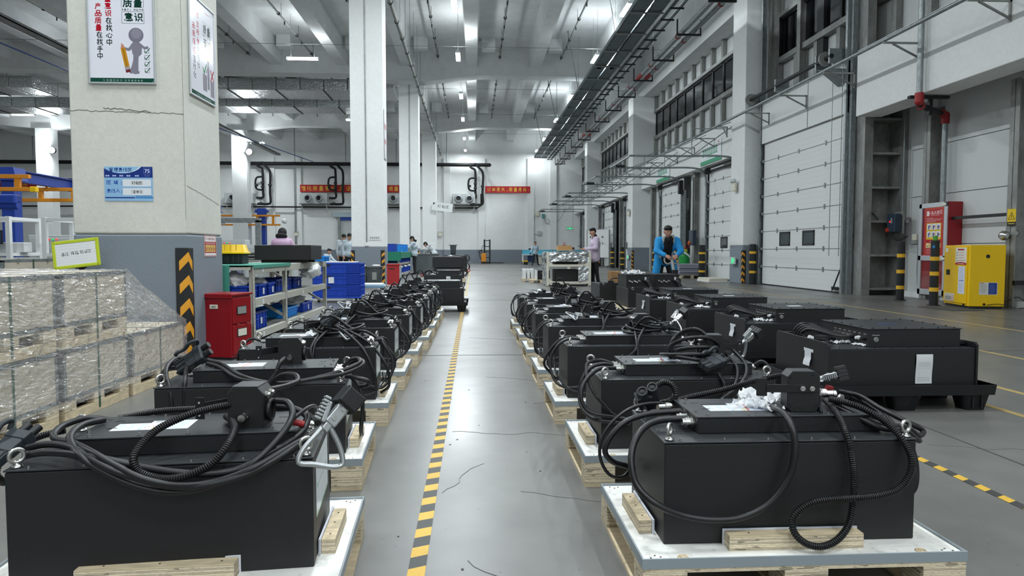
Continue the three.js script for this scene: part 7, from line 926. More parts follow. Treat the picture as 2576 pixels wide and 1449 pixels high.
{ // foil-wrapped two-tier crate frame with packs inside
  const g = thing('wrapped_crate', 'cream two-tier timber cage wrapped in silver foil film', 'crate', [2.79, 0, -20.75], 0.0), W = 0.62, D = 0.55;
  for (const x of [-W, W]) for (const z of [-D, D]) part(g, 'corner_post', RB(x - 0.035, x + 0.035, 0.02, 1.0, z - 0.035, z + 0.035, 0.006), M.cream); for (const y of [0.1, 0.6]) { for (const z of [-D, D]) part(g, 'rail', RB(-W, W, y - 0.035, y + 0.035, z - 0.025, z + 0.025, 0.005), M.cream); for (const x of [-W, W]) part(g, 'rail', RB(x - 0.025, x + 0.025, y - 0.035, y + 0.035, -D, D, 0.005), M.cream); part(g, 'tier_board', RB(-W, W, y, y + 0.02, -D, D, 0.004), M.wood); for (const s of [-1, 1]) part(g, 'gusset', EX([[s * (W - 0.03), y + 0.03], [s * (W - 0.16), y + 0.03], [s * (W - 0.03), y + 0.14]], 0.03).translate(0, 0, D - 0.01), M.cream); } for (const x of [-W, 0, W]) part(g, 'foot', RB(x - 0.05, x + 0.05, 0, 0.07, D - 0.1, D, 0.006), M.cream); part(g, 'centre_post', RB(-0.04, 0.04, 0.5, 0.6, D - 0.02, D + 0.02, 0.004), M.cream);
  const sk = (w, h, am, sd) => { const q = new THREE.PlaneGeometry(w, h, 40, 20), p = q.attributes.position; for (let i = 0; i < p.count; i++) p.setZ(i, am * (fbm(p.getX(i) * 0.5 + 0.6, p.getY(i) * 0.8 + 0.6, 12, 4, sd) - 0.45)); q.computeVertexNormals(); return q; };
  const foilM = SM({ color: 0xdcdfe0, roughness: 0.18, metalness: 0.9, side: THREE.DoubleSide }); part(g, 'foil_skin', sk(2 * W, 0.28, 0.1, 4).translate(0, 0.86, D + 0.02), foilM); part(g, 'foil_skin', sk(2 * D + 0.06, 0.95, 0.1, 6).rotateY(-PI / 2).translate(-W - 0.03, 0.5, 0), foilM); part(g, 'foil_skin', sk(2 * W, 2 * D, 0.08, 8).rotateX(-PI / 2).translate(0, 0.99, 0), foilM); part(g, 'foil_skin', sk(0.3, 0.5, 0.06, 9).translate(W - 0.18, 0.35, D + 0.02), foilM);
  single('caged_pack', 'dark grey pack inside the lower tier of the wrapped cage', 'battery pack', [RB(2.42, 3.1, 0.125, 0.48, -21.2, -20.4, 0.01)], M.pack); single('caged_pack', 'dark grey pack inside the upper tier of the wrapped cage', 'battery pack', [RB(2.42, 3.1, 0.625, 0.82, -21.2, -20.4, 0.01)], M.pack);
  const c = thing('cardboard_box', 'brown cardboard box on top of the wrapped cage', 'box', [2.72, 1.04, -20.75]); part(c, 'body', RB(-0.2, 0.2, 0, 0.15, -0.2, 0.2, 0.005), M.card); part(c, 'tape', BB(-0.02, 0.02, 0.15, 0.151, -0.2, 0.2), M.cream); const t = thing('tape_dispenser', 'red tape dispenser on the brown cardboard box', 'dispenser', [2.72, 1.191, -20.7]); part(t, 'roll', [C(0.035, 0.05, 0, 0.035, 0, 0, 0, PI / 2, 14)], M.shelfgrey); part(t, 'frame', [R(0.13, 0.02, 0.05, 0.006, 0, 0.012, 0), R(0.06, 0.015, 0.05, 0.005, 0, 0.075, 0)], M.cranered);
}
{ // small packs on low pallets left of the wrapped cage
  for (const [i, x, z] of [[0, 1.95, -23.6], [1, 2.15, -22.7]]) { timberPallet(i ? 'low timber pallet with boxed pack beside wrapped cage' : 'low timber pallet with white boards beyond wrapped cage', x - 0.3, x + 0.4, z + 0.35, z - 0.35, 0.1); }
  for (let i = 0; i < 3; i++) single('foam_block', ['white foam slab leaning first beside the boxed pack', 'white foam slab leaning in the middle beside boxed pack', 'white foam slab leaning last beside boxed pack'][i], 'foam slab', RB(1.68 + i * 0.13, 1.78 + i * 0.13, 0.1, 0.42, -23.9, -23.3, 0.01), M.white, 'white foam slabs'); const g = thing('boxed_pack', 'small dark pack on a low pallet beside wrapped cage', 'battery pack', [2.28, 0.1, -22.7]); part(g, 'casing', RB(-0.2, 0.2, 0, 0.3, -0.28, 0.28, 0.008), M.pack); part(g, 'port', [C(0.02, 0.02, -0.06, 0.22, 0.285, PI / 2, 0, 0, 10), C(0.02, 0.02, 0.06, 0.22, 0.285, PI / 2, 0, 0, 10)], M.chrome); part(g, 'foam_slab', RB(-0.24, -0.2, 0, 0.3, -0.28, 0.28, 0.004), M.white);
}
{ // packing desk and stacker by the far wall
  for (const [i, x] of [[0, 4.9], [1, 7.3]]) { const g = thing('work_desk', i ? 'blue fronted desk with black device near the seated man' : 'blue fronted desk with monitor behind the walking man', 'desk', [x, 0, -53.2]); part(g, 'top', R(2.3, 0.05, 0.8, 0.01, 0, 0.74, 0), M.white); part(g, 'modesty_panel', R(2.3, 0.36, 0.04, 0.01, 0, 0.95, 0.1), SM({ color: 0x58b4cf, roughness: 0.5 })); for (const s of [-1.1, 1.1]) part(g, 'leg', [B(0.05, 0.74, 0.05, s, 0.37, 0.35), B(0.05, 0.74, 0.05, s, 0.37, -0.35)], M.white); part(g, 'drawer_unit', R(0.42, 0.6, 0.5, 0.01, 0.3, 0.32, 0), M.cream); for (const y of [0.16, 0.36, 0.54]) part(g, 'drawer_handle', B(0.18, 0.02, 0.02, 0.3, y, 0.26), M.shelfgrey); part(g, 'device', [R(0.7, 0.16, 0.3, 0.02, -0.5, 1.05, -0.1), R(0.3, 0.12, 0.2, 0.02, -0.5, 1.18, -0.1)], M.plugblack); part(g, 'chair_back', R(0.5, 0.5, 0.1, 0.05, -0.5, 0.45, 0.2), SM({ color: 0x1b2f55, roughness: 0.7 })); }
  const t = thing('tool_case', 'small yellow tool case under the far desk', 'case', [3.95, 0, -53]); part(t, 'body', R(0.45, 0.2, 0.3, 0.03, 0, 0.1, 0), M.plugblack); part(t, 'lid', R(0.45, 0.12, 0.3, 0.03, 0, 0.26, 0), M.yellow);
  const g = thing('pallet_stacker', 'black and orange walkie stacker parked at the far wall', 'stacker', [1.05, 0, -57.2]); for (const s of [-0.22, 0.22]) part(g, 'mast', [RB(s - 0.06 + 0.1, s + 0.06 + 0.1, 0, 1.98, -0.08, 0.08, 0.01)], M.plugblack); part(g, 'mast_crossbar', [R(0.5, 0.06, 0.08, 0.01, 0.1, 1.9, 0), R(0.5, 0.06, 0.08, 0.01, 0.1, 1.4, 0), R(0.5, 0.06, 0.08, 0.01, 0.1, 1.0, 0), R(0.5, 0.06, 0.08, 0.01, 0.1, 0.5, 0)], M.dark); part(g, 'power_unit', R(0.4, 0.72, 0.4, 0.05, -0.18, 0.5, 0.1), M.orange); part(g, 'chassis', R(0.7, 0.16, 0.5, 0.03, -0.05, 0.1, 0.05), M.plugblack); part(g, 'tiller', tube([[-0.3, 0.2, 0.1], [-0.5, 0.6, 0.12], [-0.48, 1.0, 0.12], [-0.34, 1.15, 0.12]], 0.03, { step: 0.06 }), M.plugblack); part(g, 'tiller_head', TO(0.13, 0.025, -0.45, 0.98, 0.14, 0, 0, 0, 6, 14), M.plugblack); part(g, 'guard_loop', tube([[-0.3, 0.85, 0.05], [-0.32, 1.3, 0.05], [-0.2, 1.5, 0.05], [0.0, 1.5, 0.05]], 0.02, { step: 0.06 }), M.dark); for (const s of [-0.2, 0.2]) part(g, 'fork', RB(0.35, 1.45, 0.04, 0.1, s - 0.08, s + 0.08, 0.01), M.dark);
}
// ---------------------------------------------------------------- people: one smooth skin from blended capsules and ellipsoids
const lin = h => { const c = new THREE.Color(h); return [c.r, c.g, c.b]; };
function sdf(prims, res, k = 0.035, pad = 0.04) {
  const lo = [1e9, 1e9, 1e9], hi = [-1e9, -1e9, -1e9];
  for (const p of prims) { const pts = p.b ? [[p.a, p.ra], [p.b, p.rb]] : [[p.a, Math.max(...p.e)]]; for (const [q, r] of pts) for (let i = 0; i < 3; i++) { lo[i] = Math.min(lo[i], q[i] - r); hi[i] = Math.max(hi[i], q[i] + r); } }
  const c = lo.map((l, i) => (l + hi[i]) / 2), half = Math.max(...lo.map((l, i) => (hi[i] - l) / 2)) + pad;
  const mc = new MarchingCubes(res, new THREE.MeshBasicMaterial(), false, false, 60000); mc.isolation = 0; const N = mc.size, F = mc.field;
  const dist = (p, x, y, z) => {
    if (p.b) { const ax = p.a[0], ay = p.a[1], az = p.a[2], bx = p.b[0] - ax, by = p.b[1] - ay, bz = p.b[2] - az, L = bx * bx + by * by + bz * bz; let t = ((x - ax) * bx + (y - ay) * by + (z - az) * bz) / (L || 1); t = t < 0 ? 0 : t > 1 ? 1 : t; const dx = x - ax - bx * t, dy = y - ay - by * t, dz = z - az - bz * t; return Math.sqrt(dx * dx + dy * dy + dz * dz) - (p.ra + (p.rb - p.ra) * t); }
    const dx = (x - p.a[0]) / p.e[0], dy = (y - p.a[1]) / p.e[1], dz = (z - p.a[2]) / p.e[2]; return (Math.sqrt(dx * dx + dy * dy + dz * dz) - 1) * Math.min(...p.e);
  };
  const pos = i => (i - N / 2) / (N / 2);
  for (let zi = 0; zi < N; zi++) for (let yi = 0; yi < N; yi++) for (let xi = 0; xi < N; xi++) {
    const x = c[0] + pos(xi) * half, y = c[1] + pos(yi) * half, z = c[2] + pos(zi) * half; let d = 1e3;
    for (const p of prims) { const e = dist(p, x, y, z); const kk = p.k ?? k; if (e > d + kk) continue; if (e < d - kk) { d = e; continue; } const h = Math.max(kk - Math.abs(d - e), 0) / kk; d = Math.min(d, e) - h * h * kk * 0.25; }
    F[xi + yi * N + zi * N * N] = -d;
  }
  mc.update(); const n = mc.count, P = new Float32Array(n * 3), Nn = new Float32Array(n * 3), Cc = new Float32Array(n * 3);
  for (let i = 0; i < n; i++) {
    const x = c[0] + mc.positionArray[3 * i] * half, y = c[1] + mc.positionArray[3 * i + 1] * half, z = c[2] + mc.positionArray[3 * i + 2] * half; P[3 * i] = x; P[3 * i + 1] = y; P[3 * i + 2] = z;
    for (let q = 0; q < 3; q++) Nn[3 * i + q] = mc.normalArray[3 * i + q];
    let best = 1e9, col = [1, 1, 1]; for (const p of prims) { if (!p.c) continue; const e = dist(p, x, y, z) - (p.bias ?? 0); if (e < best) { best = e; col = p.c; } } Cc.set(col, 3 * i);
  }
  const g = new THREE.BufferGeometry(); g.setAttribute('position', new THREE.BufferAttribute(P, 3)); g.setAttribute('normal', new THREE.BufferAttribute(Nn, 3)); g.setAttribute('color', new THREE.BufferAttribute(Cc, 3));
  g.computeVertexNormals(); return g;
}
const cap = (a, b, ra, rb, c, k) => ({ a, b, ra, rb, c, k }), ell = (a, e, c, k, bias) => ({ a, e, c, k, bias });
const vadd = (a, b, t = 1) => [a[0] + b[0] * t, a[1] + b[1] * t, a[2] + b[2] * t];
// hand: palm and five fingers; w wrist, d forearm direction, n palm normal, curl 0..1
function handGeo(w, d, n, curl, skin, side = 1) {
  const D = V(...d).normalize(), Nn = V(...n).addScaledVector(D, -V(...n).dot(D)).normalize(), S = new THREE.Vector3().crossVectors(D, Nn).multiplyScalar(side), W = V(...w), pr = [];
  const P = (f, s, q) => W.clone().addScaledVector(D, f).addScaledVector(S, s).addScaledVector(Nn, q).toArray();
  pr.push(cap(P(0, 0, 0), P(0.03, 0, 0), 0.026, 0.03, skin), cap(P(0.045, -0.022, 0), P(0.085, -0.03, 0), 0.02, 0.014, skin), cap(P(0.045, 0.0, 0), P(0.09, 0.0, 0), 0.02, 0.014, skin), cap(P(0.045, 0.02, 0), P(0.085, 0.028, 0), 0.018, 0.013, skin));
  const fin = [[-0.032, 0.068], [-0.011, 0.08], [0.01, 0.074], [0.03, 0.056]];
  fin.forEach(([s, L]) => { let p = [0.088, s, 0], a = 0; for (let j = 0; j < 3; j++) { a += curl * (0.5 + j * 0.25); const l = L * [0.42, 0.32, 0.26][j], q = [p[0] + Math.cos(a) * l, s * (1 - 0.05 * j), p[2] + Math.sin(a) * l]; pr.push(cap(P(...p), P(...q), 0.0098 - j * 0.0009, 0.009 - j * 0.0009, skin, 0.006)); p = q; } });
  pr.push(cap(P(0.02, -0.026, 0.004), P(0.05, -0.052, 0.014 + curl * 0.01), 0.014, 0.0115, skin, 0.01), cap(P(0.05, -0.052, 0.014 + curl * 0.01), P(0.08, -0.052 + curl * 0.02, 0.022 + curl * 0.02), 0.011, 0.009, skin, 0.008));
  return sdf(pr, 54, 0.012, 0.012);
}
// head: skull, jaw, nose, ears, brow, eyes and mouth; centre c, facing f (unit, horizontal), pitch down
function headGeo(c, yaw, pitch, skin, res = 46, glasses = false) {
  const q = new THREE.Quaternion().setFromEuler(new THREE.Euler(pitch, yaw, 0, 'YXZ')), T = (x, y, z) => V(x, y, z).applyQuaternion(q).add(V(...c)).toArray(), dk = lin(0x1a1412), lip = lin(0xa0685c), wh = lin(0xcfc8c0);
  const pr = [ell([0, 0, 0], [0.078, 0.1, 0.093], skin), ell([0, -0.055, 0.03], [0.058, 0.062, 0.06], skin), cap([0, 0.012, 0.088], [0, -0.025, 0.108], 0.01, 0.015, skin, 0.012), cap([-0.035, 0.026, 0.084], [0.035, 0.026, 0.084], 0.01, 0.01, skin, 0.012), ell([-0.08, -0.01, -0.004], [0.012, 0.03, 0.02], skin), ell([0.08, -0.01, -0.004], [0.012, 0.03, 0.02], skin), ell([0, -0.1, 0.05], [0.03, 0.02, 0.025], skin),
    ell([-0.031, 0.006, 0.083], [0.014, 0.008, 0.008], wh, 0.004, 0.002), ell([0.031, 0.006, 0.083], [0.014, 0.008, 0.008], wh, 0.004, 0.002), ell([-0.031, 0.006, 0.089], [0.006, 0.006, 0.004], dk, 0.003, 0.002), ell([0.031, 0.006, 0.089], [0.006, 0.006, 0.004], dk, 0.003, 0.002), cap([-0.045, 0.03, 0.082], [-0.018, 0.033, 0.09], 0.005, 0.005, dk, 0.004), cap([0.045, 0.03, 0.082], [0.018, 0.033, 0.09], 0.005, 0.005, dk, 0.004), cap([-0.02, -0.058, 0.086], [0.02, -0.058, 0.086], 0.006, 0.006, lip, 0.006)];
  const g = sdf(pr, res, 0.02, 0.01); g.applyQuaternion(q); g.translate(...c); return { g, T, q };
}
function person(label, o) {
  const { pos, ry = 0, J, col, hair = 'short', yaw = 0, pitch = 0, res = 92, hands = true, scale = 1, group } = o; const skin = lin(o.skin ?? 0xc49a82), top = lin(col.top), leg = lin(col.leg), shoe = lin(col.shoe ?? 0x151515), inner = lin(col.inner ?? col.top);
  const g = thing('person', label, 'person', pos, ry, group); g.scale.setScalar(scale); const pr = [], b = o.bulk ?? 1, gl = o.gloves ? lin(o.gloves) : skin;
  const { hip, chest, neck, head } = J, sh = J.shW ?? 0.19, hw = 0.09; const right = J.right ?? [1, 0, 0];
  const at2 = (p, s) => vadd(p, right, s);
  pr.push(cap(at2(hip, -hw * 0.6), at2(hip, hw * 0.6), 0.125 * b, 0.125 * b, top), cap(hip, chest, 0.14 * b, 0.15 * b, top), cap(at2(chest, -0.09), at2(chest, 0.09), 0.13 * b, 0.13 * b, top), cap(at2(vadd(neck, [0, -0.06, 0]), -sh + 0.06), at2(vadd(neck, [0, -0.06, 0]), sh - 0.06), 0.07 * b, 0.07 * b, top), cap(vadd(neck, [0, -0.03, 0]), vadd(head, [0, -0.06, 0]), 0.056, 0.05, skin, 0.02)); if (o.collar) pr.push(cap(vadd(neck, [0, -0.04, 0]), vadd(neck, [0, 0.03, 0]), 0.082, 0.07, lin(o.collar), 0.02));
  const low = vadd(hip, [0, o.hem ?? -0.02, 0]); pr.push(cap(at2(low, -0.06), at2(low, 0.06), 0.135 * b, 0.135 * b, top)); if (o.longCoat) for (const s of [-1, 1]) pr.push(cap(vadd(at2(hip, s * 0.13), [0, 0.05, 0.04]), vadd(at2(hip, s * 0.2), [0, -0.32, 0.06]), 0.09, 0.075, top, 0.02));
  if (o.openFront) { const f = J.fwd ?? [0, 0, 1]; pr.push({ ...cap(vadd(vadd(hip, f, 0.1), [0, -0.06, 0]), vadd(vadd(neck, f, 0.075), [0, -0.06, 0]), 0.085, 0.085, inner, 0.02), bias: 0.02 }, { ...cap(vadd(at2(hip, 0.12), f, 0.13), vadd(at2(neck, 0.085), f, 0.1), 0.03, 0.035, lin(o.lapel), 0.01), bias: 0.004 }, { ...cap(vadd(at2(hip, -0.12), f, 0.13), vadd(at2(neck, -0.085), f, 0.1), 0.03, 0.035, lin(o.lapel), 0.01), bias: 0.004 }); }
  const hg = []; for (const s of [0, 1]) { const [S, E, W] = J.arms[s]; pr.push(cap(S, E, 0.07 * b, 0.056 * b, top), cap(E, W, 0.055 * b, 0.043 * b, top), cap(W, vadd(W, vadd(W, E, -1), 0.12), 0.03, 0.028, gl, 0.01)); if (hands) hg.push(handGeo(vadd(W, vadd(W, E, -1), 0.1), vadd(W, E, -1), J.palm?.[s] ?? [0, 0, -1], o.curl ?? 0.6, gl, s ? 1 : -1)); }
  if (!o.noLegs) for (const s of [0, 1]) { const [H, K, A, toe] = J.legs[s]; pr.push(cap(H, K, 0.088, 0.062, leg), cap(K, A, 0.062, 0.05, leg), cap(vadd(A, [0, -0.03, 0]), toe, 0.046, 0.036, shoe, 0.02), cap(vadd(A, [0, -0.03, 0]), vadd(A, vadd(toe, A, -1), -0.25), 0.042, 0.04, shoe, 0.02)); }
  const hd = headGeo(head, yaw, pitch, skin, res > 80 ? 52 : 40); const body = sdf(pr, res, 0.045); const m = shade(new THREE.Mesh(mergeGeometries([body, hd.g, ...hg].map(q => { for (const k of Object.keys(q.attributes)) if (!['position', 'normal', 'color'].includes(k)) q.deleteAttribute(k); return q; })), M.skin)); m.name = 'body'; g.add(m);
  // hair, cap or hood as its own shell
  const mk = (list, mat, name) => { const h = sdf(list, 34, 0.02, 0.01); h.deleteAttribute('color'); h.applyQuaternion(hd.q); h.translate(...head); const mm = shade(new THREE.Mesh(h, mat)); mm.name = name; g.add(mm); };
  if (hair === 'short') mk([ell([0, 0.05, -0.014], [0.085, 0.072, 0.094]), ell([0, -0.002, -0.052], [0.074, 0.062, 0.052]), ell([0, 0.088, 0.036], [0.066, 0.032, 0.06])], M.hair, 'hair'); else if (hair === 'cap') { mk([ell([0, 0.045, -0.008], [0.093, 0.085, 0.102]), cap([-0.05, 0.035, 0.09], [0.05, 0.035, 0.09], 0.014, 0.014)], M.hair, 'cap'); mk([ell([0, -0.03, -0.045], [0.078, 0.07, 0.06])], M.hair, 'hair'); } else if (hair === 'hood') { mk([ell([0, 0.02, -0.02], [0.11, 0.13, 0.12])], M.hair, 'knit_hat'); mk([ell([0, -0.11, -0.06], [0.15, 0.075, 0.11])], M.hair, 'hood'); }
  if (o.hoodBack) mk([ell([0, -0.13, -0.08], [0.12, 0.06, 0.085])], M.hair, 'hood');
  if (o.glasses) { const gg = merge([TO(0.022, 0.0028, -0.032, 0.006, 0.1, 0, 0, 0, 5, 12), TO(0.022, 0.0028, 0.032, 0.006, 0.1, 0, 0, 0, 5, 12), rod([-0.056, 0.008, 0.1], [-0.084, 0.004, 0.0], 0.0025, 5), rod([0.056, 0.008, 0.1], [0.084, 0.004, 0.0], 0.0025, 5), rod([-0.01, 0.008, 0.1], [0.01, 0.008, 0.1], 0.0025, 5)]); gg.applyQuaternion(hd.q); gg.translate(...head); part(g, 'glasses', gg, M.alu); }
  return g;
}
const stand = (o = {}) => ({ hip: [0, 0.93, 0], chest: [0, 1.25, 0], neck: [0, 1.45, 0], head: [0, 1.61, 0.02], arms: [[[-0.19, 1.4, 0], [-0.25, 1.12, -0.02], [-0.24, 0.87, 0.05]], [[0.19, 1.4, 0], [0.25, 1.12, -0.02], [0.24, 0.87, 0.05]]], legs: [[[-0.09, 0.9, 0], [-0.1, 0.5, 0.01], [-0.1, 0.09, -0.02], [-0.12, 0.04, 0.14]], [[0.09, 0.9, 0], [0.1, 0.5, 0.01], [0.1, 0.09, -0.02], [0.12, 0.04, 0.14]]], ...o });
// lavender jacket, looking down at a phone, in profile
person('man in lavender jacket and dark trousers looking at phone', { pos: [3.62, 0, -20.55], ry: -PI / 2 + 0.12, scale: 0.985, col: { top: 0xc3b4c8, leg: 0x14161a, shoe: 0x1a1a1a }, collar: 0x121214, hair: 'short', pitch: 0.32, yaw: 0, res: 112, glasses: true, curl: 0.5, hem: -0.1, bulk: 1.06, skin: 0xbb8d72,
  J: stand({ head: [0, 1.62, 0.07], neck: [0, 1.46, 0.01], arms: [[[-0.2, 1.4, 0], [-0.26, 1.13, 0.04], [-0.1, 1.1, 0.3]], [[0.2, 1.4, 0], [0.26, 1.13, 0.04], [0.1, 1.1, 0.3]]], palm: [[0, 1, 0.2], [0, 1, 0.2]], legs: [[[-0.09, 0.9, 0], [-0.1, 0.5, 0.02], [-0.11, 0.09, 0.03], [-0.13, 0.04, 0.2]], [[0.09, 0.9, 0], [0.09, 0.5, -0.02], [0.1, 0.09, -0.08], [0.11, 0.04, 0.09]]] }) });
{ const t = thing('phone', 'dark phone in the hands of the man in lavender', 'phone', [3.16, 1.15, -20.5], 0.1); part(t, 'body', R(0.14, 0.012, 0.075, 0.004, 0, 0, 0, 0, 0, -0.4), M.plugblack); part(t, 'screen', R(0.13, 0.002, 0.066, 0.0008, 0.0, 0.007, 0, 0, 0, -0.4), M.darkglass); }
// blue coat, leaning over the pallet truck
person('man in bright blue coat bending over a pallet truck handle', { pos: [4.04, 0, -14.4], ry: 0.0, scale: 1, col: { top: 0x1a8fd2, leg: 0x101114, inner: 0x0b0b0d }, openFront: true, lapel: 0xb9bab4, hair: 'short', pitch: 0.38, res: 120, curl: 0.9, longCoat: true, hem: -0.02, bulk: 1.12, skin: 0xb98b76,
  J: stand({ hip: [0, 0.88, -0.12], chest: [0, 1.15, 0.02], neck: [0, 1.3, 0.1], head: [-0.02, 1.43, 0.2], fwd: [0, 0.3, 0.95], arms: [[[-0.19, 1.24, 0.1], [-0.25, 1.02, 0.2], [-0.13, 0.94, 0.36]], [[0.19, 1.24, 0.1], [0.25, 1.02, 0.2], [0.13, 0.94, 0.36]]], palm: [[0, -0.6, -1], [0, -0.6, -1]], legs: [[[-0.09, 0.86, -0.12], [-0.12, 0.48, -0.06], [-0.13, 0.09, -0.14], [-0.15, 0.04, 0.04]], [[0.09, 0.86, -0.12], [0.12, 0.48, -0.06], [0.13, 0.09, -0.16], [0.15, 0.04, 0.02]]] }) });
const bendArms = (f, h) => [[[-0.19, 1.32, 0.08], [-0.24, 1.1, 0.2], [-0.12, h, f]], [[0.19, 1.32, 0.08], [0.24, 1.1, 0.2], [0.12, h, f]]];
person('worker with black cap and grey jacket reaching over green bench', { pos: [-2.55, 0, -30.6], ry: -PI / 2, scale: 0.98, col: { top: 0xaeb9c2, leg: 0x14151a }, hair: 'cap', hoodBack: true, pitch: 0.4, res: 84, J: stand({ head: [0, 1.59, 0.1], arms: [[[-0.19, 1.4, 0.02], [-0.22, 1.22, 0.26], [-0.18, 1.12, 0.52]], [[0.19, 1.4, 0.02], [0.23, 1.2, 0.24], [0.16, 1.12, 0.5]]] }) });
person('worker in grey jacket bending over behind black packs', { pos: [-2.0, 0, -34.6], ry: -PI / 2 - 0.3, col: { top: 0xb6bdc0, leg: 0x15161a }, hair: 'cap', pitch: 0.6, res: 70, J: stand({ hip: [0, 0.9, -0.1], chest: [0, 1.16, 0.08], neck: [0, 1.28, 0.22], head: [0, 1.36, 0.36], arms: bendArms(0.4, 0.9) }) });
person('walking worker in white jacket beside the second column', { pos: [-4.85, 0, -27.6], ry: 0.5, col: { top: 0xb9c6cf, leg: 0x111215 }, hair: 'cap', pitch: 0.35, res: 74, J: stand({ head: [0, 1.6, 0.08] }) }); person('worker in white jacket walking just behind another worker', { pos: [-5.15, 0, -27.95], ry: 0.6, col: { top: 0xc2ccd3, leg: 0x111215 }, hair: 'cap', pitch: 0.45, res: 66, J: stand({ head: [0, 1.58, 0.1] }) });
person('crouching worker in white jacket near the assembly line', { pos: [-6.6, 0, -31.8], ry: 1.2, col: { top: 0xbcc9d2, leg: 0x1a2030 }, hair: 'short', pitch: 0.4, res: 66, hands: false, J: stand({ hip: [0, 0.42, -0.1], chest: [0, 0.72, 0.02], neck: [0, 0.88, 0.08], head: [0, 1.02, 0.15], arms: [[[-0.19, 0.84, 0.05], [-0.24, 0.62, 0.2], [-0.12, 0.55, 0.42]], [[0.19, 0.84, 0.05], [0.24, 0.62, 0.2], [0.12, 0.55, 0.42]]], legs: [[[-0.1, 0.4, -0.1], [-0.14, 0.45, 0.3], [-0.12, 0.09, 0.22], [-0.13, 0.04, 0.38]], [[0.1, 0.4, -0.1], [0.14, 0.38, 0.3], [0.12, 0.09, 0.1], [0.13, 0.04, 0.26]]] }) });
person('worker in pink jacket with black hood seen from behind', { pos: [-4.85, 0, -18.0], ry: PI, scale: 0.98, col: { top: 0xc9a9c6, leg: 0x15161a }, hair: 'hood', pitch: 0.5, res: 84, hands: false, J: stand({ head: [0, 1.5, 0.08], neck: [0, 1.38, 0.05], arms: [[[-0.2, 1.3, 0.05], [-0.3, 1.1, 0.1], [-0.15, 1.0, 0.35]], [[0.2, 1.3, 0.05], [0.3, 1.1, 0.1], [0.15, 1.0, 0.35]]] }) });
person('man in light blue shirt walking past the far desk', { pos: [4.42, 0, -49.4], ry: 0.3, scale: 0.98, col: { top: 0xb3c6d4, leg: 0x17181a }, gloves: 0x1c1e20, hair: 'short', res: 76, skin: 0xb58a72, J: stand({ arms: [[[-0.19, 1.4, 0], [-0.3, 1.14, 0.05], [-0.42, 0.95, 0.16]], [[0.19, 1.4, 0], [0.24, 1.12, -0.1], [0.2, 0.9, -0.12]]], legs: [[[-0.09, 0.9, 0], [-0.14, 0.5, 0.1], [-0.26, 0.1, 0.06], [-0.3, 0.04, 0.2]], [[0.09, 0.9, 0], [0.16, 0.5, 0.02], [0.26, 0.12, -0.1], [0.32, 0.04, 0.04]]] }) });
person('seated man in white shirt at the far desk', { pos: [6.55, 0, -46.2], ry: 0.5, col: { top: 0xd0d6da, leg: 0x20242c }, hair: 'short', pitch: 0.5, res: 66, hands: false, J: stand({ hip: [0, 0.5, 0], chest: [0, 0.84, 0.06], neck: [0, 1.02, 0.12], head: [0, 1.16, 0.2], arms: [[[-0.19, 0.98, 0.1], [-0.26, 0.78, 0.22], [-0.14, 0.76, 0.46]], [[0.19, 0.98, 0.1], [0.26, 0.78, 0.22], [0.14, 0.76, 0.46]]], legs: [[[-0.1, 0.48, 0.02], [-0.12, 0.5, 0.42], [-0.12, 0.09, 0.4], [-0.12, 0.04, 0.56]], [[0.1, 0.48, 0.02], [0.12, 0.5, 0.42], [0.12, 0.09, 0.4], [0.12, 0.04, 0.56]]] }) });
{ const g = thing('stool', 'small dark stool under the seated man', 'stool', [6.55, 0, -46.2]); part(g, 'seat', C(0.17, 0.05, 0, 0.34, 0, 0, 0, 0, 16), M.dark); part(g, 'column', C(0.03, 0.3, 0, 0.17, 0, 0, 0, 0, 8), M.galv); part(g, 'base', C(0.2, 0.03, 0, 0.015, 0, 0, 0, 0, 12), M.dark); }
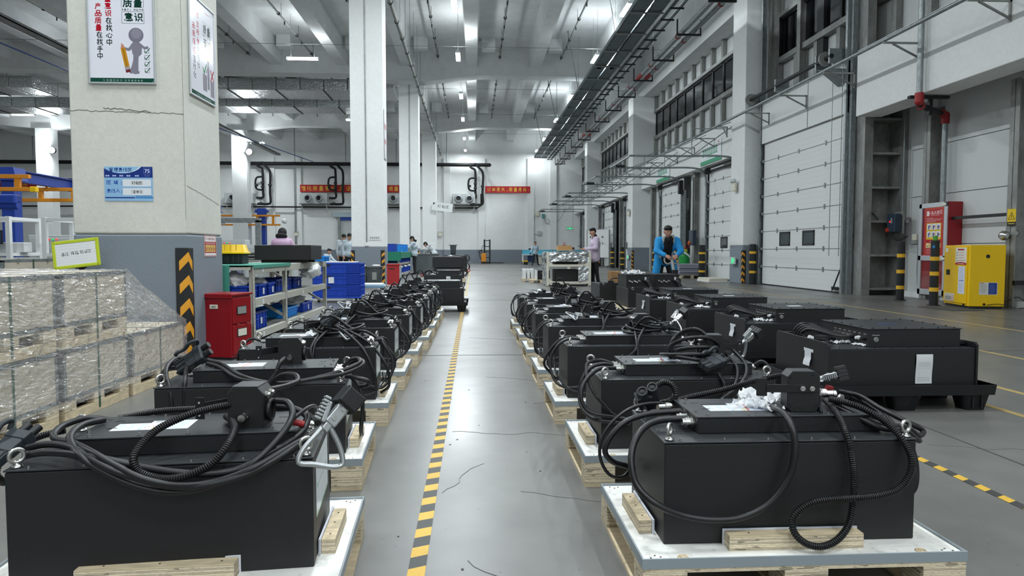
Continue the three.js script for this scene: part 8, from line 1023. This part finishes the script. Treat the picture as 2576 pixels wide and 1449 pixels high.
// ---------------------------------------------------------------- assembly area on the left: crane, frames, benches, bins
{ // blue crane post with orange rail
  const g = thing('workstation_crane', 'blue crane post carrying a beam beside orange rails', 'crane', [-12.68, 0, -20]); part(g, 'post', RB(-0.17, 0.17, 0, 3.0, -0.17, 0.17, 0.01), M.craneblue); part(g, 'head_plate', EX([[-0.3, 2.95], [0.3, 2.95], [0.22, 3.3], [-0.22, 3.3]], 0.5).translate(0, 0, -0.25), M.craneblue); part(g, 'beam', [BB(-0.1, 0.1, 2.95, 2.98, 0.2, -16), BB(-0.1, 0.1, 3.24, 3.27, 0.2, -16), BB(-0.015, 0.015, 2.95, 3.27, 0.2, -16)], M.craneblue); for (const z of [-3, -3.5]) part(g, 'beam_clamp', R(0.3, 0.42, 0.08, 0.01, 0, 3.12, z), M.dark);
  const r = thing('orange_rail', 'orange lattice rail hung below the blue crane beam', 'crane rail', [0, 0, -21.6]); for (const y of [2.86, 2.54]) part(r, 'chord', RB(-18, -8.8, y - 0.05, y + 0.05, -0.06, 0.06, 0.008), M.orange); for (let x = -17.6; x < -8.6; x += 0.95) part(r, 'web', RB(x - 0.06, x + 0.06, 2.54, 2.86, -0.05, 0.05, 0.006), M.orange); part(r, 'hook_bolt', [rod([-12.68, 2.8, 0], [-12.68, 3.0, 0], 0.03, 8), rod([-10.5, 2.8, 0], [-10.5, 4.5, 0], 0.03, 8)], M.orange);
  const r2 = thing('orange_rail', 'orange crane rail nearer the viewer with yellow bumper', 'crane rail', [0, 0, -18.8]); part(r2, 'chord', RB(-18, -11.45, 2.9, 3.0, -0.06, 0.06, 0.008), M.orange); part(r2, 'chord', RB(-18, -11.4, 2.57, 2.67, -0.06, 0.06, 0.008), M.orange); for (const x of [-16, -14, -11.75]) part(r2, 'web', RB(x - 0.07, x + 0.07, 2.6, 2.95, -0.05, 0.05, 0.006), M.orange); part(r2, 'bumper', R(0.16, 0.14, 0.14, 0.02, -11.35, 2.62, 0), M.yellow); part(r2, 'hoist', [R(0.5, 0.26, 0.3, 0.05, -12.0, 2.36, 0), C(0.1, 0.5, -12.0, 2.2, 0, 0, 0, PI / 2, 12)], M.craneblue); part(r2, 'hanger', rod([-14, 3.1, 0], [-14, 9.9, 0], 0.025, 8), M.galv);
  const p = thing('crane_post', 'tall blue crane post near the far end of assembly line', 'crane', [-15.2, 0, -51.3]); part(p, 'post', RB(-0.28, 0.28, 0, 4.1, -0.25, 0.25, 0.02), M.craneblue); part(p, 'head_bracket', [R(0.9, 0.2, 0.4, 0.02, 0, 3.9, 0)], M.craneblue); part(p, 'rail', [RB(-4, 1.4, 3.5, 3.62, 0.3, 0.44, 0.01), RB(-4, 1.4, 2.85, 2.97, 0.3, 0.44, 0.01)], M.orange); for (const x of [-3, -1.6, -0.2, 0.9]) part(p, 'rail_web', RB(x - 0.08, x + 0.08, 2.9, 3.6, 0.32, 0.42, 0.01), M.orange); part(p, 'paper_sign', B(0.9, 0.6, 0.02, -1.0, 3.5, 0.5), M.white); part(p, 'wall_lamp', SP(0.2, 1.6, 3.2, 0), M.white);
}
// white profile frames with fixtures
function frameStation(label, x, z, w, d, h, sd) {
  const g = thing('assembly_station', label, 'workstation', [x, 0, z]); for (const a of [-w / 2, w / 2]) for (const b of [-d / 2, d / 2]) part(g, 'post', RB(a - 0.05, a + 0.05, 0, h, b - 0.05, b + 0.05, 0.006), M.white); for (const y of [h - 0.05, h * 0.52]) { for (const b of [-d / 2, d / 2]) part(g, 'cross_rail', RB(-w / 2, w / 2, y - 0.04, y + 0.04, b - 0.04, b + 0.04, 0.006), M.white); for (const a of [-w / 2, w / 2]) part(g, 'cross_rail', RB(a - 0.04, a + 0.04, y - 0.04, y + 0.04, -d / 2, d / 2, 0.006), M.white); } part(g, 'work_surface', R(w, 0.05, d, 0.01, 0, 0.85, 0), M.greybox); part(g, 'skirt_panel', R(w, 0.7, 0.03, 0.01, 0, 0.45, d / 2), M.greybox);
  for (let i = 0; i < 4; i++) part(g, 'control_case', R(0.34, 0.24, 0.3, 0.02, -w / 2 + 0.35 + i * w / 4, h * 0.52 + 0.16, 0.1), i % 2 ? M.white : M.greybox); part(g, 'monitor', [R(0.5, 0.32, 0.04, 0.01, w * 0.2, h * 0.74, d / 2 - 0.1), R(0.06, 0.2, 0.06, 0.01, w * 0.2, h * 0.6, d / 2 - 0.14)], M.plugblack); part(g, 'screen', B(0.46, 0.28, 0.004, w * 0.2, h * 0.74, d / 2 - 0.078), SM({ color: 0x394a6a, roughness: 0.2 })); part(g, 'cable_loop', tube([[-w * 0.2, h - 0.1, 0], [-w * 0.22, h - 0.5, 0.05], [-w * 0.1, h - 0.62, 0.05], [-w * 0.02, h - 0.2, 0]], 0.02, { step: 0.05 }), M.dark);
}
frameStation('white profile workstation frame below the orange rails', -11.4, -17.2, 1.5, 1.1, 1.82, 0); frameStation('white profile workstation frame behind the lime sign', -9.0, -17.2, 1.7, 1.1, 1.8, 1); frameStation('white profile workstation frame beside the blue post', -14.4, -19.2, 1.6, 1.2, 2.0, 2);
{ for (const [x, z, w, h, lb] of [[-11.2, -19.6, 1.3, 1.45, 'pale grey electrical cabinet behind the workstation frames'], [-9.2, -27, 1.3, 1.45, 'pale grey electrical cabinet beside the floodlight column'], [-7.75, -26.0, 1.0, 1.25, 'grey cabinet with coloured indicator lamps behind tool chest'], [-6.75, -25.4, 0.8, 1.25, 'grey cabinet with red isolator behind the tool chest']]) { const g = thing('electrical_cabinet', lb, 'cabinet', [x, 0, z]); part(g, 'case', R(w, h, 0.6, 0.02, 0, h / 2, 0), M.greybox); part(g, 'door', R(w * 0.46, h - 0.16, 0.03, 0.01, -w * 0.24, h / 2, 0.31), M.greybox); part(g, 'door', R(w * 0.46, h - 0.16, 0.03, 0.01, w * 0.24, h / 2, 0.31), M.greybox); for (const [q, c] of [[-0.1, 0xff3b3b], [0, 0x36d06a], [0.1, 0xff5a4a]]) part(g, 'pilot_lamp', C(0.025, 0.03, q, h - 0.12, 0.335, PI / 2, 0, 0, 10), SM({ color: c, emissive: c, emissiveIntensity: 0.5 })); part(g, 'isolator', [R(0.1, 0.14, 0.04, 0.01, w * 0.3, h * 0.7, 0.335), R(0.04, 0.08, 0.04, 0.01, w * 0.3, h * 0.7, 0.36)], M.cranered); part(g, 'type_plate', B(0.18, 0.12, 0.003, -w * 0.2, h * 0.75, 0.327), M.white); } }
{ // grey portal frame and trolley
  const g = thing('portal_frame', 'grey galvanised portal frame beside the floodlight column', 'frame', [-9.4, 0, -28.2]); for (const x of [-0.9, 0.9]) part(g, 'post', RB(x - 0.1, x + 0.1, 0, 2.25, -0.1, 0.1, 0.01), M.galv); part(g, 'lintel', RB(-1.6, 1.0, 2.15, 2.33, -0.1, 0.1, 0.01), M.galv); part(g, 'brace', bar([-1.5, 2.25, 0], [-1.5, 2.25, -3], 0.16), M.galv);
  for (let i = 0; i < 5; i++) single('rolled_sheet', 'dark flat sheet in the pile behind the black casing', 'sheet', R(1.2, 0.03, 0.9, 0.01, -4.9 + (i % 2) * 0.05, 0.85 + i * 0.035, -16.2), i % 2 ? M.dark : M.shelfgrey, 'sheets piled behind the rack'); const t = thing('work_table', 'steel table carrying the pile of dark sheets', 'table', [-4.9, 0, -16.2]); part(t, 'top', R(1.4, 0.05, 1.0, 0.01, 0, 0.8, 0), M.shelfgrey); for (const a of [-0.62, 0.62]) for (const b of [-0.42, 0.42]) part(t, 'leg', B(0.06, 0.78, 0.06, a, 0.39, b), M.rackgrey);
}
{ // bench with green mat and bins beside the second column
  const g = thing('bin_bench', 'bench with green mat and bins beyond the second column', 'bench', [-3.55, 0, -28.6]); for (const x of [-0.75, 0.75]) for (const z of [-2.2, 0, 2.2]) part(g, 'post', B(0.06, 0.98, 0.06, x, 0.49, z), M.rackgrey); for (const y of [0.16, 0.56]) { part(g, 'shelf', R(1.56, 0.04, 4.5, 0.008, 0, y, 0), M.shelfgrey); part(g, 'shelf_beam', RB(0.75, 0.8, y - 0.05, y + 0.03, -2.25, 2.25, 0.004), M.rackgrey); } part(g, 'green_mat', [R(1.7, 0.03, 4.7, 0.008, 0, 0.98, 0), R(0.02, 0.24, 4.7, 0.006, 0.86, 0.87, 0), R(1.7, 0.34, 0.02, 0.006, 0, 0.83, 2.36)], SM({ color: 0x14785c, roughness: 0.6 }));
  const gb = 'bins on the bench beyond the second column'; for (let i = 0; i < 5; i++) bin('bench_bin', 'blue bin on the bench shelves beyond the second column', 'bin', -3.0, 0.18, -26.9 - i * 0.9, 0.4, 0.22, 0.5, PI / 2, M.blue, gb, 3), bin('bench_bin', 'blue bin on the bench shelves beyond the second column', 'bin', -3.0, 0.58, -26.9 - i * 0.9, 0.4, 0.2, 0.5, PI / 2, M.blue, gb, 3); const top = [[M.blue, 'dark blue bin on the green mat nearest the red box', -3.3, -26.9, 0.95], [M.bluelight, 'light blue bin in the middle of the green mat', -3.2, -28.2, 0.9], [M.bluelight, 'light blue bin holding a white bag on green mat', -3.1, -29.2, 0.8]]; for (const [m, lb, x, z, w] of top) bin('bench_bin', lb, 'bin', x, 1.0, z, w, 0.3, 0.7, PI / 2, m, null, 4);
  for (let i = 0; i < 5; i++) single('parts_bag', 'pale parts bag in a bin on the bench shelf', 'bag', SP(0.13, -2.85, 0.41 + (i % 2) * 0.38, -27 - i * 0.85, 1.1, 0.5, 1.3, 10), i % 2 ? M.cream : M.white, 'parts bags on the bench');
  const r = thing('red_bin', 'upright red box beside the second column', 'box', [-2.32, 0, -20.4]); part(r, 'body', RB(-0.16, 0.2, 0, 0.62, -0.2, 0.2, 0.01), M.cranered); part(r, 'lid', RB(-0.18, 0.22, 0.62, 0.65, -0.22, 0.22, 0.006), M.cranered); part(r, 'slot', RB(-0.1, 0.06, 0.5, 0.53, 0.2, 0.206, 0.002), M.dark); part(r, 'edge_panel', RB(0.2, 0.22, 0.02, 0.62, -0.2, 0.2, 0.004), M.alu);
  for (const [x, lb] of [[-3.3, 'dark grey wheeled bin with pictogram before the second column'], [-2.88, 'dark grey wheeled bin next to the column guard']]) { const b = thing('wheeled_bin', lb, 'bin', [x, 0, -20.55]); part(b, 'body', xf(new THREE.CylinderGeometry(0.31, 0.25, 0.48, 4), 0, 0, 0, 0, PI / 4, 0).scale(1, 1, 0.85).translate(0, 0.3, 0), M.bin); part(b, 'lid', [R(0.48, 0.04, 0.42, 0.012, 0, 0.56, 0)], M.bin); for (const s of [-0.14, 0.14]) part(b, 'wheel', C(0.05, 0.04, s, 0.05, -0.1, 0, 0, PI / 2, 12), M.dark); part(b, 'pictogram', [R(0.13, 0.22, 0.004, 0.001, 0.02, 0.3, 0.2)], M.shelfgrey); part(b, 'crumpled_bag', SP(0.08, 0.05, 0.6, 0, 1.6, 0.4, 1), M.white); }
  single('panel_board', 'long white board lying behind the cabled packs', 'board', [RB(-2.75, -2.0, 0.28, 0.31, -15.8, -15.3, 0.006)], M.white); const pt = thing('trolley', 'pale blue trolley carrying the long white board', 'trolley', [-2.38, 0, -15.55]); part(pt, 'deck', R(0.85, 0.06, 0.55, 0.01, 0, 0.25, 0), SM({ color: 0x7fa3b8, roughness: 0.5 })); for (const a of [-0.36, 0.36]) for (const b of [-0.2, 0.2]) part(pt, 'leg', [B(0.05, 0.16, 0.05, a, 0.15, b), C(0.05, 0.04, a, 0.05, b, 0, 0, PI / 2, 10)], M.shelfgrey);
  for (const [x, z, lb, m] of [[-1.95, -33.6, 'grey steel cabinet in front of the bending worker', M.bin], [-2.3, -31.9, 'dark grey bin beside the worker with black cap', M.bin]]) { const c = thing('steel_bin', lb, 'bin', [x, 0, z]); part(c, 'body', R(0.6, 0.86, 0.6, 0.02, 0, 0.45, 0), m); part(c, 'rim', R(0.64, 0.05, 0.64, 0.015, 0, 0.88, 0), m); }
  single('notice', 'small printed notice above the grey base of second column', 'sign', new THREE.BoxGeometry(0.36, 0.13, 0.006).translate(-2.98, 1.42, -21.39), PR(smallSign('#dfe2e2', '#555', 5), 0.5), null, true); single('hanging_sign', 'white hanging sign tilted on the far column', 'sign', new THREE.BoxGeometry(1.5, 0.6, 0.04).rotateZ(-0.12).translate(-2.2, 4.2, -50.5), PR(ctex(256, 102, (q) => { q.fillStyle = '#dfe3e3'; q.fillRect(0, 0, 256, 102); q.strokeStyle = '#33383a'; zh(q, '打包区', 70, 26, 40, { gap: 10, w: 0.1 }); q.fillStyle = '#33383a'; q.beginPath(); q.moveTo(10, 10); q.lineTo(40, 10); q.lineTo(14, 40); q.fill(); }), 0.5), null, true); single('hydrant_box', 'small red hydrant box on the far wall', 'hydrant box', [R(1.1, 0.5, 0.3, 0.02, -15.9 + 0.25, 1.4, -59.7)], PR(smallSign('#9c1c24', '#e4c8c8', 5), 0.5)); single('wall_poster', 'narrow poster on the side of the second column', 'poster', new THREE.BoxGeometry(0.5, 1.5, 0.01).rotateY(PI / 2).translate(-2.69, 4.6, -21.85), PR(smallSign('#c9c9cf', '#9a2a30', 3), 0.4), null, true);
  const d = structGroup('door_' + (++doorN), 'grey framed doorway with blue head in the far wall', 'door'); part(d, 'frame', [BB(-11.4, -11.2, 0, 3.9, -59.98, -59.7), BB(-9.2, -9.0, 0, 3.9, -59.98, -59.7)], M.steel); part(d, 'head', BB(-11.8, -8.6, 3.9, 4.3, -59.98, -59.6), SM({ color: 0xa9bdc3, roughness: 0.5 })); part(d, 'blue_strip', BB(-11.2, -9.2, 3.65, 3.9, -59.9, -59.7), M.craneblue); part(d, 'leaf', BB(-11.2, -9.2, 0, 3.65, -59.98, -59.9), M.greybox);
  for (const [x, w] of [[-14.9, 0.12], [-24, 0.12]]) single('downpipe', 'grey downpipe on the far wall', 'pipe', [rod([x, 0, -59.85], [x, 8, -59.85], w, 10)], M.galv, 'downpipes on the far wall');
}
renderer.render(scene, camera);
